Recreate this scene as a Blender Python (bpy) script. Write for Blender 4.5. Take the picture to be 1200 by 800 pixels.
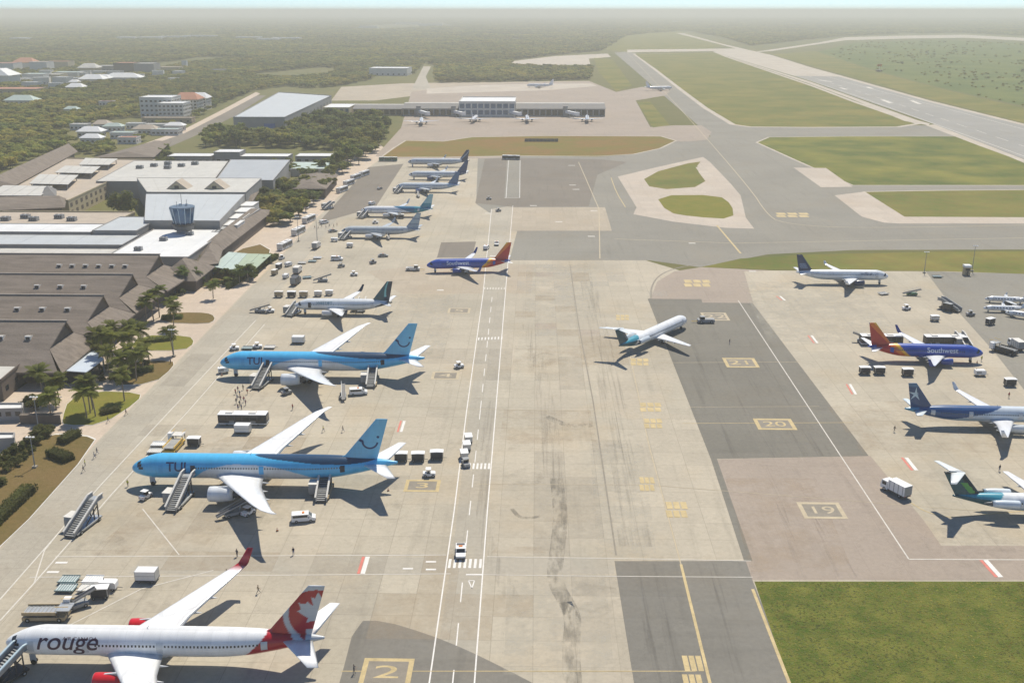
import bpy, bmesh, math, random
from mathutils import Vector, Matrix
R = math.radians
random.seed(7)
scene = bpy.context.scene
for o in list(bpy.data.objects): bpy.data.objects.remove(o)
COL = scene.collection

# ------------------------------------------------------------------ camera, sky, sun, exposure
CAM_H, FPX, HOR, VPX = 107.0, 1200.0, 12.0, 630.0
TH = math.atan((400 - HOR) / FPX)
YAW = math.atan((VPX - 600) / FPX * math.cos(TH))
cd = bpy.data.cameras.new('camera'); cd.sensor_width = 36; cd.lens = 36 * FPX / 1200
cd.clip_start = 1; cd.clip_end = 150000
cam = bpy.data.objects.new('camera', cd); COL.objects.link(cam)
cam.location = (0, 0, CAM_H); cam.rotation_euler = (R(90) - TH, 0, YAW)
scene.camera = cam
SUN_EL, SUN_AZ = R(57), math.atan2(0.28, 0.96)       # azimuth from +Y towards +X
world = bpy.data.worlds.new('World'); scene.world = world; world.use_nodes = True
wn = world.node_tree.nodes; wl = world.node_tree.links
for n in list(wn): wn.remove(n)
sky = wn.new('ShaderNodeTexSky'); sky.sky_type = 'NISHITA'; sky.sun_disc = False
sky.sun_elevation = SUN_EL; sky.sun_rotation = SUN_AZ; sky.altitude = 100; sky.air_density = 0.6; sky.dust_density = 0.15; sky.ozone_density = 3.0
bg = wn.new('ShaderNodeBackground'); bg.inputs[1].default_value = 0.095
wo = wn.new('ShaderNodeOutputWorld'); tint = wn.new('ShaderNodeMix'); tint.data_type = 'RGBA'; tint.blend_type = 'MULTIPLY'; tint.inputs[0].default_value = 1; tint.inputs[7].default_value = (.76, .87, .95, 1); wl.new(sky.outputs[0], tint.inputs[6]); wl.new(tint.outputs[2], bg.inputs[0]); wl.new(bg.outputs[0], wo.inputs[0])
sd = bpy.data.lights.new('sun', 'SUN'); sd.energy = 3.5; sd.angle = R(1.0); sd.color = (1.0, 0.925, 0.79)
so = bpy.data.objects.new('sun', sd); COL.objects.link(so)
sdir = Vector((math.sin(SUN_AZ) * math.cos(SUN_EL), math.cos(SUN_AZ) * math.cos(SUN_EL), math.sin(SUN_EL)))
so.rotation_euler = (-sdir).to_track_quat('-Z', 'Y').to_euler(); so.location = (0, 0, 400)
vs = scene.view_settings; vs.view_transform = 'Standard'; vs.look = 'None'; vs.gamma = 1; vs.use_curve_mapping = False
vs.exposure = 0.66
cy = scene.cycles; cy.use_denoising = True; cy.max_bounces = 6; cy.diffuse_bounces = 3; cy.glossy_bounces = 2
cy.transmission_bounces = 2; cy.transparent_max_bounces = 8; cy.volume_bounces = 1
scene.render.engine = 'CYCLES'

# ------------------------------------------------------------------ pixel direction -> point on a level at height z
_fw = Vector((-math.sin(YAW) * math.cos(TH), math.cos(YAW) * math.cos(TH), -math.sin(TH)))
_rt = Vector((math.cos(YAW), math.sin(YAW), 0)); _up = _rt.cross(_fw)
def G(px, py, z=0.0):
    d = _fw * FPX + _rt * (px - 600) - _up * (py - 400)
    t = (z - CAM_H) / d.z
    return Vector((d.x * t, d.y * t, z))
def G2(px, py, z=0.0):
    p = G(px, py, z); return (p.x, p.y)

# ------------------------------------------------------------------ materials
def lin(c):
    return tuple((v / 12.92 if v <= 0.04045 else ((v + 0.055) / 1.055) ** 2.4) for v in (x / 255 for x in c))
MAT = {}
def newmat(name):
    m = bpy.data.materials.new(name); m.use_nodes = True; MAT[name] = m
    nt = m.node_tree; b = nt.nodes['Principled BSDF']
    return m, nt, b
def nd(nt, t, **kw):
    n = nt.nodes.new(t)
    for k, v in kw.items(): setattr(n, k, v)
    return n
def mth(nt, op, a, b=None, c=None):
    n = nt.nodes.new('ShaderNodeMath'); n.operation = op
    for i, x in enumerate((a, b, c)):
        if x is None: continue
        if isinstance(x, (int, float)): n.inputs[i].default_value = x
        else: nt.links.new(x, n.inputs[i])
    return n.outputs[0]
def noise(nt, vec, scale, detail=4, rough=.55, stretch=None):
    if stretch:
        mp = nt.nodes.new('ShaderNodeMapping'); mp.inputs['Scale'].default_value = stretch
        nt.links.new(vec, mp.inputs[0]); vec = mp.outputs[0]
    n = nt.nodes.new('ShaderNodeTexNoise'); n.inputs['Scale'].default_value = scale
    n.inputs['Detail'].default_value = detail; n.inputs['Roughness'].default_value = rough
    nt.links.new(vec, n.inputs['Vector']); return n.outputs[0]
def mixc(nt, f, a, b, mode='MIX'):
    n = nt.nodes.new('ShaderNodeMix'); n.data_type = 'RGBA'; n.blend_type = mode
    for i, x in ((0, f), (6, a), (7, b)):
        if isinstance(x, (int, float)): n.inputs[i].default_value = x
        elif isinstance(x, tuple): n.inputs[i].default_value = (*x, 1)
        else: nt.links.new(x, n.inputs[i])
    return n.outputs[2]
def maprange(nt, v, a, b, c=0., d=1.):
    n = nt.nodes.new('ShaderNodeMapRange'); n.inputs[1].default_value = a; n.inputs[2].default_value = b
    n.inputs[3].default_value = c; n.inputs[4].default_value = d; nt.links.new(v, n.inputs[0]); return n.outputs[0]
def pos(nt, obj=False):
    if obj: return nt.nodes.new('ShaderNodeTexCoord').outputs['Object']
    return nt.nodes.new('ShaderNodeNewGeometry').outputs['Position']
def mat(name, col, rough=.7, metal=0., var=.15, scale=.6, obj=True, bump=0., spec=.4, stretch=None, coat=0.):
    m, nt, b = newmat(name)
    p = pos(nt, obj)
    n1 = noise(nt, p, scale, 5, .6, stretch); n2 = noise(nt, p, scale * 6.3, 3, .6)
    f = mth(nt, 'ADD', mth(nt, 'MULTIPLY', n1, .65), mth(nt, 'MULTIPLY', n2, .35))
    f = maprange(nt, f, .3, .7)
    lo = tuple(c * (1 - var) for c in col); hi = tuple(min(1, c * (1 + var)) for c in col)
    nt.links.new(mixc(nt, f, lo, hi), b.inputs['Base Color'])
    b.inputs['Roughness'].default_value = rough; b.inputs['Metallic'].default_value = metal
    b.inputs['Specular IOR Level'].default_value = spec; b.inputs['Coat Weight'].default_value = coat
    if bump:
        bp = nd(nt, 'ShaderNodeBump'); bp.inputs['Strength'].default_value = bump; bp.inputs['Distance'].default_value = .1
        nt.links.new(n2, bp.inputs['Height']); nt.links.new(bp.outputs[0], b.inputs['Normal'])
    return m
def livery_mat(name, rough=.28):
    m, nt, b = newmat(name)
    a = nd(nt, 'ShaderNodeAttribute', attribute_name='Col')
    n = noise(nt, pos(nt, True), .8, 4, .6, (1, .3, .3)); f = maprange(nt, n, .3, .7, .9, 1.03)
    g = mixc(nt, 1., a.outputs[0], (1, 1, 1), 'MULTIPLY')
    br = nd(nt, 'ShaderNodeTexBrick'); tc = pos(nt, True); mpz = nd(nt, 'ShaderNodeMapping'); mpz.inputs['Rotation'].default_value = (R(90), 0, 0); nt.links.new(tc, mpz.inputs[0]); nt.links.new(mpz.outputs[0], br.inputs['Vector'])
    br.inputs['Scale'].default_value = 1; br.inputs['Brick Width'].default_value = 2.9; br.inputs['Row Height'].default_value = 1.45; br.inputs['Mortar Size'].default_value = .035; br.inputs['Mortar Smooth'].default_value = .3
    br.inputs['Color1'].default_value = (1, 1, 1, 1); br.inputs['Color2'].default_value = (.965, .965, .965, 1); br.inputs['Mortar'].default_value = (.84, .84, .84, 1)
    g = mixc(nt, 1., g, br.outputs[0], 'MULTIPLY')
    v = nt.nodes.new('ShaderNodeVectorMath'); v.operation = 'SCALE'
    nt.links.new(g, v.inputs[0]); nt.links.new(f, v.inputs['Scale'])
    nt.links.new(v.outputs[0], b.inputs['Base Color'])
    b.inputs['Roughness'].default_value = rough; b.inputs['Specular IOR Level'].default_value = .45; b.inputs['Coat Weight'].default_value = .25
    b.inputs['Coat Roughness'].default_value = .15
    return m
def slab_mat(name, base, tone, slab=7.5, joint=.10, jdark=.72, stain=.35, tint=.06, streak=.25):
    """concrete or asphalt laid in bays: bay-to-bay tone, joints, blotches, tyre streaks along the apron"""
    m, nt, b = newmat(name)
    p = pos(nt)
    br = nd(nt, 'ShaderNodeTexBrick'); br.offset = 0; br.squash = 1
    nt.links.new(p, br.inputs['Vector'])
    br.inputs['Scale'].default_value = 1; br.inputs['Brick Width'].default_value = slab; br.inputs['Row Height'].default_value = slab
    br.inputs['Mortar Size'].default_value = joint; br.inputs['Mortar Smooth'].default_value = .6
    br.inputs['Color1'].default_value = (*[c * (1 + tint) for c in base], 1); br.inputs['Color2'].default_value = (*[c * (1 - tint) for c in base], 1)
    br.inputs['Mortar'].default_value = (*[c * jdark for c in base], 1); br.inputs['Bias'].default_value = 0
    c = br.outputs[0]
    # whole pours differ in tone
    vo = nd(nt, 'ShaderNodeTexVoronoi'); vo.inputs['Scale'].default_value = 1
    mp = nd(nt, 'ShaderNodeMapping'); mp.inputs['Scale'].default_value = (1 / (slab * 2), 1 / (slab * 5), 1); nt.links.new(p, mp.inputs[0])
    vo.distance = 'CHEBYCHEV'; vo.inputs['Randomness'].default_value = .7
    nt.links.new(mp.outputs[0], vo.inputs['Vector'])
    sp = nd(nt, 'ShaderNodeSeparateColor'); nt.links.new(vo.outputs['Color'], sp.inputs[0])
    c = mixc(nt, mth(nt, 'MULTIPLY', sp.outputs[0], .38), c, tone)
    big = maprange(nt, noise(nt, p, .018, 6, .62), .42, .68)
    c = mixc(nt, mth(nt, 'MULTIPLY', big, stain), c, tuple(x * .62 for x in base))
    warm = maprange(nt, noise(nt, p, .031, 4, .6), .52, .75)
    c = mixc(nt, mth(nt, 'MULTIPLY', warm, stain * .9), c, tuple(a * k for a, k in zip(base, (.98, .84, .66))))
    st = maprange(nt, noise(nt, p, 1., 5, .6, (.34, .022, 1)), .56, .78)
    c = mixc(nt, mth(nt, 'MULTIPLY', st, streak), c, tuple(x * .5 for x in base))
    sx = maprange(nt, noise(nt, p, 1., 4, .6, (.02, .28, 1)), .55, .8)
    c = mixc(nt, mth(nt, 'MULTIPLY', sx, streak * .7), c, tuple(x * .62 for x in base))
    wv = maprange(nt, mth(nt, 'ABSOLUTE', mth(nt, 'SUBTRACT', noise(nt, p, .045, 7, .72), .5)), 0., .0035, 1., 0.)
    c = mixc(nt, mth(nt, 'MULTIPLY', wv, .4), c, tuple(x * .45 for x in base))
    sp_ = maprange(nt, noise(nt, p, .13, 6, .66), .60, .74)
    c = mixc(nt, mth(nt, 'MULTIPLY', sp_, stain * .8), c, tuple(x * .5 for x in base))
    fine = maprange(nt, noise(nt, p, .9, 5, .7), .3, .7, .90, 1.08)
    v = nd(nt, 'ShaderNodeVectorMath', operation='SCALE'); nt.links.new(c, v.inputs[0]); nt.links.new(fine, v.inputs['Scale'])
    nt.links.new(v.outputs[0], b.inputs['Base Color'])
    b.inputs['Roughness'].default_value = .88; b.inputs['Specular IOR Level'].default_value = .25
    return m
def veg_mat(name, a, b_, c, s1=.02, s2=.3, bump=.6):
    m, nt, b = newmat(name); p = pos(nt)
    n1 = maprange(nt, noise(nt, p, s1, 6, .65), .38, .64); n2 = maprange(nt, noise(nt, p, s2, 6, .7), .34, .68)
    col = mixc(nt, n1, a, b_); col = mixc(nt, mth(nt, 'MULTIPLY', n2, .6), col, c)
    nt.links.new(col, b.inputs['Base Color']); b.inputs['Roughness'].default_value = .95; b.inputs['Specular IOR Level'].default_value = .1
    if bump:
        bp = nd(nt, 'ShaderNodeBump'); bp.inputs['Strength'].default_value = bump; bp.inputs['Distance'].default_value = .5
        nt.links.new(noise(nt, p, s2 * 2.2, 5, .7), bp.inputs['Height']); nt.links.new(bp.outputs[0], b.inputs['Normal'])
    return m
def leaf_mat(name, col, var=.35):
    m, nt, b = newmat(name)
    oi = nd(nt, 'ShaderNodeObjectInfo'); p = pos(nt, True)
    n = maprange(nt, noise(nt, p, .55, 3, .6), .3, .7)
    r = nd(nt, 'ShaderNodeTexWhiteNoise', noise_dimensions='3D')
    gp = nt.nodes.new('ShaderNodeNewGeometry')
    sn = nd(nt, 'ShaderNodeVectorMath', operation='SNAP'); nt.links.new(gp.outputs['Position'], sn.inputs[0]); sn.inputs[1].default_value = (9, 9, 50)
    big = maprange(nt, noise(nt, gp.outputs['Position'], .012, 4, .6), .35, .65)
    c = mixc(nt, n, tuple(x * (1 - var) for x in col), tuple(x * (1 + var) for x in col))
    warm = (col[0] * 1.75, col[1] * 1.12, col[2] * .85)
    c = mixc(nt, mth(nt, 'MULTIPLY', big, .55), c, warm)
    nt.links.new(sn.outputs[0], r.inputs[0])
    lg = maprange(nt, noise(nt, gp.outputs['Position'], .0035, 4, .6), .36, .64, .72, 1.3)
    f = mth(nt, 'MULTIPLY', lg, mth(nt, 'ADD', .66, mth(nt, 'MULTIPLY', r.outputs[0], .68)))
    v = nd(nt, 'ShaderNodeVectorMath', operation='SCALE'); nt.links.new(c, v.inputs[0]); nt.links.new(f, v.inputs['Scale'])
    nt.links.new(v.outputs[0], b.inputs['Base Color'])
    b.inputs['Roughness'].default_value = .7; b.inputs['Specular IOR Level'].default_value = .2
    tr = nd(nt, 'ShaderNodeBsdfTranslucent'); mx = nd(nt, 'ShaderNodeMixShader'); mx.inputs[0].default_value = .52
    nt.links.new(v.outputs[0], tr.inputs[0]); nt.links.new(b.outputs[0], mx.inputs[1]); nt.links.new(tr.outputs[0], mx.inputs[2])
    nt.links.new(mx.outputs[0], nt.nodes['Material Output'].inputs['Surface'])
    return m

slab_mat('concrete', (.42, .378, .295), (.46, .395, .305), jdark=.70, tint=.06, stain=.5, streak=.36)
slab_mat('concrete_tan', (.40, .345, .265), (.37, .31, .235), 7.5, .1, .82, .3)
slab_mat('concrete_pink', (.325, .272, .222), (.35, .29, .235), 7.5, .08, .88, .25, .03, .35)
slab_mat('concrete_grey', (.38, .348, .282), (.40, .355, .285), 7.5, .1, .82, .4)
slab_mat('tarmac_dark', (.178, .168, .14), (.205, .188, .155), 15, .05, .9, .35, .05, .5)
slab_mat('tarmac_near', (.19, .18, .155), (.215, .198, .168), 15, .05, .9, .4, .05, .5)
slab_mat('asphalt', (.235, .222, .188), (.265, .245, .20), 30, .06, .95, .3, .03, .35)
slab_mat('asphalt_old', (.19, .168, .138), (.22, .19, .152), 20, .06, .95, .35, .04, .35)
slab_mat('runway_mat', (.285, .277, .255), (.31, .298, .265), 40, .05, .95, .3, .03, .45)
slab_mat('shoulder', (.47, .42, .35), (.43, .37, .3), 12, .06, .92, .3)
slab_mat('pad', (.47, .41, .34), (.44, .37, .30), 7.5, .1, .85, .3, .05)
slab_mat('paving', (.52, .435, .345), (.47, .38, .3), 4, .06, .88, .3)
veg_mat('grass_near', (.075, .12, .018), (.19, .205, .04), (.15, .12, .04), .2, .8, .9)
veg_mat('grass_mid', (.095, .135, .028), (.21, .195, .05), (.18, .125, .045), .016, .13, .4)
veg_mat('grass_green', (.075, .115, .022), (.23, .22, .045), (.13, .115, .04), .02, .16, .4)
veg_mat('grass_brown', (.23, .13, .05), (.16, .15, .035), (.14, .125, .03), .02, .15, .4)
veg_mat('scrub_green', (.07, .115, .028), (.15, .175, .045), (.11, .115, .04), .012, .1, .5)
veg_mat('lawn', (.16, .18, .028), (.22, .20, .04), (.15, .12, .03), .1, 1.2, .5)
veg_mat('lawn_dry', (.16, .11, .045), (.115, .095, .03), (.2, .14, .06), .06, .8, .5)
veg_mat('scrub_ground', (.10, .115, .04), (.14, .135, .05), (.17, .145, .07), .004, .03, .3)
mat('paint_white', (.66, .64, .60), .7, 0, .16, .5, False)
mat('paint_white_worn', (.56, .53, .47), .8, 0, .2, .5, False)
mat('paint_yellow', (.46, .36, .18), .75, 0, .28, .35, False)
mat('paint_yellow_worn', (.44, .37, .25), .8, 0, .2, .4, False)
mat('paint_red', (.55, .16, .12), .7, 0, .2, .5, False)
mat('paint_dark', (.22, .195, .155), .8, 0, .2, .5, False)
mat('steel', (.45, .47, .48), .4, .5, .15, 1); mat('dark_steel', (.10, .10, .105), .5, .3, .2, 1)
mat('rubber', (.02, .02, .02), .8, 0, .2, 2); mat('white', (.78, .78, .76), .4, 0, .06, .8); mat('offwhite', (.62, .60, .55), .5, 0, .12, .8)
mat('glass_dark', (.018, .024, .03), .08, 0, .2, .4, True, 0, .6); mat('blue_glass', (.035, .10, .20), .12, .2, .35, .5, True, 0, .6)
mat('grey', (.28, .29, .29), .5, 0, .12, .8); mat('charcoal', (.05, .05, .055), .55, 0, .2, 1); mat('yellow', (.65, .42, .08), .45, 0, .12, 1)
mat('tan', (.42, .33, .2), .6, 0, .15, 1); mat('red', (.52, .03, .035), .35, 0, .1, 1); mat('orange', (.65, .2, .03), .5, 0, .1, 1); mat('teal_grey', (.2, .28, .28), .5, 0, .15, 1)
mat('navy', (.015, .035, .08), .4, 0, .15, 1); mat('blue', (.03, .12, .38), .4, 0, .15, 1); mat('green', (.05, .16, .07), .5, 0, .2, 1); mat('lamp_glass', (.7, .7, .65), .2, 0, .05, 1)
livery_mat('livery')
mat('engine_grey', (.55, .57, .58), .35, .1, .08, 1); mat('bare_metal', (.62, .62, .62), .25, .8, .08, 1)
leaf_mat('leaf_a', (.175, .225, .04)); leaf_mat('leaf_b', (.24, .25, .046)); leaf_mat('leaf_dark', (.085, .125, .03)); leaf_mat('leaf_palm', (.095, .135, .022), .45)
leaf_mat('leaf_hedge', (.075, .10, .025)); leaf_mat('leaf_scrub', (.15, .19, .055))
mat('bark', (.16, .12, .085), .9, 0, .3, 2); mat('palm_bark', (.26, .21, .15), .9, 0, .25, 3)

# ------------------------------------------------------------------ mesh builder
class MB:
    def __init__(s): s.v = []; s.f = []; s.m = []; s.c = None
    def add(s, vs, fs, m=0):
        o = len(s.v); s.v += [tuple(v) for v in vs]
        for f in fs: s.f.append([i + o for i in f]); s.m.append(m)
        return s
    def box(s, c, d, m=0, rz=0., taper=1.):
        x, y, z = d[0] / 2, d[1] / 2, d[2] / 2; P = []
        for sz, t in ((-1, 1.), (1, taper)):
            for a, b in ((-1, -1), (1, -1), (1, 1), (-1, 1)):
                P.append((a * x * t, b * y * t, sz * z))
        cr, sr = math.cos(rz), math.sin(rz)
        P = [(c[0] + p[0] * cr - p[1] * sr, c[1] + p[0] * sr + p[1] * cr, c[2] + p[2]) for p in P]
        return s.add(P, [(3, 2, 1, 0), (4, 5, 6, 7), (0, 1, 5, 4), (1, 2, 6, 5), (2, 3, 7, 6), (3, 0, 4, 7)], m)
    def bb(s, x0, x1, y0, y1, z0, z1, m=0):
        return s.box(((x0 + x1) / 2, (y0 + y1) / 2, (z0 + z1) / 2), (x1 - x0, y1 - y0, z1 - z0), m)
    def prof(s, pts, y0, y1, m=0):
        n = len(pts); P = [(x, y0, z) for x, z in pts] + [(x, y1, z) for x, z in pts]
        F = [list(range(n)), list(range(2 * n - 1, n - 1, -1))] + [(i, i + n, (i + 1) % n + n, (i + 1) % n) for i in range(n)]
        return s.add(P, F, m)
    def prism(s, pts, z0, z1, m=0, bottom=True):
        n = len(pts); P = [(p[0], p[1], z0) for p in pts] + [(p[0], p[1], z1) for p in pts]
        a = sum(pts[i][0] * pts[(i + 1) % n][1] - pts[(i + 1) % n][0] * pts[i][1] for i in range(n))
        F = [list(range(n, 2 * n))] + ([list(range(n - 1, -1, -1))] if bottom else []) + [(i, (i + 1) % n, (i + 1) % n + n, i + n) for i in range(n)]
        if a < 0: F = [list(reversed(f)) for f in F]
        return s.add(P, F, m)
    def bar(s, p, q, w, h=None, m=0):
        p, q = Vector(p), Vector(q); h = h or w; d = (q - p)
        if d.length < 1e-6: return s
        d.normalize(); u = Vector((0, 0, 1)) if abs(d.z) < .95 else Vector((0, 1, 0))
        a = d.cross(u).normalized() * w / 2; b = a.cross(d).normalized() * h / 2
        P = [p - a - b, p + a - b, p + a + b, p - a + b, q - a - b, q + a - b, q + a + b, q - a + b]
        return s.add(P, [(3, 2, 1, 0), (4, 5, 6, 7), (0, 1, 5, 4), (1, 2, 6, 5), (2, 3, 7, 6), (3, 0, 4, 7)], m)
    def cyl(s, p, q, r, n=10, m=0, r2=None, caps=True):
        p, q = Vector(p), Vector(q); r2 = r if r2 is None else r2; d = (q - p).normalized()
        u = Vector((0, 0, 1)) if abs(d.z) < .95 else Vector((0, 1, 0)); a = d.cross(u).normalized(); b = a.cross(d).normalized()
        P = []
        for c, rr in ((p, r), (q, r2)):
            for i in range(n):
                t = 2 * math.pi * i / n; P.append(c + (a * math.cos(t) + b * math.sin(t)) * rr)
        F = [(i + n, (i + 1) % n + n, (i + 1) % n, i) for i in range(n)]
        if caps: F += [list(range(n)), list(range(2 * n - 1, n - 1, -1))]
        return s.add(P, F, m)
    def lathe(s, prof, axis_o, n=16, m=0):     # prof: (x along axis, r); axis +X from axis_o
        P = []
        for x, r in prof:
            for i in range(n):
                t = 2 * math.pi * i / n; P.append((axis_o[0] + x, axis_o[1] + r * math.cos(t), axis_o[2] + r * math.sin(t)))
        F = [(k * n + i, k * n + (i + 1) % n, (k + 1) * n + (i + 1) % n, (k + 1) * n + i) for k in range(len(prof) - 1) for i in range(n)]
        return s.add(P, F, m)
    def mesh(s, name, mats):
        me = bpy.data.meshes.new(name); me.from_pydata(s.v, [], s.f)
        for k in (mats if isinstance(mats, (list, tuple)) else [mats]): me.materials.append(MAT[k])
        if any(s.m): me.polygons.foreach_set('material_index', s.m)
        me.update(); return me
    def build(s, name, mats, parent=None, smooth=False, loc=None, rz=0, angle=None):
        me = s.mesh(name, mats); o = bpy.data.objects.new(name, me); COL.objects.link(o)
        if smooth: me.polygons.foreach_set('use_smooth', [True] * len(me.polygons))
        if parent: o.parent = parent
        if loc is not None: o.location = loc
        o.rotation_euler.z = rz
        return o
def fix_normals(o):
    bm = bmesh.new(); bm.from_mesh(o.data); bmesh.ops.recalc_face_normals(bm, faces=bm.faces); bm.to_mesh(o.data); bm.free()
def tag(o, label, cat, group=None):
    o['label'] = label; o['category'] = cat
    if group: o['group'] = group
    return o
def thing(name, label, cat, loc=(0, 0, 0), rz=0., group=None):
    o = bpy.data.objects.new(name, None); o.empty_display_size = .5; COL.objects.link(o)
    o.location = loc; o.rotation_euler.z = rz
    return tag(o, label, cat, group)
def copy_tree(o, parent=None):
    c = o.copy(); COL.objects.link(c)
    if parent: c.parent = parent
    for ch in o.children: copy_tree(ch, c)
    return c
def place(o, loc, rz=0., label=None, group=None):
    o.location = loc; o.rotation_euler = (0, 0, rz)
    if label: o['label'] = label
    if group: o['group'] = group
    return o
PROTO = {}
def inst(key, maker, loc, rz, label, group=None):
    """first use builds the thing, later ones copy it with its parts"""
    if key not in PROTO: PROTO[key] = o = maker()
    else: o = copy_tree(PROTO[key])
    if 'group' in o and not group: del o['group']
    return place(o, loc, rz, label, group)

# ------------------------------------------------------------------ the ground: sheets laid one above the other
LV = .005
def chaikin(p, n=2, closed=True):
    for _ in range(n):
        q = []; L = len(p)
        for i in range(L if closed else L - 1):
            a, b = p[i], p[(i + 1) % L]
            q += [(a[0] * .75 + b[0] * .25, a[1] * .75 + b[1] * .25), (a[0] * .25 + b[0] * .75, a[1] * .25 + b[1] * .75)]
        if not closed: q = [p[0]] + q + [p[-1]]
        p = q
    return p
def sheet_world(name, pts, lvl, m, parent=None, kind='structure'):
    bm = bmesh.new(); vs_ = [bm.verts.new((p[0], p[1], lvl * LV)) for p in pts]
    f = bm.faces.new(vs_); f.normal_update()
    if f.normal.z < 0: f.normal_flip()
    bmesh.ops.triangulate(bm, faces=[f], ngon_method='EAR_CLIP')
    me = bpy.data.meshes.new(name); bm.to_mesh(me); bm.free(); me.materials.append(MAT[m])
    o = bpy.data.objects.new(name, me); COL.objects.link(o)
    if parent: o.parent = parent
    else: o['kind'] = kind
    return o
def sheet(name, px, lvl, m, parent=None, smooth=0):
    p = [G2(*q) for q in px]
    if smooth: p = chaikin(p, smooth)
    return sheet_world(name, p, lvl, m, parent)
def strip_mb(mb, pts, w, lvl, m=0, dash=None):
    """a painted line of width w metres along world points"""
    z = lvl * LV
    for a, b in zip(pts[:-1], pts[1:]):
        a, b = Vector(a[:2]), Vector(b[:2]); d = b - a; L = d.length
        if L < 1e-6: continue
        d /= L; n = Vector((-d.y, d.x)) * w / 2
        segs = [(0, L)] if not dash else [(t, min(t + dash[0], L)) for t in [i * (dash[0] + dash[1]) for i in range(int(L / (dash[0] + dash[1])) + 1)]]
        for s0, s1 in segs:
            p, q = a + d * s0, a + d * s1
            mb.add([(*(p - n), z), (*(q - n), z), (*(q + n), z), (*(p + n), z)], [(0, 1, 2, 3)], m)
LN = 0
def line(name, px, w, m, parent, lvl=8, dash=None, smooth=0):
    global LN
    LN = (LN + 1) % 60; lvl += LN * .012
    mb = MB(); p = [G2(*q) for q in px]
    if smooth: p = chaikin(p, smooth, False)
    strip_mb(mb, p, w, lvl, 0, dash); return mb.build(name, m, parent)

sheet_world('ground', [(-40000, -600), (40000, -600), (40000, 60000), (-40000, 60000)], 0, 'scrub_ground')
# paved base
apron = sheet('apron', [(-420, 1000), (0, 642), (118, 513), (236, 395), (345, 283), (420, 206), (455, 178), (472, 165), (560, 158), (605, 184), (700, 187), (740, 300), (800, 318), (905, 317), (1110, 318), (1290, 322), (1480, 680), (1700, 1000)], 1, 'concrete')
taxi = sheet('taxiway', [(560, 184), (595, 182), (700, 184), (742, 181), (770, 175), (795, 165), (833, 160), (720, 62), (741, 60), (870, 147), (1300, 147), (1300, 292), (1000, 293), (900, 298), (820, 313), (760, 305), (597, 305), (606, 271), (558, 239)], 2, 'asphalt')
far_apron = sheet('far_apron', [(440, 183), (470, 150), (482, 108), (560, 99), (690, 95), (722, 108), (752, 102), (787, 105), (780, 112), (745, 118), (762, 149), (790, 147), (822, 147), (834, 155), (828, 164), (806, 166), (790, 166), (600, 184), (560, 186), (455, 186)], 3, 'concrete_pink')
runway = sheet('runway', [(835, 60), (868, 57), (990, 91), (1090, 119), (1320, 177), (1320, 228), (1200, 186), (1090, 144), (1000, 113), (950, 95)], 3.7, 'runway_mat')
sheet('runway_end', [(792, 39), (801, 39), (848, 52), (905, 65), (985, 90), (930, 89), (835, 61), (862, 57)], 4.4, 'shoulder')
sheet('perimeter_road', [(878, 62), (960, 50), (990, 44), (1060, 42), (1130, 41), (1300, 50), (1300, 53), (1130, 44.5), (1060, 45.5), (990, 47.5), (905, 60)], 5, 'shoulder')
sheet('perimeter_road', [(600, 72), (650, 66), (712, 63), (716, 67), (690, 69), (692, 76), (600, 77)], 4, 'shoulder')
sheet('perimeter_road', [(735, 58.5), (860, 57), (860, 60), (735, 61.5)], 5, 'shoulder')
sheet('runway_shoulder', [(868, 56.5), (990, 90), (1090, 118), (1320, 175), (1320, 177), (1090, 120), (990, 92), (868, 58.5)], 6, 'shoulder')
sheet('runway_shoulder', [(835, 61), (950, 96), (1000, 114), (1075, 141), (1090, 145), (1088, 147), (1060, 142), (1000, 117), (945, 97)], 6, 'shoulder')
sheet('runway_shoulder', [(1085, 147), (1095, 146), (1200, 187), (1320, 230), (1320, 234), (1200, 190), (1145, 170)], 6, 'shoulder')
# grass between the pavements (pale rims are pavement showing round each lawn)
RIM = 'shoulder'
def lawn(name, px, m, rim=0., lvl=4, smooth=0):
    p = [G2(*q) for q in px]
    if smooth: p = chaikin(p, smooth)
    if rim:
        cx = sum(a[0] for a in p) / len(p); n = len(p); out = []
        area = sum(p[i][0] * p[(i + 1) % n][1] - p[(i + 1) % n][0] * p[i][1] for i in range(n)); sg = 1 if area > 0 else -1
        for i in range(n):
            a, b, c = Vector(p[i - 1]), Vector(p[i]), Vector(p[(i + 1) % n])
            d1 = (b - a).normalized(); d2 = (c - b).normalized(); nn = Vector((d1.y + d2.y, -d1.x - d2.x))
            if nn.length < 1e-4: nn = Vector((d1.y, -d1.x))
            out.append(tuple(b + nn.normalized() * rim * sg))
        sheet_world('paved_rim', out, lvl - .5, RIM)
    return sheet_world(name, p, lvl, m)
lawn('airfield_grass', [(744, 63.5), (838, 62), (850, 67), (900, 84), (950, 101), (1000, 120), (1040, 134), (1072, 145), (1050, 148.5), (950, 149), (880, 148.5), (862, 146), (830, 127), (800, 105), (770, 82)], 'grass_mid', 6, 5)
lawn('airfield_grass', [(888, 167), (902, 161), (1000, 160), (1120, 160), (1145, 168), (1200, 191), (1285, 216), (1200, 217), (1000, 217), (930, 186)], 'grass_green', 2, 5)
sheet('paved_pad', [(930, 196.5), (968, 197), (999, 219), (962, 219.5)], 6, 'pad')
lawn('airfield_grass', [(1014, 225), (1100, 223.5), (1290, 222), (1290, 255), (1060, 254)], 'grass_mid', 2, 5)
sheet('paved_pad', [(978, 229), (1011, 225), (1060, 254), (1290, 256), (1290, 262), (1055, 262), (1036, 261), (1010, 254)], 6, 'pad')
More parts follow.
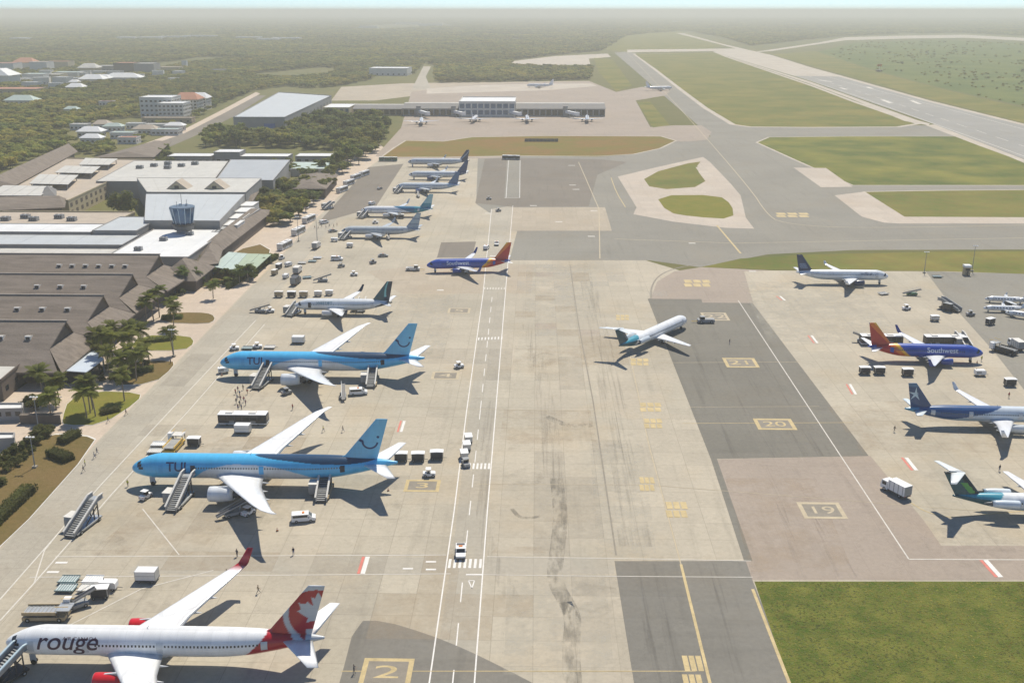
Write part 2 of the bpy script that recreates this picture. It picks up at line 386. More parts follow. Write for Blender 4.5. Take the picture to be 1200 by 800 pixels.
lawn('airfield_grass', [(822, 313), (868, 303), (950, 298), (1100, 295), (1290, 294), (1290, 326), (1200, 321), (1110, 318), (905, 316)], 'grass_mid', 0, 5)
sheet('taxiway_island', [(724, 207), (770, 196), (824, 184), (832, 190), (856, 215), (868, 229), (874, 255), (884, 268), (850, 267), (790, 260), (742, 251), (746, 243), (735, 225)], 4, 'pad', None, 0)
lawn('airfield_grass', [(752, 206), (823, 187), (815, 197), (831, 218), (764, 223)], 'grass_mid', 0, 5, 1)
lawn('airfield_grass', [(768, 229), (842, 228.5), (858, 240), (860, 257), (812, 254), (782, 249)], 'lawn', 0, 5, 1)
sheet('paved_pad', [(815, 196), (833, 195), (853, 215), (851, 219.5), (832, 219)], 6, 'pad')
lawn('airfield_grass', [(448, 184), (462, 174), (476, 165), (520, 166), (553, 161), (640, 159.5), (774, 160), (791, 165), (772, 174), (742, 180.5), (700, 183), (600, 182.5), (520, 184)], 'grass_brown', 2, 5)
lawn('airfield_grass', [(747, 120), (762, 119.5), (785, 147), (765, 149.5)], 'grass_mid', 0, 5)
lawn('airfield_grass', [(696, 68), (718, 70), (741, 101), (722, 107), (702, 85)], 'grass_mid', 0, 5)
lawn('airfield_grass', [(742, 62), (700, 57), (740, 38), (792, 36), (850, 52), (832, 58)], 'grass_mid', 0, 3)
lawn('airfield_grass', [(905, 64), (955, 60), (1030, 85), (1110, 106), (1300, 150), (1300, 170), (1090, 116), (990, 88)], 'grass_mid', 0, 3)
lawn('scrubland', [(958, 61), (1000, 50.5), (1100, 47), (1300, 54), (1300, 146), (1110, 105), (1030, 84)], 'scrub_green', 0, 3.3)
# pavement of other ages
sheet('asphalt_stand', [(568, 186.5), (600, 185), (705, 187), (735, 190), (700, 205), (690, 242), (600, 242.5), (557, 238)], 4, 'asphalt_old')
sheet('service_lane', [(594, 188), (610, 188), (609, 232), (591, 232)], 5, 'asphalt')
sheet('taxiway_turn', [(690, 242.5), (699, 209), (722, 204), (735, 225), (745, 244), (742, 252)], 5, 'asphalt', None, 0)
sheet('concrete_bay', [(600, 243), (709, 243), (717, 270.5), (597, 270.5)], 5.4, 'concrete_tan')
sheet('worn_bay', [(505, 309), (626, 310), (622, 344), (470, 344), (430, 318)], 2, 'concrete_tan')
sheet('dark_bay', [(517, 284), (558, 283), (553, 302), (512, 302)], 3, 'asphalt_old')
sheet('stand_lane', [(432, 196), (473, 192), (440, 243), (372, 262)], 3, 'asphalt_old')
sheet('pink_bay', [(764, 346), (770, 330), (790, 318), (822, 313), (905, 317), (872, 318), (883, 356), (823, 354.5), (760, 350)], 3, 'concrete_pink')
sheet('tarmac_bay', [(759, 350), (822, 350.5), (823, 354.5), (882, 355), (1018, 534), (833, 537.5)], 4, 'tarmac_dark')
sheet('pink_bay', [(833, 538), (1020, 534), (1083, 610), (1103, 639), (1500, 640), (1530, 679), (881, 679)], 3, 'concrete_pink')
sheet('tarmac_joint', [(833, 537), (840, 537), (882, 657), (872, 657)], 5, 'tarmac_dark')
sheet('tarmac_bay', [(720, 657), (874, 657), (882, 680), (1010, 1000), (775, 1000)], 4, 'tarmac_near')
sheet('tarmac_bay', chaikin([(417, 727), (450, 727), (500, 742), (545, 760), (590, 782), (640, 808), (720, 860), (800, 1000), (340, 1000), (398, 800)], 1), 4, 'tarmac_near')
sheet('grey_bay', [(1085, 318), (1290, 323), (1420, 560), (1250, 520), (1165, 412), (1105, 345)], 4, 'asphalt')
sheet('service_road', [(-420, 1000), (0, 645), (118, 515), (236, 397), (345, 285), (420, 208), (448, 186), (462, 184), (420, 225), (300, 375), (206, 474), (0, 702), (-270, 1000)], 2, 'concrete_grey')
sheet('cross_road', [(168, 652), (720, 653), (720, 672), (150, 672)], 2, 'concrete_grey')
sheet('service_lane', [(507, 800), (530, 652), (566, 345), (576, 245), (601, 241), (592, 345), (566, 652), (556, 800), (540, 1000), (475, 1000)], 3, 'concrete_grey')
bgr = lawn('infield_grass', [(884, 681), (1560, 681), (1700, 1000), (1008, 1000), (925, 800)], 'grass_near', 0, 5)

# ---- paint on the apron
A = apron
line('edge_line', [(430, 1240), (503, 800), (532, 600), (547, 480), (566, 345), (576, 245)], .26, 'paint_white', A)
line('edge_line', [(524, 1240), (556, 800), (571, 600), (581, 480), (592.5, 340), (601, 241)], .26, 'paint_white', A)
line('centre_line', [(529, 815), (546, 640), (563, 480), (577, 345)], .22, 'paint_white', A, 6, (7, 7))
line('edge_line', [(593, 232), (596, 188)], .3, 'paint_white', A); line('edge_line', [(609, 232), (609.5, 188)], .3, 'paint_white', A)
line('edge_line', [(591, 232), (609, 232)], .4, 'paint_white', A)
line('edge_line', [(-40, 745), (0, 702), (120, 566), (206, 474), (300, 375)], .3, 'paint_white_worn', A)
line('edge_line', [(0, 727), (40, 683), (130, 580), (222, 480), (310, 380)], .3, 'paint_white_worn', A)
line('edge_line', [(40, 683), (52, 645), (88, 600)], .25, 'paint_white_worn', A)
line('edge_line', [(65, 652), (523, 650)], .25, 'paint_white_worn', A); line('edge_line', [(35, 676), (528, 672)], .22, 'paint_white_worn', A)
line('edge_line', [(571, 652), (720, 654), (880, 657)], .2, 'paint_white_worn', A); line('edge_line', [(566, 673), (720, 675), (882, 676)], .2, 'paint_white_worn', A)
line('edge_line', [(865, 352), (1065, 655), (1500, 657)], .3, 'paint_white_worn', A)
line('taxi_line', chaikin([(1066, 588), (1085, 600), (1115, 607), (1150, 603), (1270, 592)], 2, False), .28, 'paint_yellow', A)
line('stand_line', [(167, 596), (210, 650)], .25, 'paint_white_worn', A); line('stand_line', [(82, 732), (165, 690), (250, 668)], .25, 'paint_white_worn', A)
line('joint_line', [(668, 310), (678, 380), (695, 470), (722, 650)], .35, 'paint_dark', A)
line('kerb_line', chaikin([(763, 350), (763, 336), (772, 322), (795, 313), (830, 308)], 2, False), .7, 'paint_dark', A)
line('taxi_line', [(798, 661), (832, 800), (858, 910)], .55, 'paint_yellow', A); line('taxi_line', [(882, 690), (925, 800), (1000, 990)], .6, 'paint_yellow', A)
line('taxi_line', [(400, 786), (700, 786), (815, 786)], .2, 'paint_yellow', A)
line('lead_line', [(560, 567), (760, 568), (1180, 601)], .15, 'paint_yellow_worn', A)
line('lead_line', [(770, 425), (940, 424)], .22, 'paint_yellow_worn', A); line('lead_line', [(800, 496), (1000, 495)], .22, 'paint_yellow', A)
line('lead_line', [(806, 477), (960, 476)], .16, 'paint_yellow_worn', A); line('lead_line', [(500, 478), (700, 482)], .16, 'paint_yellow_worn', A)
line('lead_line', [(735, 400), (760, 520), (798, 661)], .25, 'paint_yellow_worn', A)
line('taxi_line', [(703, 303), (702, 245), (678, 190)], .45, 'paint_yellow_worn', A); line('taxi_line', [(868, 297), (840, 264)], .9, 'paint_yellow', A)
line('taxi_line', chaikin([(716, 208), (722, 225), (733, 243)], 1, False), .5, 'paint_yellow', A); line('taxi_line', chaikin([(1290, 262), (1000, 268), (915, 262), (898, 250), (880, 222), (800, 130), (735, 62)], 2, False), .5, 'paint_yellow_worn', A)
line('taxi_line', [(720, 280), (860, 285), (1300, 277)], .5, 'paint_yellow_worn', A)
def bars(name, a, b, n, ln, w, m, lvl=8):
    """n painted bars, each ln long (along the apron axis) spread from a to b"""
    p, q = Vector(G2(*a)), Vector(G2(*b)); mb = MB()
    for i in range(n):
        c = p.lerp(q, i / max(1, n - 1)); strip_mb(mb, [(c.x, c.y - ln / 2), (c.x, c.y + ln / 2)], w, lvl)
    return mb.build(name, m, A)
bars('crossing_bars', (527, 660), (563, 660), 7, 3.6, .55, 'paint_white'); bars('crossing_bars', (546, 546), (573, 546), 7, 3.4, .5, 'paint_white')
line('stop_line', [(546, 673), (565, 673)], .5, 'paint_white', A); bars('crossing_bars', (561, 397), (588, 396), 8, 3, .45, 'paint_white'); bars('crossing_bars', (568, 338), (591, 338), 8, 3, .45, 'paint_white_worn')
line('give_way_mark', [(549, 680), (556, 680), (553, 689), (549, 680)], .25, 'paint_white', A)
for p in ((505, 658), (505, 667), (478, 666)): line('word_bar', [(p[0] - 6, p[1]), (p[0] + 6, p[1])], .6, 'paint_white', A)
for p in ((72, 659), (62, 670)): line('word_bar', [(p[0] - 7, p[1]), (p[0] + 7, p[1])], .7, 'paint_white', A)
def redwhite(x, y, dx, dy, s=1.):
    line('keep_clear_bar', [(x, y), (x + dx, y + dy)], .9 * s, 'paint_white', A); line('keep_clear_bar', [(x - 5 * s, y), (x + dx - 5 * s, y + dy)], .6 * s, 'paint_red', A, 8.5)
redwhite(425, 672, 6, -20); redwhite(470, 506, 4, -13, .8); redwhite(1062, 536, 12, 15); redwhite(1155, 656, 18, 20, 1.1); redwhite(996, 450, 7, 12, .8); redwhite(951, 393, 7, 9, .8); redwhite(914, 347, 6, 5, .8)
for p in ((578, 300), (625, 241), (693, 277), (811, 285), (516, 340), (572, 250), (655, 260), (696, 247), (671, 217), (675, 222), (670, 194), (882, 318)):
    line('position_mark', [(p[0] - 4, p[1]), (p[0] + 4, p[1])], 1.8, 'paint_white_worn', A, 8.9)
def stand_box(c, wpx, hpx, m='paint_yellow', back='paint_dark', txt=None):
    x, y = c; w, h = wpx / 2, hpx / 2
    P = [G2(x - w, y + h), G2(x + w, y + h), G2(x + w + .12 * wpx * 0, y - h), G2(x - w, y - h)]
    a, b, c2, d = [Vector(p) for p in P]
    X0, X1, Y0, Y1 = (a.x + d.x) / 2, (b.x + c2.x) / 2, (a.y + b.y) / 2, (c2.y + d.y) / 2
    mb = MB(); t = .10 * (X1 - X0)
    mb.add([(X0, Y0, 9 * LV), (X1, Y0, 9 * LV), (X1, Y1, 9 * LV), (X0, Y1, 9 * LV)], [(0, 1, 2, 3)], 0)
    mb.add([(X0 + t, Y0 + t, 9.5 * LV), (X1 - t, Y0 + t, 9.5 * LV), (X1 - t, Y1 - t, 9.5 * LV), (X0 + t, Y1 - t, 9.5 * LV)], [(0, 1, 2, 3)], 1)
    o = mb.build('stand_number_box', [m, back], A)
    return X0, X1, Y0, Y1, t
def flat_text(txt, x, y, size, m, parent, lvl=8, sx=1., rz=0.):
    cu = bpy.data.curves.new('t', 'FONT'); cu.body = txt; cu.size = size; cu.align_x = 'CENTER'; cu.align_y = 'CENTER'
    to = bpy.data.objects.new('t', cu); COL.objects.link(to); dg = bpy.context.evaluated_depsgraph_get(); dg.update()
    me = bpy.data.meshes.new_from_object(to.evaluated_get(dg)); bpy.data.objects.remove(to)
    me.materials.clear(); me.materials.append(MAT[m]); me.transform(Matrix.Translation((x, y, lvl * LV)) @ Matrix.Rotation(rz, 4, 'Z') @ Matrix.Scale(sx, 4, (1, 0, 0)))
    o = bpy.data.objects.new('stand_number', me); COL.objects.link(o); o.parent = parent; return o
for c, w, h, m, t in (((453, 788), 60, 34, 'paint_yellow', '2'), ((495, 569), 41, 14, 'paint_yellow', '3'), ((522, 440), 32, 9, 'paint_yellow_worn', '4'), ((538, 364), 26, 6, 'paint_yellow_worn', '5'), ((963, 598), 50, 19, 'paint_yellow_worn', '19'), ((908, 497), 45, 13, 'paint_yellow', '20'), ((868, 425), 38, 11, 'paint_yellow', '21'), ((838, 371), 30, 9, 'paint_yellow_worn', '22')):
    X0, X1, Y0, Y1, tt = stand_box(c, w, h, m)
    flat_text(t, (X0 + X1) / 2, (Y0 + Y1) / 2, (Y1 - Y0) * .62, m, A, 10, 2.0 if len(t) < 2 else 1.3)
for c, w, h in (((763, 477), 26, 10), ((766, 496), 22, 11), ((759, 567), 18, 16), ((794, 597), 26, 18), ((814, 788), 24, 40), ((818, 332), 32, 8), ((730, 372), 16, 6), ((750, 424), 22, 8), ((930, 252), 40, 5)):
    x, y = c; mb = MB(); n = 3
    for i in range(n):
        for j in range(2):
            a = G(x - w / 2 + w * (i + .1) / n, y + h * (.5 - .55 * j)); b = G(x - w / 2 + w * (i + .9) / n, y + h * (.5 - .55 * j)); b.y = G(x, y + h * (.05 - .55 * j)).y
            mb.add([(a.x, a.y, 9.2 * LV), (b.x, a.y, 9.2 * LV), (b.x, b.y, 9.2 * LV), (a.x, b.y, 9.2 * LV)], [(0, 1, 2, 3)])
    mb.build('direction_panel', 'paint_yellow', A)
for f, g in ((.0, 0), (.035, 0), (.2, 0), (.23, 0)): pass
for (a, b) in (((985, 103), (992, 105)), ((1034, 117), (1044, 121)), ((1016, 102), (1022, 104)), ((1068, 118), (1078, 122)), ((975, 96), (960, 94))):
    line('runway_mark', [a, b], 5, 'paint_white_worn', runway, 8)
line('runway_mark', [(905, 76), (1040, 118), (1300, 205)], .8, 'paint_white_worn', runway, 8, (30, 25))
line('runway_mark', [(862, 60), (990, 96), (1300, 178)], .8, 'paint_white_worn', runway, 8); line('runway_mark', [(850, 63), (1000, 111), (1200, 183), (1310, 222)], .8, 'paint_white_worn', runway, 8)

# ---- oil, rubber and repairs on the concrete
def alpha_mat(name, col, amax, scale, stretch, lo=.42, hi=.62):
    m, nt, b = newmat(name); p = pos(nt); b.inputs['Base Color'].default_value = (*col, 1); b.inputs['Roughness'].default_value = .85
    n = maprange(nt, noise(nt, p, scale, 6, .65, stretch), lo, hi, 0., amax); nt.links.new(n, b.inputs['Alpha'])
alpha_mat('stain_dark', (.14, .13, .105), .36, 1., (.5, .12, 1)); alpha_mat('stain_spot', (.14, .125, .10), .2, .3, None, .46, .78); alpha_mat('stain_tan', (.42, .32, .21), .26, .14, None, .42, .7); alpha_mat('stain_pale', (.5, .47, .39), .4, .2, None, .42, .7); alpha_mat('stain_tyre', (.10, .09, .08), .26, 1., (1.2, .03, 1), .48, .72)
alpha_mat('bay_pale', (.52, .49, .42), .36, .25, None, .2, .7); alpha_mat('bay_tan', (.42, .33, .22), .3, .25, None, .2, .7); alpha_mat('bay_pink', (.45, .36, .31), .3, .25, None, .2, .7); alpha_mat('bay_dark', (.25, .23, .195), .17, .25, None, .2, .7)
SM = 0; TAKEN = []
def free(r):
    for q in TAKEN:
        if r[0] < q[1] and r[1] > q[0] and r[2] < q[3] and r[3] > q[2]: return False
    TAKEN.append(r); return True
def smear(px, w, m, name='rubber_mark', lvl=6):
    global SM
    SM += 1; mb = MB(); strip_mb(mb, [G2(*q) for q in chaikin(px, 2, False)], w, 6.2 + .065 * SM); return mb.build(name, m, A)
smear([(652, 560), (657, 600), (655, 632), (648, 680), (668, 712), (672, 730), (668, 770), (680, 900)], 3.2, 'stain_dark'); smear([(662, 705), (672, 725)], 2.6, 'stain_dark', 'rubber_mark', 6.5)
smear([(600, 596), (610, 608), (640, 604)], 1., 'stain_dark'); smear([(640, 488), (668, 500), (694, 498)], 2.4, 'stain_dark'); smear([(620, 380), (640, 470), (650, 560)], 5, 'stain_tyre'); smear([(690, 330), (720, 480), (745, 640)], 7, 'stain_tyre'); smear([(600, 700), (560, 620), (575, 470)], 3, 'stain_tyre')
for k, (x0, x1, y0, y1, m) in enumerate(((585, 700, 480, 520, 'stain_tan'), (575, 645, 640, 648, 'stain_tan'), (590, 720, 672, 790, 'stain_pale'), (615, 700, 310, 372, 'stain_pale'), (600, 690, 405, 430, 'stain_tan'), (700, 770, 520, 655, 'stain_pale'), (100, 230, 600, 650, 'stain_tan'), (230, 330, 508, 525, 'stain_tan'), (420, 520, 345, 420, 'stain_pale'), (880, 1000, 560, 670, 'stain_tan'), (900, 1060, 330, 400, 'stain_pale'), (1010, 1190, 470, 530, 'stain_tan'))):
    sheet('repair_patch', [(x0, y1), (x1, y1), (x1 - (x1 - 630) * .12, y0), (x0 - (x0 - 630) * .12, y0)], 5.6, m, A)
random.seed(21)
for k in range(26):
    x = random.uniform(600, 752); y = random.choice((308, 318, 330, 344, 362, 384)); w = random.choice((14, 20, 28)); h = random.choice((5, 8, 11))
    a, b = G(x, y + h), G(x + w, y); a = (round(a.x / 7.5) * 7.5, round(a.y / 7.5) * 7.5); b = (max(a[0] + 7.5, round(b.x / 7.5) * 7.5), max(a[1] + 7.5, round(b.y / 7.5) * 7.5))
    if free((a[0], b[0], a[1], b[1])): sheet_world('repair_patch', [a, (b[0], a[1]), b, (a[0], b[1])], 5.85, random.choice(('bay_pale', 'bay_tan', 'bay_pale', 'bay_pink')), A)
for k in range(34):
    x = random.uniform(130, 700); y = random.uniform(420, 790); a = G(x, y); a = (round(a.x / 7.5) * 7.5, round(a.y / 7.5) * 7.5); n1, n2 = random.choice((1, 1, 2, 3)) * 7.5, random.choice((1, 2, 4)) * 7.5
    if free((a[0], a[0] + n1, a[1], a[1] + n2)): sheet_world('repair_patch', [a, (a[0] + n1, a[1]), (a[0] + n1, a[1] + n2), (a[0], a[1] + n2)], 5.85, random.choice(('bay_pale', 'bay_tan', 'bay_dark', 'bay_dark')), A)
for k, (x, y, r_) in enumerate(((185, 578, 5), (140, 600, 7), (300, 590, 8), (290, 470, 8), (280, 450, 5), (340, 370, 5), (400, 365, 6), (160, 700, 8), (230, 690, 7), (120, 640, 6), (330, 640, 7), (450, 600, 6), (1090, 425, 6), (1000, 340, 5), (1150, 500, 8), (1140, 640, 9), (960, 330, 5), (470, 330, 5), (550, 520, 6), (612, 560, 5), (700, 700, 6), (640, 420, 6), (1120, 560, 6), (415, 300, 5), (270, 530, 6))):
    c = G2(x, y); P = [(c[0] + r_ * random.uniform(.7, 1.2) * math.cos(a * .5236), c[1] + r_ * random.uniform(.7, 1.3) * math.sin(a * .5236)) for a in range(12)]
    if free((c[0] - 1.25 * r_ - 1000, c[0] + 1.25 * r_ - 1000, c[1] - 1.3 * r_, c[1] + 1.3 * r_)): sheet_world('oil_stain', chaikin(P, 1), 7.8, 'stain_spot', A)
for x0, y0, x1, y1 in ((838, 420, 905, 536), (860, 420, 945, 534), (880, 400, 962, 534), (800, 370, 862, 536), (900, 545, 940, 676), (930, 545, 985, 676), (955, 600, 1000, 676), (770, 660, 805, 900), (745, 660, 790, 900), (835, 660, 890, 900)):
    smear([(x0, y0), (x1, y1)], 1.6, 'stain_tyre', 'tyre_track', 7)
# ---- terminal forecourt (left): paving, lawns and kerbs
sheet('forecourt', [(-420, 560), (0, 470), (60, 430), (170, 350), (225, 320), (300, 260), (360, 215), (440, 165), (456, 178), (420, 206), (345, 283), (236, 395), (118, 513), (0, 642), (-420, 1000)], 2, 'paving')
def island(px, m, name='planting_bed'):
    p = chaikin([G2(*q) for q in px], 1); mb = MB()
    o = MB().prism(p, 0, .12).build('kerb', 'offwhite'); o['kind'] = 'structure'
    cx = sum(a[0] for a in p) / len(p); cy_ = sum(a[1] for a in p) / len(p)
    q = [(cx + (a[0] - cx) * .985, cy_ + (a[1] - cy_) * .985) for a in p]
    return sheet_world(name, q, 26, m)
island([(186, 378), (190, 367), (232, 366), (249, 368), (253, 375), (243, 380)], 'lawn_dry')
island([(150, 411), (163, 393), (222, 393), (229, 402), (216, 411)], 'lawn')
island([(124, 452), (150, 424), (203, 422), (204, 430), (180, 450)], 'lawn_dry')
island([(72, 492), (80, 468), (110, 458), (166, 460), (163, 470), (120, 498), (75, 499)], 'lawn')
island([(-120, 610), (0, 533), (55, 508), (100, 509), (117, 516), (0, 647), (-300, 900), (-420, 900)], 'lawn_dry')
island([(195, 350), (235, 318), (300, 283), (323, 296), (285, 331), (232, 337)], 'lawn_dry')

# ---- the air: one even haze round everything
hz = MB().bb(-41000, 41000, -700, 61000, -1, 118).build('haze', 'white'); hz.data.materials.clear()
hm = bpy.data.materials.new('haze'); hm.use_nodes = True; hn = hm.node_tree
for n in list(hn.nodes): hn.nodes.remove(n)
pv = hn.nodes.new('ShaderNodeVolumePrincipled'); pv.inputs['Color'].default_value = (.95, .94, .85, 1); pv.inputs['Density'].default_value = .00019; pv.inputs['Anisotropy'].default_value = 0
ho = hn.nodes.new('ShaderNodeOutputMaterial'); hn.links.new(pv.outputs[0], ho.inputs['Volume'])
hz.data.materials.append(hm); hz['kind'] = 'stuff'; tag(hz, 'pale even haze over the whole airfield and woodland', 'haze')

# ================================================================== aircraft
def cr_interp(xs, ys, x):
    if x <= xs[0]: return ys[0]
    if x >= xs[-1]: return ys[-1]
    for i in range(len(xs) - 1):
        if x <= xs[i + 1]:
            t = (x - xs[i]) / (xs[i + 1] - xs[i])
            def sl(k):
                if k == 0 or k == len(xs) - 1:
                    a, b = (0, 1) if k == 0 else (len(xs) - 2, len(xs) - 1)
                    return (ys[b] - ys[a]) / (xs[b] - xs[a])
                d0 = (ys[k] - ys[k - 1]) / (xs[k] - xs[k - 1]); d1 = (ys[k + 1] - ys[k]) / (xs[k + 1] - xs[k])
                return 0 if d0 * d1 <= 0 else 2 * d0 * d1 / (d0 + d1)
            h = xs[i + 1] - xs[i]; m0, m1 = sl(i) * h, sl(i + 1) * h
            return (2 * t ** 3 - 3 * t * t + 1) * ys[i] + (t ** 3 - 2 * t * t + t) * m0 + (-2 * t ** 3 + 3 * t * t) * ys[i + 1] + (t ** 3 - t * t) * m1
def hexc(*c): return lin(c)
TYPES = {
 '767': dict(L=54.9, D=5.03, z=4.75, span=47.6, wx=.305, cr=10.6, ck=6.6, ct=2.3, sw=34, dih=5.5, fin=(7.9, 2.8, 9.2, 41), fx=.815, st=(9.3, 5.6, 1.9, 36), er=1.38, el=4.9, es=.33, wl=3.3, nose=.13),
 '787': dict(L=62.8, D=5.85, z=5.1, span=60.0, wx=.30, cr=12.4, ck=7.4, ct=2.0, sw=34, dih=8, fin=(8.4, 2.7, 9.9, 41), fx=.79, st=(9.9, 6.0, 2.0, 38), er=1.78, el=5.8, es=.33, wl=0, rake=1, nose=.12),
 '738': dict(L=39.5, D=4.1, z=3.6, span=34.3, wx=.33, cr=7.6, ck=4.5, ct=1.6, sw=28, dih=6, fin=(6.6, 2.1, 7.2, 40), fx=.80, st=(7.1, 4.0, 1.3, 32), er=1.02, el=3.9, es=.29, wl=2.5, nose=.14),
 '737': dict(L=36, D=4.25, z=3.7, span=34.3, wx=.31, cr=7.6, ck=4.5, ct=1.6, sw=28, dih=6, fin=(6.6, 2.1, 7.2, 40), fx=.785, st=(7.1, 4.0, 1.3, 32), er=1.02, el=3.9, es=.29, wl=2.5, nose=.16),
 'a321': dict(L=44.5, D=4.25, z=3.85, span=34.1, wx=.34, cr=7.4, ck=4.3, ct=1.6, sw=27, dih=5.5, fin=(6.0, 2.2, 6.7, 38), fx=.83, st=(6.2, 3.9, 1.5, 30), er=1.08, el=4.3, es=.31, wl=2.2, nose=.12),
 'a320': dict(L=37.6, D=4.2, z=3.85, span=34.1, wx=.31, cr=7.4, ck=4.3, ct=1.6, sw=27, dih=5.5, fin=(6.0, 2.2, 6.7, 38), fx=.81, st=(6.2, 3.9, 1.5, 30), er=1.08, el=4.3, es=.31, wl=1.4, nose=.14),
 '717': dict(L=37.8, D=3.35, z=2.95, span=28.5, wx=.38, cr=5.6, ck=4.0, ct=1.3, sw=27, dih=3.5, fin=(5.4, 4.0, 4.6, 42), fx=.845, st=(5.6, 3.0, 1.2, 32), er=.82, el=5.6, es=0, wl=0, ttail=1, nose=.13),
 'md80': dict(L=44., D=3.95, z=3.2, span=33.0, wx=.40, cr=6.4, ck=4.5, ct=1.4, sw=27, dih=3.5, fin=(5.8, 4.3, 5.2, 42), fx=.855, st=(6.1, 3.2, 1.3, 32), er=.9, el=6.0, es=0, wl=0, ttail=1, nose=.12),
 'biz': dict(L=15.5, D=1.9, z=1.65, span=15.2, wx=.42, cr=2.9, ck=2.1, ct=.9, sw=20, dih=3, fin=(2.9, 1.9, 2.7, 45), fx=.83, st=(3.0, 1.5, .8, 22), er=.42, el=2.3, es=0, wl=.9, ttail=1, nose=.2),
}
class Plane:
    def __init__(s, name, typ, liv, label, res=1.0, cat='airplane', group=None):
        s.t = T = TYPES[typ]; s.liv = liv; s.L, s.D, s.z = T['L'], T['D'], T['z']; s.R = s.D / 2; s.res = res
        s.root = thing(name, label, cat, group=group)
        n = T['nose']; big = typ in ('767', '787', '717', 'biz')
        s.ts = [0, n * .04, n * .12, n * .25, n * .42, n * .62, n * .85, n, .60, .68, .76, .84, .91, .965, 1]
        s.rs = [.03, .22, .40, .58, .75, .89, .98, 1, 1, .985, .90, .70, .46, .25, .09]
        s.dz = [-.26, -.25, -.225, -.18, -.12, -.06, -.015, 0, 0, .012, .075, .19, .31, .40, .44]
        s.parts()
    def t_of(s, x): return .5 - x / s.L
    def rad(s, x): return s.R * max(.03, cr_interp(s.ts, s.rs, s.t_of(x)))
    def cz(s, x): return s.z + s.R * cr_interp(s.ts, s.dz, s.t_of(x))
    def S(s, x, a, off=0.):                       # point on the skin: a = angle up from the +Y side
        r = s.rad(x) + off; return (x, r * math.cos(a), s.cz(x) + r * math.sin(a))
    def col_mesh(s, mb, name, cols, mats='livery', parent=None, smooth=True):
        o = mb.build(name, mats, parent or s.root, smooth)
        at = o.data.color_attributes.new('Col', 'FLOAT_COLOR', 'POINT')
        flat = []
        for c in cols: flat += [*c, 1.0]
        at.data.foreach_set('color', flat); return o
    def patch(s, x0, x1, a0, a1, off=.03, nx=2, na=4, mb=None, m=0):
        mb = mb or MB(); P = [s.S(x0 + (x1 - x0) * i / nx, a0 + (a1 - a0) * j / na, off) for i in range(nx + 1) for j in range(na + 1)]
        F = [(i * (na + 1) + j, i * (na + 1) + j + 1, (i + 1) * (na + 1) + j + 1, (i + 1) * (na + 1) + j) for i in range(nx) for j in range(na)]
        mb.add(P, F, m); return mb
    def surf(s, stations, cf, name, nchord=8, col=None, parent=None):
        """loft of airfoil sections: stations = (LE point, chord, thickness dir, thick)"""
        prof = [(0, 0)] + [(c, 1) for c in (.03, .12, .3, .5, .7, .87)] + [(1, 0)] + [(c, -1) for c in (.87, .7, .5, .3, .12, .03)]
        th = {0: 0, .03: .4, .12: .78, .3: 1., .5: .86, .7: .55, .87: .25, 1: .02}
        P = []; C = []
        for le, ch, tdir, tk in stations:
            for c, sg in prof:
                p = Vector(le) + Vector((-ch * c, 0, 0)) + Vector(tdir) * (sg * th[c] * tk * ch * .5)
                P.append(tuple(p)); C.append(cf(p, c, sg))
        n = len(prof); k = len(stations)
        F = [(a * n + i, a * n + (i + 1) % n, (a + 1) * n + (i + 1) % n, (a + 1) * n + i) for a in range(k - 1) for i in range(n)]
        F += [list(range(n)), list(range((k - 1) * n, k * n))]
        mb = MB().add(P, F); o = s.col_mesh(mb, name, C, 'livery', parent); fix_normals(o); return o
    def parts(s):
        T, L, D, Rr, root, liv = s.t, s.L, s.D, s.R, s.root, s.liv
        WHITE = lin((235, 235, 232))
        # fuselage
        nx = int(110 * s.res) + 20; na = int(44 * s.res) // 4 * 4 + 12
        xs = []
        for i in range(nx + 1):
            u = i / nx; t = u if u > .15 else .15 * (u / .15) ** 1.6
            xs.append(L * (.5 - t))
        mb = MB(); P = []; C = []
        fc = liv['fus']
        for x in xs:
            for j in range(na):
                p = s.S(x, 2 * math.pi * j / na); P.append(p); C.append(fc(s.t_of(x), (p[2] - s.cz(x)) / s.R, x, p[2], p[1]))
        F = [(i * na + j, (i + 1) * na + j, (i + 1) * na + (j + 1) % na, i * na + (j + 1) % na) for i in range(nx) for j in range(na)]
        F += [list(range(na - 1, -1, -1)), list(range(nx * na, nx * na + na))]
        mb.add(P, F); o = s.col_mesh(mb, 'fuselage', C); fix_normals(o)
        # wing fairing
        wx = L * (.5 - T['wx']); cr, ck, ct = T['cr'], T['ck'], T['ct']; b = T['span'] / 2; sw = math.tan(R(T['sw'])); dih = math.tan(R(T['dih']))
        zr = s.z - Rr * .62
        fa = MB(); n = 14; P = []
        for u, k in ((0, .05), (.12, .6), (.3, .95), (.6, 1), (.85, .7), (1, .1)):
            x = wx + 1.5 - u * (cr + 4.5)
            for i in range(n):
                a = 2 * math.pi * i / n; P.append((x, math.cos(a) * Rr * .98 * (.5 + .5 * k), s.z - Rr * .62 + math.sin(a) * Rr * .55 * k))
        fa.add(P, [(k * n + i, k * n + (i + 1) % n, (k + 1) * n + (i + 1) % n, (k + 1) * n + i) for k in range(5) for i in range(n)])
        bel = liv.get('belly', lin((205, 207, 208)))
        s.col_mesh(fa, 'wing_fairing', [bel] * len(P))
        # wings
        wc = liv.get('wing', WHITE); tipc = liv.get('tip'); kink = .36; flap = tuple(v * .80 for v in wc); slat = lin((190, 192, 194))
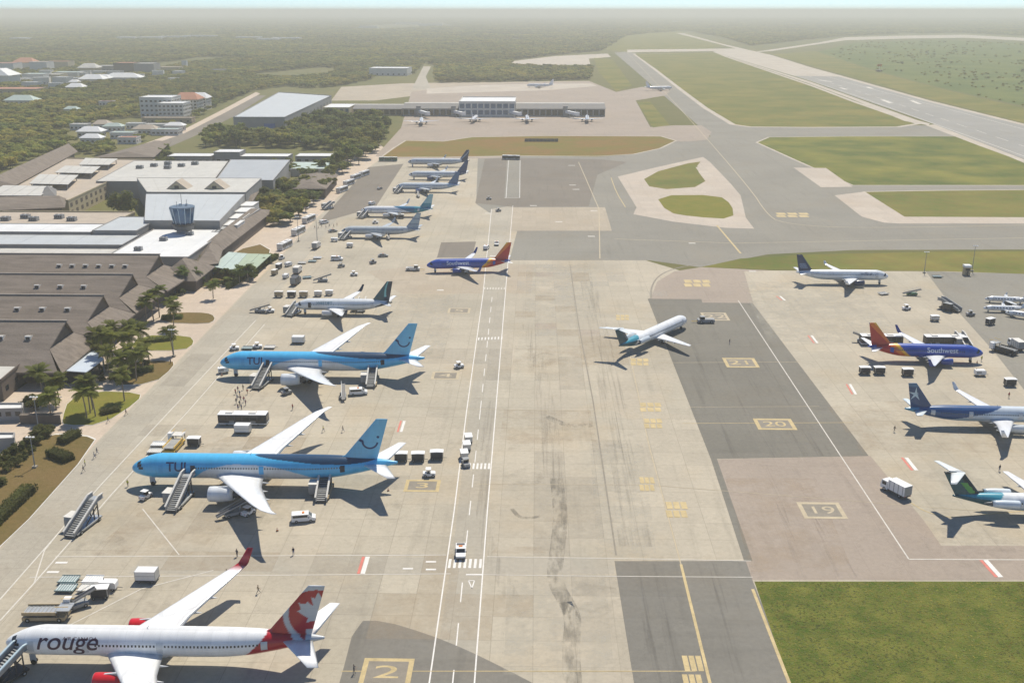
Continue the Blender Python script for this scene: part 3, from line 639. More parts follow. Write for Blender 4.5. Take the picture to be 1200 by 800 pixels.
        for sg in (1, -1):
            st = []
            for q in (0, .08, .2, kink, .5, .65, .8, .92, 1):
                y = q * b; ch = cr + (ck - cr) * q / kink if q < kink else ck + (ct - ck) * (q - kink) / (1 - kink)
                lex = wx - sw * y
                if T.get('rake') and q > .9: lex -= (q - .9) * b * .55; ch *= 1 - 4.2 * (q - .9)
                fl = .0 if not T.get('rake') else 1.6 * q ** 2.2
                st.append(((lex, sg * y, zr + dih * y + fl * .5), ch, (0, 0, 1), .13 - .04 * q))
            if T['wl']:
                le = Vector(st[-1][0]); h = T['wl']
                for u, dy, dz in ((.25, .35, .12), (.55, .6, .45), (1, .95, 1)):
                    st.append(((le.x - u * h * .75, sg * (b + dy * h * .33), le.z + dz * h), ct * (1 - .55 * u), (0, -sg * min(1, dz * 1.6), 1 - dz * .9), .09))
            zt = st[8][0][2]
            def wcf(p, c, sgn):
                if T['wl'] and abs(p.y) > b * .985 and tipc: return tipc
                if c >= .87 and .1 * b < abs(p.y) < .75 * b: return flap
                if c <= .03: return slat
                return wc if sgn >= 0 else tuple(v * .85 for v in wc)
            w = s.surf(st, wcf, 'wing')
            # flap track fairings and aileron gap
            for q in (.22, .42, .6):
                y = q * b; ch = cr + (ck - cr) * q / kink if q < kink else ck + (ct - ck) * (q - kink) / (1 - kink)
                x = wx - sw * y - ch * .62; z = zr + dih * y - .25
                k = D / 5.
                m = MB().lathe([(.3, .02), (0, .2 * k), (-ch * .3, .3 * k), (-ch * .55, .03)], (x, sg * y, z), 8); fo = m.build('flap_fairing', 'engine_grey', w, True)
            # engines
            if not T.get('ttail'):
                y = T['es'] * b; lex = wx - sw * y; er, el = T['er'], T['el']
                c = (lex + el * .72, sg * y, zr + dih * y - er * 1.12)
                if c[2] - er < .45: c = (c[0], c[1], er + .5)
                s.engine(c, er, el, liv, True, (lex - .2 * ck, sg * y, zr + dih * y))
        # tail
        frc, ftc, fh, fs = T['fin']; fx = L * (.5 - T['fx']); zt = s.cz(fx - frc * .4) + s.rad(fx - frc * .4) * .86
        s.fin0 = (fx, zt, frc, ftc, fh, math.tan(R(fs)))
        N = int(26 * s.res) + 12; NC = int(26 * s.res) + 12; P = []; C = []
        ff = liv['fin']; tfs = math.tan(R(fs))
        for sg in (1, -1):
            for i in range(N + 1):
                u = i / N; z = zt + fh * u - .5 * (1 - u); ch = frc + (ftc - frc) * u; ext = frc * .42 * max(0, 1 - u / .13) ** 1.6
                for j in range(NC + 1):
                    c = j / NC; x = fx - tfs * fh * u + ext - c * (ch + ext)
                    th = .5 * .09 * ch * 4 * c ** .6 * (1 - c) * .8 + .012
                    P.append((x, sg * th, z)); C.append(ff(u, c, x, z))
        W = NC + 1; H = (N + 1) * W; F = []
        for k in (0, 1):
            for i in range(N):
                for j in range(NC):
                    q = (k * H + i * W + j, k * H + i * W + j + 1, k * H + (i + 1) * W + j + 1, k * H + (i + 1) * W + j); F.append(q if k == 0 else tuple(reversed(q)))
        for i in range(N): F += [(i * W, (i + 1) * W, H + (i + 1) * W, H + i * W), (i * W + NC, H + i * W + NC, H + (i + 1) * W + NC, (i + 1) * W + NC)]
        for j in range(NC): F.append((N * W + j, N * W + j + 1, H + N * W + j + 1, H + N * W + j))
        fo = s.col_mesh(MB().add(P, F), 'tail_fin', C); fix_normals(fo); s.finobj = fo
        sb, src, stc, ssw = T['st']; sc = liv.get('stab', WHITE)
        for sg in (1, -1):
            if T.get('ttail'): lx, z0, y0 = fx - tfs * fh + .4, zt + fh - .1, 0
            else: lx, z0, y0 = s.L * (.5 - .86), s.cz(fx - frc * .7) + s.rad(fx - frc * .7) * .12, .1
            st = [((lx - math.tan(R(ssw)) * sb * q, sg * (y0 + sb * q), z0 + sb * q * (.10 if not T.get('ttail') else -.01)), src + (stc - src) * q, (0, 0, 1), .09) for q in (0, .3, .7, 1)]
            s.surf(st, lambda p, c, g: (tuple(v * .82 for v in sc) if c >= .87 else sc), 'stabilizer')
        if T.get('ttail'):
            er, el = T['er'], T['el']; x = L * (.5 - .70)
            for sg in (1, -1):
                s.engine((x, sg * (s.rad(x - 2) + er * 1.25), s.z + Rr * .35), er, el, liv, True, None, sg)
        # landing gear
        def gear(x, y, h, r, w, ax, nm):
            m = MB(); m.cyl((x, y, h), (x, y, r), r * .22, 8, 0); g = m.build(nm, 'steel', root)
            d = MB().bb(x - r * 1.2, x + r * 1.2, y + (w * 1.2 if y >= 0 else -w * 1.2) - .03, y + (w * 1.2 if y >= 0 else -w * 1.2) + .03, r * 1.3, h); d.build('gear_door', 'engine_grey', g)
            for dx in ax:
                for sy in (-1, 1):
                    MB().cyl((x + dx, y + sy * w - .16 * r, r), (x + dx, y + sy * w + .16 * r + .1, r), r, 14).build('wheel', 'rubber', g)
        r = .115 * D if D > 3 else .26
        gear(L * (.5 - T['nose'] * .62), 0, s.z - Rr * .8, r * .8, r * .5, (0,), 'nose_gear')
        gx = wx - cr * .72; ax = (-r * 1.25, r * 1.25) if D > 4.5 else (0,)
        for sg in (1, -1): gear(gx, sg * D * (.95 if D > 3 else .75), zr + .4, r, r * .62, ax, 'main_gear')
        # windows, cockpit, doors
        wz = math.asin(.22); m = MB(); wcnt = 0
        x0, x1 = L * (.5 - liv.get('w0', T['nose'] * 1.12)), L * (.5 - .80); stp = .62 if D > 3 else 1.1
        for sg in (0, 1):
            x = x0
            while x > x1:
                a = wz if sg == 0 else math.pi - wz; da = .19 / Rr if D > 3 else .2 / Rr
                s.patch(x, x - stp * .48, a - da, a + da, .025, 1, 1, m); x -= stp
        wo = m.build('window_row', 'glass_dark', root); wo['kind'] = 'stuff'
        tn = T['nose']
        for sg in (0, 1):
            for t0, t1, a0, a1 in ((.235, .36, .72, 1.18), (.25, .40, .38, .70), (.30, .46, .10, .36)):
                if sg: a0, a1 = math.pi - a0, math.pi - a1
                s.patch(L * (.5 - tn * t0), L * (.5 - tn * t1), a0, a1, .03, 2, 3).build('cockpit_window', 'glass_dark', root)
        dh = 1.0 / Rr if D > 3 else .6 / Rr
        for td in liv.get('doors', (tn * 1.02, .80)):
            for sg in (0, 1):
                x = L * (.5 - td); c = math.asin(.08)
                a0, a1 = c - dh, c + dh
                if sg: a0, a1 = math.pi - a0, math.pi - a1
                m = s.patch(x + .55, x - .55, a0, a1, .03, 1, 5); dm = 'door_dark' if (td, sg) in liv.get('open', ()) else liv.get('door', 'engine_grey')
                m.build('door', dm, root)
        s.decals = []
        MB().cyl((L * .05, 0, s.cz(L * .05) + s.R), (L * .05 - .4, 0, s.cz(L * .05) + s.R + .5), .05, 5).build('antenna', 'engine_grey', root)
    def engine(s, c, er, el, liv, pyl, top, side=0):
        e = MB(); e.lathe([(-el * .08, er * .78), (0, er * .84), (el * .03, er * .93), (0.02, er * .97), (-el * .15, er * 1.0), (-el * .5, er), (-el * .8, er * .86), (-el * .95, er * .72), (-el * .93, er * .66)], c, 24)
        col = liv.get('eng', lin((215, 217, 218))); lip = lin((200, 202, 204))
        n = 24; C = []
        for k in range(9): C += [lip if k in (0, 1, 2) else col] * n
        o = s.col_mesh(e, 'engine', C); fix_normals(o)
        f = MB(); f.lathe([(-el * .1, er * .8), (-el * .1, .02)], c, 18); f.build('fan', 'charcoal', o)
        f = MB(); f.lathe([(-el * .1, er * .25), (el * -.03, er * .12), (0, .02)], c, 12); f.build('spinner', 'engine_grey', o, True)
        f = MB(); f.lathe([(-el * .9, er * .5), (-el * 1.08, er * .36), (-el * 1.25, .03)], c, 14); f.build('exhaust_cone', 'dark_steel', o, True)
        f = MB(); f.lathe([(-el * .85, er * .68), (-el * .86, .05)], c, 14); f.build('exhaust', 'charcoal', o)
        if top:
            p = MB(); w = er * .12
            p.prof([(c[0] - el * .12, c[2] + er * .9), (top[0] + 1, top[2] + .1), (top[0] - 2.2, top[2] - .1), (c[0] - el, c[2] + er * .5)], c[1] - w, c[1] + w); po = p.build('pylon', 'engine_grey', o); fix_normals(po)
        elif side:
            p = MB().bb(c[0] - el * .75, c[0] - el * .25, min(c[1], c[1] - side * er * 1.6), max(c[1], c[1] - side * er * 1.6), c[2] - .12, c[2] + .12); p.build('pylon', 'engine_grey', o)
    def text(s, txt, tx, zc, size, col, sides=(0, 1), shear=0., sx=1.0, bold=0.):
        """lettering wrapped on the skin; tx = t of its end nearest the nose"""
        cu = bpy.data.curves.new('t', 'FONT'); cu.body = txt; cu.size = size; cu.shear = shear; cu.align_y = 'CENTER'; cu.offset = bold
        to = bpy.data.objects.new('t', cu); COL.objects.link(to); dg = bpy.context.evaluated_depsgraph_get(); dg.update()
        me0 = bpy.data.meshes.new_from_object(to.evaluated_get(dg)); bpy.data.objects.remove(to)
        bm = bmesh.new(); bm.from_mesh(me0)
        ys = [v.co.y for v in bm.verts]; y0, y1 = min(ys), max(ys)
        for k in range(1, 8):
            bmesh.ops.bisect_plane(bm, geom=bm.verts[:] + bm.edges[:] + bm.faces[:], plane_co=(0, y0 + (y1 - y0) * k / 8, 0), plane_no=(0, 1, 0))
        w = max(v.co.x for v in bm.verts) * sx; base = [v.co.copy() for v in bm.verts]
        ym = (y0 + y1) / 2
        for sd_ in sides:
            for v, p in zip(bm.verts, base):
                u = p.x * sx; xx = s.L * (.5 - tx) - u if sd_ == 0 else s.L * (.5 - tx) - w + u
                a = math.asin(max(-.95, min(.95, zc))) + (p.y - ym) / s.R
                v.co = s.S(xx, a if sd_ == 0 else math.pi - a, .035)
            me = bpy.data.meshes.new('lettering'); bm.to_mesh(me); me.materials.append(MAT[col])
            o = bpy.data.objects.new('lettering', me); COL.objects.link(o); o.parent = s.root
        bm.free()
    def fin_poly(s, polys, col, name='emblem'):
        """flat emblem on both faces of the fin: polygons in (x aft of fin root LE, z above root)"""
        fx, zt, frc, ftc, fh, tf = s.fin0
        for sg in (1, -1):
            mb = MB()
            for poly in polys:
                P = []
                for X, Z in poly:
                    x = fx - X; u = max(0, min(1, Z / fh)); ch = frc + (ftc - frc) * u; c = max(.01, min(.99, (fx - tf * Z - x) / ch))
                    th = .5 * .09 * ch * 4 * c ** .6 * (1 - c) * .8 + .05
                    P.append((x, sg * th, zt + Z))
                mb.add(P, [list(range(len(P)))])
            mb.build(name, col, s.finobj)
    def put(s, px, py, z=None, head=180., z0=.035):
        """nose tip seen at pixel (px,py) at the nose's own height; heading in degrees from +X"""
        zn = s.cz(s.L / 2) if z is None else z
        p = G(px, py, zn); h = R(head)
        s.root.location = (p.x - math.cos(h) * s.L / 2, p.y - math.sin(h) * s.L / 2, z0); s.root.rotation_euler.z = h
        return s
def arc_poly(cx, cz, r, a0, a1, w, n=14):
    o = [(cx + (r + w / 2) * math.cos(R(a0 + (a1 - a0) * i / n)), cz + (r + w / 2) * math.sin(R(a0 + (a1 - a0) * i / n))) for i in range(n + 1)]
    i_ = [(cx + (r - w / 2) * math.cos(R(a1 - (a1 - a0) * i / n)), cz + (r - w / 2) * math.sin(R(a1 - (a1 - a0) * i / n))) for i in range(n + 1)]
    return [[o[k], o[k + 1], i_[n - k - 1], i_[n - k]] for k in range(n)]
def disc_poly(cx, cz, r, n=12): return [(cx + r * math.cos(2 * math.pi * i / n), cz + r * math.sin(2 * math.pi * i / n)) for i in range(n)]
def inpoly(x, y, P):
    c = False; j = len(P) - 1
    for i in range(len(P)):
        if (P[i][1] > y) != (P[j][1] > y) and x < (P[j][0] - P[i][0]) * (y - P[i][1]) / (P[j][1] - P[i][1]) + P[i][0]: c = not c
        j = i
    return c
mat('door_blue', lin((74, 168, 218)), .35, 0, .05, 1); mat('door_royal', lin((44, 82, 170)), .35, 0, .05, 1); mat('door_dark', (.03, .035, .05), .6, 0, .1, 1); mat('letter_navy', (.012, .04, .13), .4, 0, .1, 1); mat('letter_plum', (.05, .015, .04), .4, 0, .1, 1)
mat('letter_white', (.75, .77, .8), .4, 0, .05, 1); mat('letter_teal', (.02, .16, .2), .4, 0, .05, 1); mat('emblem_pale', (.5, .62, .66), .4, 0, .05, 1); mat('emblem_green', (.12, .38, .10), .4, 0, .05, 1)
mat('letter_grey', (.33, .36, .4), .4, 0, .05, 1)

W_ = lin((236, 237, 236)); LG = lin((205, 210, 212))
# ---- bright-blue wide-bodies
TB, TN, TG = lin((80, 182, 230)), lin((20, 60, 92)), lin((212, 216, 217))
def tui_fus(t, zr, x, z, y):
    f1 = cr_interp([.22, .30, .40, .52, .64, .74], [-1.2, .1, .52, .42, -.2, -1.2], t)
    f2 = cr_interp([.40, .50, .62, .74, .86, .93, 1.], [1.2, .93, .72, .50, .36, .45, .8], t)
    if .22 < t < .74 and zr < f1: return TG
    if t > .40 and zr > f2: return TN
    if t > .74 and zr < -.62: return lin((70, 150, 190))
    if t < .2 and zr < -.8: return lin((120, 180, 210))
    return TB
def tui_fin(u, c, x, z): return lin((104, 184, 220)) if u > .02 else TN
def tui(label):
    p = Plane('wide_body_airliner', '787', dict(fus=tui_fus, fin=tui_fin, wing=W_, stab=W_, belly=TG, eng=lin((222, 226, 228)), door='door_blue', w0=.255, doors=(.125, .245, .50, .80), open=((.245, 0), (.80, 0))), label, 2.4)
    p.text('TUI', .145, .30, 3.1, 'letter_navy', bold=.05)
    fx, zt, frc, ftc, fh, tf = p.fin0
    cx, cz_ = tf * 3.9 + 3.6, 4.4
    p.fin_poly(arc_poly(cx, cz_, 1.75, 190, 350, .42), 'letter_navy', 'smile_arc'); p.fin_poly([disc_poly(cx + 1.9, cz_ + 1.05, .32)], 'letter_navy', 'smile_dot'); p.fin_poly([[(cx - 2.7, cz_ + .1), (cx - 1.4, cz_ - .5), (cx - 1.5, cz_ + .25), (cx - 2.3, cz_ + .55)]], 'letter_navy', 'smile_wing')
    return p
tui('bright blue wide-body airliner with boarding stairs, beside three parked carts').put(155, 548, None, 180.)
tui('bright blue wide-body airliner with passengers queueing at its front stairs').put(258, 425, None, 180.)
# ---- white and red wide-body
RD, RG = lin((176, 24, 42)), lin((196, 199, 201))
_leaf = [(0, -1), (.08, -.35), (.62, -.45), (.52, -.22), (1., .18), (.82, .28), (.92, .62), (.60, .55), (.52, .70), (.24, .42), (.34, .95), (.16, .86), (0, 1.2)]
LEAF = _leaf + [(-a, b) for a, b in reversed(_leaf[1:-1])]
RC = [None, None]
def rouge_col(x, z, onfin):
    cx, cz_ = RC; d = math.hypot(x - cx, z - cz_)
    if 4.9 < d < 5.9: return RG
    if d <= 4.9:
        return RG if inpoly((x - cx + .3) / 3.7, (z - cz_ - .3) / 3.5, LEAF) or (z < cz_ - 2.6 and x < cx + 2.2) else RD
    return RD
def rouge_fus(t, zr, x, z, y):
    q = x + (z - 4.7) * 1.0
    if q < -15.6:
        if math.hypot(x - RC[0], z - RC[1]) > 4.9 and x < RC[0] - 1: return RG
        return rouge_col(x, z, False)
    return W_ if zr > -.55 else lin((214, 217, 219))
T7 = TYPES['767']; RC[0] = T7['L'] * (.5 - T7['fx']) - 9.3; RC[1] = 10.2
rg = Plane('wide_body_airliner', '767', dict(fus=rouge_fus, fin=lambda u, c, x, z: rouge_col(x, z, True), wing=W_, stab=W_, tip=RD, eng=lin((205, 30, 42)), w0=.30, doors=(.1, .27, .5, .82)), 'white wide-body airliner with red maple leaf tail and red wingtips', 1.5)
rg.text('rouge', .115, .10, 4.3, 'letter_plum', shear=.25, sx=1.05, bold=.03); rg.text('AIR CANADA', .20, .62, .75, 'letter_plum', sx=1.3)
rg.put(7, 752, None, 180.)
# ---- narrow-bodies by the terminal
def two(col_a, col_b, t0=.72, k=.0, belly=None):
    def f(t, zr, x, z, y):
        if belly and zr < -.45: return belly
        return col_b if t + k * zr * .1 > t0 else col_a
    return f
def plain(c): return lambda u, cc, x, z: c
WT = lin((18, 82, 92)); WN = lin((14, 44, 66))
def wj_fin(u, c, x, z):
    q = c * .8 + u * .5
    if .62 < q < .74 and u > .25: return lin((120, 190, 190))
    return WT if q < .62 else WN
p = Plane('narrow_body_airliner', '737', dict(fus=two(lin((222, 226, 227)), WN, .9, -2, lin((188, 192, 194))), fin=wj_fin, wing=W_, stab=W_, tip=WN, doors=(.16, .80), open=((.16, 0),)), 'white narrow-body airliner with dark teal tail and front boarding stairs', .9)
p.text('WESTJET', .23, .42, 1.5, 'letter_teal'); p.put(346, 358, None, 180.)
SB, SR, SO, SY = lin((34, 74, 168)), lin((184, 36, 40)), lin((222, 116, 44)), lin((240, 184, 50))
def sw_band(x, z, L, fx):
    q = (x - fx) - (z - 5.3) * .62 * -1   # diagonal bands rising aft
    return q
def southwest(label, px, py, head):
    T = TYPES['737']; fx = T['L'] * (.5 - T['fx'])
    def bands(x, z):
        q = x - fx + (z - 4.2) * 1.05
        if q > 3.2: return SB
        if q > 1.9: return SY
        if q > .2: return SO
        return SR
    def fus(t, zr, x, z, y):
        if t > .6: 
            c = bands(x, z)
            if t > .93: return SB
            return c
        return SB if zr > -.78 else lin((200, 60, 50))
    p = Plane('narrow_body_airliner', '737', dict(fus=fus, fin=lambda u, c, x, z: (SB if c > .97 and u > .9 else bands(x, z)), wing=lin((228, 230, 231)), stab=W_, tip=lin((30, 60, 140)), belly=SB, eng=lin((42, 70, 150)), door='door_royal', doors=(.16, .80)), label, .9)
    p.text('Southwest', .235, .34, 2.25, 'letter_white', bold=.02)
    return p.put(px, py, None, head)
southwest('blue narrow-body airliner with orange and red tail being towed by a tug', 500, 311, 186)
southwest('blue narrow-body airliner with red and yellow tail parked beside a white bus', 1152, 414, -3)
silver = Plane('narrow_body_airliner', '738', dict(fus=two(lin((190, 196, 197)), lin((165, 174, 178)), .84, 0, lin((170, 176, 178))), fin=lambda u, c, x, z: lin((160, 178, 186)) if (u * 6) % 2 < 1.5 else lin((120, 140, 160)), wing=lin((190, 195, 197)), stab=lin((190, 195, 197)), belly=LG), 'silver grey narrow-body airliner parked next to the teal-tailed one', .8).put(400, 271, None, 180)
def teal_fus(t, zr, x, z, y):
    f = cr_interp([.42, .6, .8], [1.2, .1, -1.2], t)
    if zr > f and t > .42: return lin((24, 110, 150)) if t < .75 else lin((40, 140, 160))
    if zr < -.55: return lin((205, 160, 70)) if .3 < t < .7 else LG
    return W_
Plane('narrow_body_airliner', '738', dict(fus=teal_fus, fin=lambda u, c, x, z: lin((150, 190, 195)) if u > .35 else lin((40, 140, 160)), wing=lin((215, 220, 222)), belly=lin((205, 160, 70))), 'white narrow-body airliner with teal blue rear fuselage and gold belly', .8).put(423, 247, None, 180)
Plane('narrow_body_airliner', '738', dict(fus=two(lin((205, 212, 216)), lin((150, 175, 195)), .8, 0, lin((120, 145, 175))), fin=plain(lin((60, 100, 140))), wing=lin((215, 220, 222)), belly=lin((60, 90, 140)), eng=lin((60, 90, 140))), 'pale grey airliner with blue belly and mid blue tail', .7).put(464, 219, None, 180)
Plane('narrow_body_airliner', '738', dict(fus=two(lin((214, 218, 220)), lin((28, 66, 110)), .78, 0, lin((150, 165, 180))), fin=plain(lin((28, 66, 110))), wing=lin((215, 220, 222)), eng=lin((30, 60, 110))), 'white airliner with dark blue tail end, between two grey airliners', .7).put(479, 205, None, 180)
Plane('narrow_body_airliner', 'a321', dict(fus=two(lin((196, 202, 206)), lin((40, 58, 92)), .87, 0, lin((165, 172, 180))), fin=lambda u, c, x, z: lin((36, 52, 84)) if abs(u - c) > .12 else lin((130, 150, 175)), wing=lin((200, 206, 208)), stab=lin((40, 58, 92))), 'long light grey airliner with tall navy tail beside the dry grass strip', .7).put(478, 190, None, 180)
# ---- right-hand stands
JN = lin((22, 48, 88))
def jb_fin(u, c, x, z):
    if .2 < u < .5 and .25 < c < .85 and (int(c * 14) + int(u * 18)) % 2 == 0: return lin((120, 150, 185))
    return JN
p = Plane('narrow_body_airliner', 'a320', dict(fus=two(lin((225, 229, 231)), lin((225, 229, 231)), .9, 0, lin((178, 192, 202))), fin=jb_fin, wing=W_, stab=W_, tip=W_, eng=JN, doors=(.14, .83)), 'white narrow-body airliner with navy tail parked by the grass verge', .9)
p.text('jetBlue', .19, .40, 1.7, 'letter_navy'); p.put(1041, 324, None, -1)
AN = lin((28, 78, 132))
def at_fus(t, zr, x, z, y):
    f = cr_interp([.40, .52, .66, .8, .95], [1.2, .45, -.3, -.9, -1.2], t)
    if t > .40 and zr > f: return AN if t < .92 else lin((80, 150, 180))
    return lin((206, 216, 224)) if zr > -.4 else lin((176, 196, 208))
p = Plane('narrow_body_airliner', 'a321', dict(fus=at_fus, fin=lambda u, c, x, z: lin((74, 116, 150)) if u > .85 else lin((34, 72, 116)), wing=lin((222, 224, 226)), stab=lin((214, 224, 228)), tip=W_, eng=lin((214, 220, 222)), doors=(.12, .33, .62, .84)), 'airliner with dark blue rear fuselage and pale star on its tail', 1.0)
fx, zt, frc, ftc, fh, tf = p.fin0; cx, cz_ = tf * 3.6 + 2.4, 3.6
p.fin_poly([[(cx + 2. * math.cos(R(90 + 72 * k)), cz_ + 2. * math.sin(R(90 + 72 * k))), (cx + .55 * math.cos(R(126 + 72 * k)), cz_ + .55 * math.sin(R(126 + 72 * k))), (cx, cz_), (cx + .55 * math.cos(R(54 + 72 * k)), cz_ + .55 * math.sin(R(54 + 72 * k)))] for k in range(5)], 'emblem_pale', 'star')
p.text('transat', .17, .35, 2.0, 'letter_navy'); p.put(1258, 489, None, -2)
VT = lin((16, 86, 100)); VD = lin((14, 50, 66))
def v_fus(t, zr, x, z, y):
    if t + .05 * zr > .80: return VT if zr < .2 else lin((60, 150, 170))
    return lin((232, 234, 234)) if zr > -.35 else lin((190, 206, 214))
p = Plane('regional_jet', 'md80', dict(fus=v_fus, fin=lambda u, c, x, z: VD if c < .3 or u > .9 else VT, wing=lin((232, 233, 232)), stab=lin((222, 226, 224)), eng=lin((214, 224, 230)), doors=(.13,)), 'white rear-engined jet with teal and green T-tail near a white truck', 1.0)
fx, zt, frc, ftc, fh, tf = p.fin0
p.fin_poly([[(tf * z + 1.2 + .25 * math.sin(z * 3), z), (tf * z + 2.6, z), (tf * (z + .6) + 2.7, z + .6), (tf * (z + .6) + 1.2 - .2 * math.sin(z * 3), z + .6)] for z in (.4, 1.0, 1.6, 2.2)], 'emblem_green')
p.put(1358, 597, None, -4)
v2 = Plane('regional_jet', 'md80', dict(fus=v_fus, fin=lambda u, c, x, z: VD if c < .35 else lin((24, 74, 88)), wing=lin((232, 233, 232)), stab=lin((222, 226, 224)), eng=lin((190, 200, 206)), doors=(.13,)), 'white rear-engined jet with teal tail crossing the dark tarmac behind a tug', 1.0)
v2.put(804, 374, None, 53)
# ---- far terminal stands: noses to the building
def far_plane(label, px, py, head, fin, typ='738', fus=None):
    q = Plane('narrow_body_airliner', typ, dict(fus=two(fus or lin((226, 228, 228)), fus or lin((226, 228, 228)), .9), fin=plain(fin), wing=lin((214, 217, 218))), label, .3, group=None)
    p = G(px, py); h = R(head); q.root.location = (p.x, p.y, .03); q.root.rotation_euler.z = h; return q
far_plane('white airliner nosed up to the far terminal beside its solid end wing', 494, 146, 96, lin((232, 232, 230)))
far_plane('white airliner at the jet bridge on the tree side of the glass block', 556, 143, 86, lin((226, 226, 228)), '738', lin((230, 230, 230)))
far_plane('white airliner parked in front of the glass-fronted block of the far terminal', 618, 143, 92, lin((214, 220, 226)))
far_plane('white airliner at the last jet bridge by the open end of the far terminal', 688, 143, 88, lin((220, 214, 214)))
far_plane('white airliner taxiing on the long parallel taxiway', 772, 106, 15, lin((236, 236, 236)))
far_plane('white airliner parked behind the far terminal on pale concrete', 633, 103, 170, lin((236, 236, 236)))
# ---- small private jets at the right edge
bl = dict(fus=two(lin((232, 234, 234)), lin((232, 234, 234)), .9), fin=plain(lin((222, 226, 228))), wing=lin((228, 230, 230)))
for (x, y, h, lb) in ((1154, 350, 172, 'small white private jet at the far side of the jet cluster'), (1152, 361, 176, 'small white private jet with its nose beside the dark steps truck'), (1178, 366, 150, 'small white private jet angled behind two others'), (1190, 352, 185, 'small white private jet half hidden by its neighbours, tail to the verge')):
    Plane('private_jet', 'biz', bl, lb, .35, 'private jet').put(x, y, None, h)

# ================================================================== ground vehicles
ZG = .052
def gp(px, py):
    p = G(px, py); return (p.x, p.y, ZG)
def wheels(root, xs, y, r, w=.28):
    for x in xs:
        for sy in (-1, 1):
            o = MB().cyl((x, sy * y - sy * w, r), (x, sy * y, r), r, 12).build('wheel', 'rubber', root)
            MB().cyl((x, sy * y - sy * .02, r), (x, sy * y + sy * .02, r), r * .5, 8).build('hub_cap', 'steel', o)
def lights(root, x, y, z, back=None):
    for sy in (-1, 1):
        MB().bb(x - .03, x + .04, sy * y - .13, sy * y + .13, z - .08, z + .08).build('headlight', 'lamp_glass', root)
        if back is not None: MB().bb(back - .04, back + .03, sy * y - .1, sy * y + .1, z - .1, z + .1).build('tail_light', 'red', root)
def mk_bus(L=13., W=2.9, H=3.15, side='charcoal', roof='white'):
    def f():
        t = thing('apron_bus', '', 'bus')
        MB().prof([(-L / 2, .35), (L / 2, .35), (L / 2, 1.2), (L / 2 - .12, H - .35), (L / 2 - .35, H - .12), (-L / 2 + .2, H - .12), (-L / 2, H - .35)], -W / 2, W / 2).build('body', side, t)
        r = MB().bb(-L / 2 - .06, L / 2 - .1, -W / 2 - .05, W / 2 + .05, H - .14, H + .02).build('roof', roof, t)
        for x in (-L * .28, L * .2): MB().bb(x - 1., x + 1., -.8, .8, H + .02, H + .28).build('air_conditioner', 'offwhite', r)
        n = max(4, int(L / 1.9)); w = (L - 1.) / n
        for i in range(n):
            x = -L / 2 + .5 + w * (i + .5)
            for sy in (-1, 1): MB().bb(x - w * .43, x + w * .43, sy * W / 2 - .02, sy * W / 2 + .03, 1.35, H - .5).build('window', 'glass_dark', t)
        for x in (-L * .22, L * .22):
            for sy in (-1, 1): MB().bb(x - .7, x + .7, sy * W / 2 - .01, sy * W / 2 + .045, .4, 1.3).build('door', 'grey', t)
        MB().bb(L / 2 - .1, L / 2 + .03, -W * .44, W * .44, 1.3, H - .45).build('windscreen', 'glass_dark', t)
        MB().bb(-L / 2 - .02, L / 2 + .02, -W / 2 - .02, W / 2 + .02, .32, .62).build('skirt', roof, t)
        wheels(t, (-L * .32, L * .32), W / 2, .48); lights(t, L / 2, W * .36, .8, -L / 2); return t
    return f
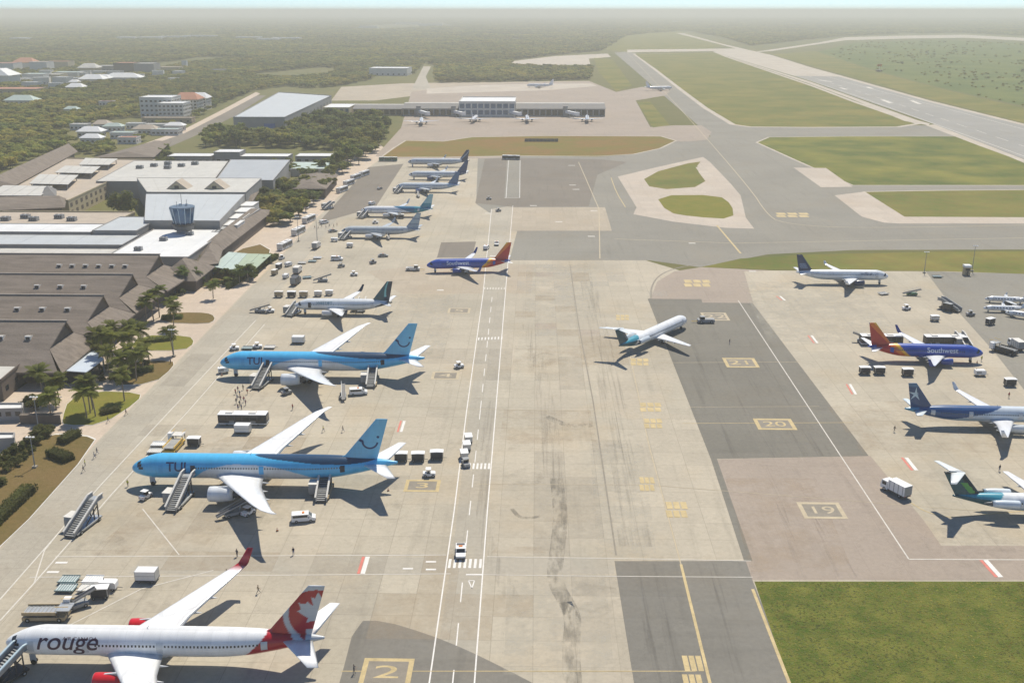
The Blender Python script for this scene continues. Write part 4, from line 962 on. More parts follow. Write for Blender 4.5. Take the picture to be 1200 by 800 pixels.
def mk_stairs(H=4.6, L=9.0, cab='grey', rail='offwhite', base='steel', canopy=False):
    """self-propelled boarding stairs: low end -X, landing at +X"""
    def f():
        t = thing('boarding_stairs', '', 'boarding stairs')
        MB().bb(-L * .42, L * .38, -1.0, 1.0, .45, .8).build('chassis', base, t)
        wheels(t, (-L * .3, L * .28), 1.1, .42)
        x0, x1 = -L / 2, L / 2 - 1.7; n = 18
        fl = MB(); fl.prof([(x0, .25), (x0 + .2, .25), (x1, H - .45), (x1, H - .1), (x0, .5)], -.78, .78); fo = fl.build('stair_flight', 'dark_steel', t); fix_normals(fo)
        for i in range(n):
            u = i / n; x = x0 + (x1 - x0) * (u + .5 / n); z = .5 + (H - .6) * (u + .5 / n)
            MB().bb(x - .16, x + .16, -.72, .72, z, z + .06).build('step', 'steel' if i % 2 else 'grey', fo)
        MB().bb(x1, L / 2, -.95, .95, H - .22, H - .06).build('landing', 'steel', t)
        for sy in (-1, 1):
            s_ = MB(); y = sy * .84; s_.prof([(x0, .4), (x1, H - .2), (x1, H + .85), (x0, 1.4)], y - .05, y + .05); so_ = s_.build('side_panel', 'grey', t); fix_normals(so_)
            h = MB(); h.bar((x0, y * 1.05, 1.45), (x1, y * 1.05, H + .92), .28, .22); h.bar((x1, y * 1.05, H + .92), (L / 2, y * 1.05, H + .92), .24, .2); h.build('handrail', rail, t)
            MB().bb(x1, L / 2 - .1, y - .04, y + .04, H - .1, H + .9).build('landing_guard', 'grey', t)
            for x in (x1 - 1.6, x1 - .2): MB().bar((x, sy * .7, .7), (x, sy * .7, H - .6), .16).build('support_post', 'dark_steel', t)
            MB().bar((-L * .1, sy * .7, .75), (x1 - .4, sy * .7, H * .72), .14).build('brace', 'dark_steel', t)
        c = MB(); c.prof([(-2.2, .7), (.9, .7), (.9, 2.1), (.5, 3.1), (-2.0, 3.1), (-2.2, 2.3)], 1.0, 2.3); co = c.build('cab', cab, t); fix_normals(co)
        MB().bb(.72, .93, 1.1, 2.2, 1.9, 2.8).build('windscreen', 'glass_dark', co)
        MB().bb(-1.7, .5, 2.28, 2.33, 1.9, 2.8).build('side_window', 'glass_dark', co); MB().bb(-2.25, .6, .95, 2.35, 3.1, 3.2).build('cab_roof', rail, co)
        if canopy: MB().bb(x1 - .2, L / 2, -1.05, 1.05, H + 2.05, H + 2.15).build('canopy', rail, t); [MB().bar((x, y, H), (x, y, H + 2.05), .09).build('canopy_post', 'steel', t) for x in (x1, L / 2 - .1) for y in (-.95, .95)]
        return t
    return f
def mk_cart(side='charcoal', roof='white', W=1.8, L=3.2, H=2.35):
    def f():
        t = thing('baggage_cart', '', 'baggage cart')
        MB().bb(-L / 2, L / 2, -W / 2, W / 2, .5, .64).build('deck', 'dark_steel', t)
        MB().prof([(-L / 2 - .1, H - .14), (L / 2 + .1, H - .14), (L / 2 + .1, H - .05), (0, H + .06), (-L / 2 - .1, H - .05)], -W / 2 - .08, W / 2 + .08).build('roof', roof, t)
        for x in (-1, 1):
            for y in (-1, 1): MB().bb(x * (L / 2 - .08) - .05, x * (L / 2 - .08) + .05, y * (W / 2 - .06) - .05, y * (W / 2 - .06) + .05, .6, H - .12).build('corner_post', 'steel', t)
            MB().bb(x * (L / 2 - .05) - .03, x * (L / 2 - .05) + .03, -W / 2 + .08, W / 2 - .08, .64, H - .14).build('end_panel', side, t)
        for y in (-1, 1): MB().bb(-L / 2 + .15, L / 2 - .15, y * (W / 2 - .1) - .02, y * (W / 2 - .1) + .02, .7, H - .3).build('side_curtain', side, t)
        MB().bb(-L / 2 + .3, L / 2 - .3, -W / 2 + .2, W / 2 - .2, .66, 1.4).build('luggage_pile', 'charcoal', t)
        MB().bar((L / 2, 0, .45), (L / 2 + .9, 0, .4), .1).build('tow_bar', 'dark_steel', t)
        wheels(t, (-L * .34, L * .34), W / 2 - .05, .3, .2); return t
    return f
def mk_tractor(body='white'):
    def f():
        t = thing('baggage_tractor', '', 'tow tractor')
        b = MB(); b.prof([(-1.5, .35), (1.5, .35), (1.5, .95), (1.3, 1.1), (.35, 1.15), (.25, .9), (-.5, .9), (-.55, 1.15), (-1.5, 1.1)], -.75, .75); fix_normals(b.build('body', body, t))
        MB().bb(-.45, .1, -.5, .5, .9, 1.25).build('seat', 'charcoal', t); MB().bb(.2, .3, -.6, .6, 1.1, 1.75).build('windscreen', 'glass_dark', t)
        for x in (-.6, .3):
            for y in (-.65, .65): MB().bar((x, y, 1.1), (x, y, 2.0), .07).build('roof_post', 'charcoal', t)
        MB().bb(-.8, .5, -.78, .78, 2.0, 2.08).build('roof', body, t); wheels(t, (-.95, .95), .82, .38); lights(t, 1.5, .55, .8, -1.5); return t
    return f
def mk_dolly(deck='teal_grey', L=3.6, W=2.6):
    def f():
        t = thing('cargo_dolly', '', 'cargo dolly')
        MB().bb(-L / 2, L / 2, -W / 2, W / 2, .38, .5).build('deck', deck, t)
        for i in range(7): x = -L / 2 + .3 + i * (L - .6) / 6; MB().cyl((x, -W / 2 + .15, .54), (x, W / 2 - .15, .54), .07, 8).build('roller', 'steel', t)
        for y in (-1, 1): MB().bb(-L / 2, L / 2, y * W / 2 - .06, y * W / 2 + .06, .42, .68).build('side_rail', deck, t)
        MB().bar((L / 2, 0, .4), (L / 2 + 1., 0, .3), .12).build('tow_bar', 'dark_steel', t); wheels(t, (-L * .33, L * .33), W / 2 - .2, .22, .2); return t
    return f
def mk_container(body='white'):
    def f():
        t = thing('air_cargo_container', '', 'container')
        b = MB(); b.prof([(-2.0, .62), (2.0, .62), (2.0, 2.5), (-2.0, 2.5)], -1.1, 1.1).build('shell', body, t)
        for x in (-2.0, 2.0):
            MB().bb(x - .05, x + .05, -1.14, 1.14, .6, 2.54).build('end_frame', 'steel', t)
        for y in (-1, 1): MB().bb(-2, 2, y * 1.1 - .03, y * 1.1 + .03, 1.5, 1.6).build('rib', 'steel', t)
        MB().bb(-2.1, 2.1, -1.15, 1.15, .42, .6).build('base_dolly', 'dark_steel', t); wheels(t, (-1.3, 1.3), 1.05, .25, .2); return t
    return f
def mk_car(kind='van', col='white', L=4.8, W=1.9):
    def f():
        t = thing({'van': 'service_van', 'car': 'service_car', 'pickup': 'pickup_truck'}[kind], '', {'van': 'van', 'car': 'car', 'pickup': 'pickup'}[kind])
        h = L / 2
        if kind == 'van': P = [(-h, .35), (h, .35), (h, .95), (h - .7, 1.15), (h - 1.5, 1.95), (-h + .1, 2.0), (-h, 1.6)]; win = [(h - .75, 1.2), (h - 1.45, 1.85), (h - 1.5, 1.85), (h - .95, 1.2)]; gx = [(-h + .3, h - 1.7)]; z0, z1 = 1.25, 1.8
        elif kind == 'car': P = [(-h, .35), (h, .35), (h, .8), (h - .9, 1.0), (h - 1.7, 1.55), (-h + 1.1, 1.55), (-h + .3, 1.0), (-h, .95)]; gx = [(-h + 1.0, h - 1.75)]; z0, z1 = 1.05, 1.48
        else: P = [(-h, .45), (h, .45), (h, 1.0), (h - 1.1, 1.15), (h - 1.8, 1.8), (-.4, 1.8), (-.5, 1.1), (-h, 1.1)]; gx = [(-.3, h - 1.85)]; z0, z1 = 1.2, 1.72
        b = MB().prof(P, -W / 2, W / 2).build('body', col, t); fix_normals(b)
        for sy in (-1, 1):
            for x0, x1 in gx: MB().bb(x0, x1, sy * W / 2 - .015, sy * W / 2 + .02, z0, z1).build('side_window', 'glass_dark', t)
            MB().bb(.25, .55, sy * W / 2 - .01, sy * W / 2 + .03, .95, 1.0).build('door_handle', 'steel', t); MB().bb(h - 1.55, h - 1.4, sy * W / 2, sy * (W / 2 + .22), 1.1, 1.28).build('wing_mirror', 'charcoal', t) if sy > 0 else MB().bb(h - 1.55, h - 1.4, -W / 2 - .22, -W / 2, 1.1, 1.28).build('wing_mirror', 'charcoal', t)
        ix = {'van': 2, 'car': 2, 'pickup': 2}[kind]; a, c = P[3], P[4]
        m = MB(); n = Vector((c[1] - a[1], 0, -(c[0] - a[0]))).normalized() * .02
        q0 = (a[0] + (c[0] - a[0]) * .1, a[1] + (c[1] - a[1]) * .1); q1 = (a[0] + (c[0] - a[0]) * .92, a[1] + (c[1] - a[1]) * .92)
        m.add([(q0[0] + n.x, -W * .44, q0[1] + n.z), (q0[0] + n.x, W * .44, q0[1] + n.z), (q1[0] + n.x, W * .42, q1[1] + n.z), (q1[0] + n.x, -W * .42, q1[1] + n.z)], [(0, 1, 2, 3)]); m.build('windscreen', 'glass_dark', t)
        if kind == 'pickup': MB().bb(-h + .15, -.65, -W / 2 + .15, W / 2 - .15, 1.08, 1.12).build('load_bed', 'charcoal', t)
        MB().bb(-.25, .25, -.4, .4, {'van': 1.97, 'car': 1.55, 'pickup': 1.8}[kind], {'van': 2.1, 'car': 1.67, 'pickup': 1.92}[kind]).build('beacon_bar', 'orange', t)
        MB().bb(h - .03, h + .06, -W / 2, W / 2, .35, .6).build('bumper', 'charcoal', t); MB().bb(-h - .06, -h + .03, -W / 2, W / 2, .4, .62).build('bumper', 'charcoal', t)
        wheels(t, (-L * .3, L * .3), W / 2 + .01, .34, .22); lights(t, h + .01, W * .37, .75, -h); return t
    return f
def mk_truck(box='white', cab='white', L=8.5, H=3.6, raise_=0.):
    def f():
        t = thing('box_truck', '', 'truck')
        MB().bb(-L / 2, L / 2 - .2, -1.0, 1.0, .6, .85).build('chassis', 'dark_steel', t)
        c = MB(); x = L / 2; c.prof([(x - 2.1, .5), (x, .5), (x, 1.5), (x - .35, 2.55), (x - 2.1, 2.6)], -1.15, 1.15); co = c.build('cab', cab, t); fix_normals(co)
        MB().prof([(x + .01, 1.5), (x + .03, 1.5), (x - .28, 2.45), (x - .3, 2.45)], -1.0, 1.0).build('windscreen', 'glass_dark', co)
        for sy in (-1, 1): MB().bb(x - 1.7, x - .5, sy * 1.15 - .02, sy * 1.15 + .02, 1.5, 2.3).build('side_window', 'glass_dark', co)
        z = .95 + raise_
        bo = MB().bb(-L / 2, L / 2 - 2.3, -1.25, 1.25, z, z + H - .95).build('cargo_box', box, t)
        MB().bb(-L / 2 - .05, -L / 2 + .02, -1.1, 1.1, z + .1, z + H - 1.1).build('shutter_door', 'grey', bo)
        n = 4
        for i in range(n):
            xx = -L / 2 + .5 + i * (L - 3.3) / (n - 1)
            for sy in (-1, 1): MB().bb(xx - .07, xx + .07, sy * 1.25 - .03, sy * 1.25 + .04, z + .05, z + H - 1.).build('rib', 'grey', bo)
        if raise_:
            for sy in (-.9, .9):
                MB().bar((-L / 2 + .6, sy, .9), (L / 2 - 3.2, sy, z), .18).build('scissor_arm', 'steel', t); MB().bar((-L / 2 + .6, sy, z), (L / 2 - 3.2, sy, .9), .18).build('scissor_arm', 'steel', t)
            MB().bb(L / 2 - 2.4, L / 2 - .4, -1.2, 1.2, z + .02, z + .14).build('front_platform', 'steel', t)
        wheels(t, (-L * .3, L * .33), 1.15, .48, .3); lights(t, x, .85, .85, -L / 2); return t
    return f
def mk_loader(deck='steel', body='tan', bridge=2.2):
    def f():
        t = thing('cargo_loader', '', 'cargo loader')
        MB().bb(-4.2, 3.6, -1.5, 1.5, .35, 1.0).build('chassis', body, t)
        MB().bb(-4.0, 2.0, -1.4, 1.4, 1.55, 1.75).build('main_platform', deck, t)
        for i in range(8): MB().cyl((-3.7 + i * .75, -1.25, 1.8), (-3.7 + i * .75, 1.25, 1.8), .08, 8).build('roller', 'grey', t)
        for sy in (-1, 1):
            MB().bb(-4.1, 2.1, sy * 1.45 - .08, sy * 1.45 + .08, 1.5, 2.1).build('guide_rail', body, t); MB().bar((-3.4, sy * 1.2, .9), (1.4, sy * 1.2, 1.6), .2).build('scissor_arm', 'dark_steel', t); MB().bar((-3.4, sy * 1.2, 1.6), (1.4, sy * 1.2, .9), .2).build('scissor_arm', 'dark_steel', t)
        MB().bb(2.1, 4.6, -1.4, 1.4, bridge, bridge + .18).build('bridge_platform', deck, t)
        for x in (2.4, 4.2):
            for sy in (-1.2, 1.2): MB().bar((x, sy, .9), (x, sy, bridge), .16).build('post', 'dark_steel', t)
        for sy in (-1, 1): MB().bar((2.1, sy * 1.4, bridge + 1.0), (4.6, sy * 1.4, bridge + 1.0), .08).build('handrail', 'yellow', t)
        co = MB().bb(2.4, 3.7, 1.45, 2.6, 1.0, 3.0).build('operator_cab', 'white', t); MB().bb(3.68, 3.73, 1.55, 2.5, 1.8, 2.8).build('windscreen', 'glass_dark', co)
        wheels(t, (-3.2, 2.6), 1.55, .45, .3); return t
    return f
def mk_belt(body='white', H=2.6, L=7.5):
    def f():
        t = thing('belt_loader', '', 'belt loader')
        MB().prof([(-1.9, .35), (2.1, .35), (2.1, .9), (1.2, 1.05), (-1.9, .95)], -.9, .9).build('chassis', body, t)
        b = MB(); b.bar((-L / 2, -.2, .75), (L / 2, -.2, H), .9, .22); bo = b.build('conveyor', 'dark_steel', t)
        for sy in (-.68, .28): MB().bar((-L / 2, sy, .88), (L / 2, sy, H + .13), .08, .3).build('side_rail', 'grey', bo)
        MB().bb(-.9, .1, .45, .9, .9, 1.5).build('seat', 'charcoal', t); MB().bar((-L / 2 + .5, .35, 1.6), (L / 2, .35, H + .9), .07).build('handrail', 'steel', t)
        MB().bar((1.4, -.2, .9), (1.9, -.2, H - .5), .18).build('lift_ram', 'steel', t); wheels(t, (-1.2, 1.4), .95, .36, .25); return t
    return f
def mk_tug(body='offwhite'):
    def f():
        t = thing('pushback_tug', '', 'tug')
        b = MB(); b.prof([(-3.0, .35), (3.0, .35), (3.0, 1.25), (2.6, 1.4), (-2.6, 1.4), (-3.0, 1.25)], -1.25, 1.25).build('body', body, t)
        c = MB(); c.prof([(.5, 1.4), (2.3, 1.4), (2.0, 2.3), (.6, 2.3)], -.9, .9); co = c.build('cab', 'glass_dark', t); MB().bb(.5, 2.1, -.95, .95, 2.3, 2.4).build('cab_roof', body, co)
        MB().bb(-2.4, .2, -.9, .9, 1.4, 1.5).build('engine_cover', 'grey', t); MB().bar((3.0, 0, .6), (5.2, 0, .5), .18).build('tow_bar', 'yellow', t)
        wheels(t, (-1.9, 1.9), 1.3, .55, .4); lights(t, 3.0, .9, .9, -3.0); return t
    return f
def mk_gpu(body='white'):
    def f():
        t = thing('ground_power_unit', '', 'power unit')
        MB().prof([(-1.6, .5), (1.6, .5), (1.6, 1.6), (1.3, 1.85), (-1.6, 1.85)], -.85, .85).build('housing', body, t)
        for i in range(5): MB().bb(-1.3 + i * .3, -1.15 + i * .3, -.88, -.84, .9, 1.5).build('grille', 'charcoal', t)
        MB().cyl((-1, .4, 1.85), (-1, .4, 2.2), .08, 8).build('exhaust_pipe', 'dark_steel', t); MB().bar((1.6, 0, .5), (2.7, 0, .35), .1).build('tow_bar', 'dark_steel', t); wheels(t, (-1., 1.), .85, .32, .2); return t
    return f
U = R(90)
def V(key, mk, px, py, deg, label, group=None):
    o = inst(key, mk, gp(px, py), R(deg), label, group)
    if key.startswith('st'): o.scale = (1.05, 1.45, 1.0)
    return o
# stairs (low end first, landing at the far end)
S = 'stairs'
V('st46', mk_stairs(4.7, 10.5), 213, 588, 84, 'boarding stairs with pale handrails set against the front door of the nearer blue airliner')
V('st46', None, 100, 617, 78, 'empty boarding stairs parked on their own beside the service road')
V('st44', mk_stairs(4.7, 10.5, 'grey', 'offwhite', 'tan', True), 381, 577, 92, 'tall boarding stairs with tan base at the rear of the nearer blue airliner')
V('st46', None, 309, 450, 80, 'boarding stairs with passengers below, against the front door of the farther blue airliner')
V('st44', None, 437, 448, 92, 'boarding stairs at the rear of the farther blue airliner')
V('st30', mk_stairs(3.1, 8.0), 345, 368, 76, 'boarding stairs at the front door of the white airliner with dark teal tail')
V('st30', None, 424, 363, 92, 'boarding stairs at the rear door of the white airliner with dark teal tail')
V('st30', None, 406, 280, 70, 'boarding stairs at the front of the silver grey airliner'); V('st30', None, 427, 255, 70, 'boarding stairs at the front of the airliner with gold belly'); V('st30', None, 468, 226, 70, 'boarding stairs under the nose of the airliner with blue belly')
V('st767', mk_stairs(4.4, 10.5, 'teal_grey', 'emblem_pale', 'charcoal'), 3, 800, 62, 'boarding stairs at the nose of the white and red airliner')
V('st30d', mk_stairs(3.2, 8.5, 'charcoal', 'grey', 'charcoal'), 1112, 363, 128, 'dark boarding stairs truck parked near the small private jets')
V('st30', None, 385, 245, 60, 'boarding stairs parked alone on the dark lane beside the stands')
# buses
V('busd', mk_bus(13.2, 3., 3.1), 286, 496, 0, 'dark-sided apron bus with white roof behind the nearer blue airliner')
V('busl', mk_bus(13.8, 3., 3.2, 'charcoal', 'white'), 1107, 404, 0, 'dark-windowed apron bus with white roof beside the blue and red airliner nose')
V('busl', None, 1032, 403, 0, 'apron bus with white roof parked behind the red and yellow tail')
WB = 'white buses waiting along the terminal road'
wb = mk_bus(11.5, 2.7, 3.2, 'offwhite', 'white')
for x, y, l in ((334, 291, 'white bus parked nearest the green canopy along the terminal road'), (350, 274, 'white bus between two others by the tan paving'), (362, 260, 'white bus beside the rounded tree clump on the terminal road')):
    V('busw', wb, x, y, 78, l, WB)
for x, y, l in ((401, 225, 'white bus at the tail of the farther bus queue'), (409, 217, 'white bus second in the farther bus queue'), (417, 210, 'white bus third in the farther bus queue'), (427, 206, 'white bus at the head of the farther bus queue')):
    V('busw', wb, x, y, 74, l, WB)
V('busg', mk_bus(13.5, 3, 3.1, 'green', 'offwhite'), 455, 189, 0, 'dark green bus with pale roof in front of the navy-tailed airliner'); V('busd', None, 599, 187, -8, 'dark bus at the top of the marked service lane')
# carts and tractors
for x, l in ((470, 'dark covered baggage cart closest to the blue tailplane'), (490, 'dark covered baggage cart in the middle of the row of three'), (512, 'dark covered baggage cart at the lane end of the row of three')):
    V('cartd', mk_cart(), x, 540 if x < 500 else 538, 3, l, 'row of three dark carts behind the blue tail')
V('trac', mk_tractor(), 503, 558, 5, 'white baggage tractor standing alone by the yellow stand number box')
V('tracb', mk_tractor('grey'), 546, 546, -72, 'grey tractor pulling a train of white carts down the marked lane')
for i, (x, y) in enumerate(((544, 537), (547, 527), (549, 518))):
    V('cartw', mk_cart('offwhite', 'white', 1.8, 2.8, 2.1), x, y, -80, ('first', 'second', 'last')[i] + ' white cart of the train towed down the marked lane', 'train of white carts')
V('pick', mk_car('pickup', 'white', 5.4, 2.0), 540, 649, -86, 'white pickup truck on the zebra crossing of the marked lane')
V('trac', None, 538, 431, 20, 'small white tractor alone on the concrete between the blue tails and the lane')
V('van', mk_car('van', 'white', 5.2, 2.0), 356, 610, 12, 'white van parked by the tan-based rear stairs')
V('van', None, 420, 462, 12, 'white van parked by the rear stairs of the farther blue airliner')
V('boxs', mk_container('white'), 285, 507, 0, 'white cargo container standing in front of the dark-sided bus')
V('boxs', None, 173, 680, 0, 'white cargo container alone beside the painted stand line')
V('boxs', None, 350, 402, 0, 'white cargo container behind the farther blue airliner')
V('trac', None, 171, 584, 70, 'white tractor under the nose of the nearer blue airliner')
V('belt', mk_belt('grey', 2.9, 7.5), 273, 604, 35, 'grey belt loader under the near wing of the nearer blue airliner'); V('trac', None, 291, 603, 60, 'white tractor in the wing shadow of the nearer blue airliner')
V('belt', None, 402, 466, 100, 'grey belt loader behind the wing of the farther blue airliner')
V('dolt', mk_dolly('teal_grey'), 78, 691, 0, 'teal grey cargo dolly nearer the container loader', None); V('dolt', None, 81, 681, 0, 'teal grey cargo dolly on the service road side')
V('dolw', mk_dolly('offwhite'), 104, 691, 0, 'off-white cargo dolly with open rollers'); V('dolb', mk_dolly('white'), 109, 681, 0, 'white-decked cargo dolly beside the teal pair')
V('load', mk_loader('steel', 'tan'), 57, 724, 2, 'tan cargo loader with grey platform by the white airliner nose'); V('belt', None, 90, 712, 40, 'grey belt loader parked against the tan cargo loader')
V('load2', mk_loader('offwhite', 'yellow', 2.4), 205, 525, 88, 'yellow cargo loader behind the blue airliner nose'); V('dolw', None, 182, 530, 0, 'off-white cargo dolly beside the yellow cargo loader'); V('dolb', None, 186, 522, 0, 'white-decked cargo dolly left of the yellow cargo loader')
for x, y, m, l in ((327, 348, 'cartg', 'tan-sided covered cart at the service road end of the row'), (342, 348, 'cartd', 'dark covered cart second in the row behind the teal-tailed airliner'), (356, 348, 'cartg', 'tan-sided covered cart in the middle of the row'), (373, 347, 'cartw', 'white cart in the row behind the teal-tailed airliner'), (386, 346, 'cartw', 'white cart at the wing end of the row')):
    V(m, mk_cart('tan', 'offwhite') if m == 'cartg' else None, x, y, 0, l, 'row of carts behind the teal-tailed airliner')
V('belt', None, 305, 366, 0, 'grey belt loader parked in front of the white airliner nose'); V('trac', None, 317, 366, 5, 'white tractor coupled by the lone belt loader')
V('trucks', mk_truck('charcoal', 'grey', 7.5, 3.4), 347, 333, 85, 'dark box truck beside the row of carts'); V('gpu', mk_gpu(), 335, 326, 80, 'white ground power unit next to the dark box truck'); V('gpu', None, 338, 312, 60, 'white ground power unit near the terminal road'); V('truckw', mk_truck('offwhite', 'white', 7., 3.2), 349, 320, 88, 'pale box truck behind the dark one')
V('dolw', None, 354, 309, 0, 'off-white cargo dolly on the tan apron'); V('dolt', None, 366, 307, 0, 'teal grey cargo dolly on the tan apron'); V('dolb', None, 372, 303, 0, 'white-decked cargo dolly on the tan apron')
V('van', None, 395, 305, 0, 'white van on the tan apron near the silver grey airliner'); V('tracb', None, 400, 313, 20, 'grey tractor on the tan apron'); V('carw', mk_car('car', 'grey', 4.5, 1.8), 449, 301, 8, 'grey car parked between the silver airliner and the towed one')
V('truckw', None, 371, 291, 85, 'pale box truck parked by the tan paving and bus queue'); V('carw', None, 390, 272, 30, 'grey car near the silver airliner nose')
V('tug', mk_tug(), 484, 317, 0, 'pale pushback tug at the nose of the orange-tailed blue airliner'); V('tugb', mk_tug('grey'), 827, 378, 182, 'grey pushback tug ahead of the teal-tailed jet')
V('pick', None, 582, 287, -88, 'white pickup truck behind the orange and red tail'); V('tracb', None, 573, 234, 0, 'grey tractor at the foot of the marked bays'); V('tracb', None, 584, 248, 30, 'grey tractor at the top of the marked lane')
for x, y, l in ((275, 410, 'white tractor behind the blue nose, beside the service road'), (302, 408, 'white tractor behind the farther blue airliner')): V('trac', None, x, y, 10, l)
V('dolw', None, 316, 408, 0, 'off-white cargo dolly behind the farther blue airliner'); V('dolt', None, 290, 409, 0, 'teal grey cargo dolly behind the farther blue airliner')
# right-hand stands
V('truckc', mk_truck('white', 'white', 7.2, 3.3), 1049, 578, 118, 'white box truck beside the painted line near the green T-tail')
for x, y, l in ((1013, 438, 'covered cart at the tail end of the pair under the red fin'), (1030, 438, 'covered cart on the wing side of the pair under the red fin'), (1063, 440, 'single covered cart beside the pale star tail'), (1183, 452, 'single covered cart beyond the wing of the star-tailed airliner')): V('cartd', None, x, y, 0, l, 'covered carts on the right-hand stands')
V('beltg', mk_belt('green', 2.4, 7.), 1068, 346, 0, 'green belt loader parked near the navy-tailed airliner'); V('trac', None, 1062, 363, 10, 'white tractor on the stand near the green belt loader'); V('cartw', None, 1095, 376, 0, 'white cart near the dark boarding stairs truck'); V('tracb', None, 1137, 370, 5, 'grey tractor next to the dark boarding stairs truck')
V('loady', mk_loader('grey', 'charcoal', 2.6), 1176, 413, 125, 'charcoal cargo loader with yellow rails near the private jets'); V('truckw', None, 1190, 408, 95, 'pale box truck behind the charcoal cargo loader')
V('dolt', None, 1098, 325, 0, 'teal grey cargo dolly by the grass verge'); V('belt', None, 1012, 401, 160, 'grey belt loader by the bus behind the red tail')
V('st30', None, 1128, 405, 95, 'boarding stairs between the white bus and the blue airliner nose')
V('tracb', None, 437, 309, 40, 'grey tractor between the carts and the orange-tailed airliner'); V('van', None, 570, 292, 80, 'white van on the marked lane behind the orange-tailed airliner')
V('trac', None, 360, 245, 80, 'white tractor on the dark lane beside the bus queue'); V('carw', None, 445, 222, 70, 'grey car on the dark lane near the stands'); V('van', None, 436, 240, 70, 'white van on the dark lane near the stands')

for k, x, y, d, l in (('trac', 330, 304, 70, 'white tractor at the kerb opposite the green canopy'), ('cartg', 322, 322, 80, 'tan-sided covered cart at the kerb near the power units'), ('cartd', 327, 315, 80, 'dark covered cart at the kerb near the power units'), ('dolt', 360, 326, 20, 'teal grey cargo dolly beside the dark box truck'), ('belt', 378, 330, 15, 'grey belt loader between the box trucks and the silver airliner'), ('trac', 415, 323, 0, 'white tractor on bare concrete between two stands'), ('cartw', 410, 290, 0, 'white cart under the wing of the silver grey airliner'), ('belt', 455, 280, 100, 'grey belt loader at the rear of the silver grey airliner'), ('cartd', 470, 256, 0, 'dark covered cart at the rear of the gold-bellied airliner'), ('trac', 440, 262, 0, 'white tractor beside the gold-bellied airliner'), ('belt', 490, 231, 100, 'grey belt loader at the airliner with blue belly'), ('van', 380, 262, 50, 'white van near the walking passengers'), ('gpu', 392, 283, 0, 'white ground power unit under the silver airliner nose'), ('gpu', 262, 437, 20, 'white ground power unit by the farther blue airliner nose'), ('cartd', 118, 700, 10, 'dark covered cart beside the off-white dolly'), ('gpu', 128, 690, 0, 'white ground power unit beside the dollies'), ('cartd', 228, 522, 0, 'dark covered cart next to the yellow cargo loader'), ('tracb', 336, 462, 40, 'grey tractor under the near wing of the farther blue airliner'), ('dolw', 1035, 345, 20, 'off-white cargo dolly before the navy-tailed airliner nose'), ('cartd', 1160, 380, 30, 'dark covered cart near the private jets'), ('gpu', 1148, 440, 0, 'white ground power unit between the two right-hand airliners')):
    V(k, None, x, y, d, l)
# traffic cones
def mk_cone():
    t = thing('traffic_cone', '', 'cone'); MB().cyl((0, 0, .05), (0, 0, .75), .22, 10, 0, .04).build('cone_body', 'orange', t); MB().bb(-.27, .27, -.27, .27, 0, .05).build('cone_base', 'charcoal', t); MB().cyl((0, 0, .35), (0, 0, .5), .15, 10, 0, .11).build('reflective_band', 'white', t); return t
for x, y, w in ((163, 548, 'before the nose of the nearer blue airliner'), (325, 622, 'under the wingtip of the nearer blue airliner'), (455, 575, 'under the tailplane of the nearer blue airliner'), (260, 440, 'before the nose of the farther blue airliner'), (403, 462, 'under the wingtip of the farther blue airliner'), (1145, 425, 'before the blue and red airliner nose')):
    V('cone', mk_cone, x, y, 0, 'orange traffic cone ' + w, 'traffic cones round the aircraft')

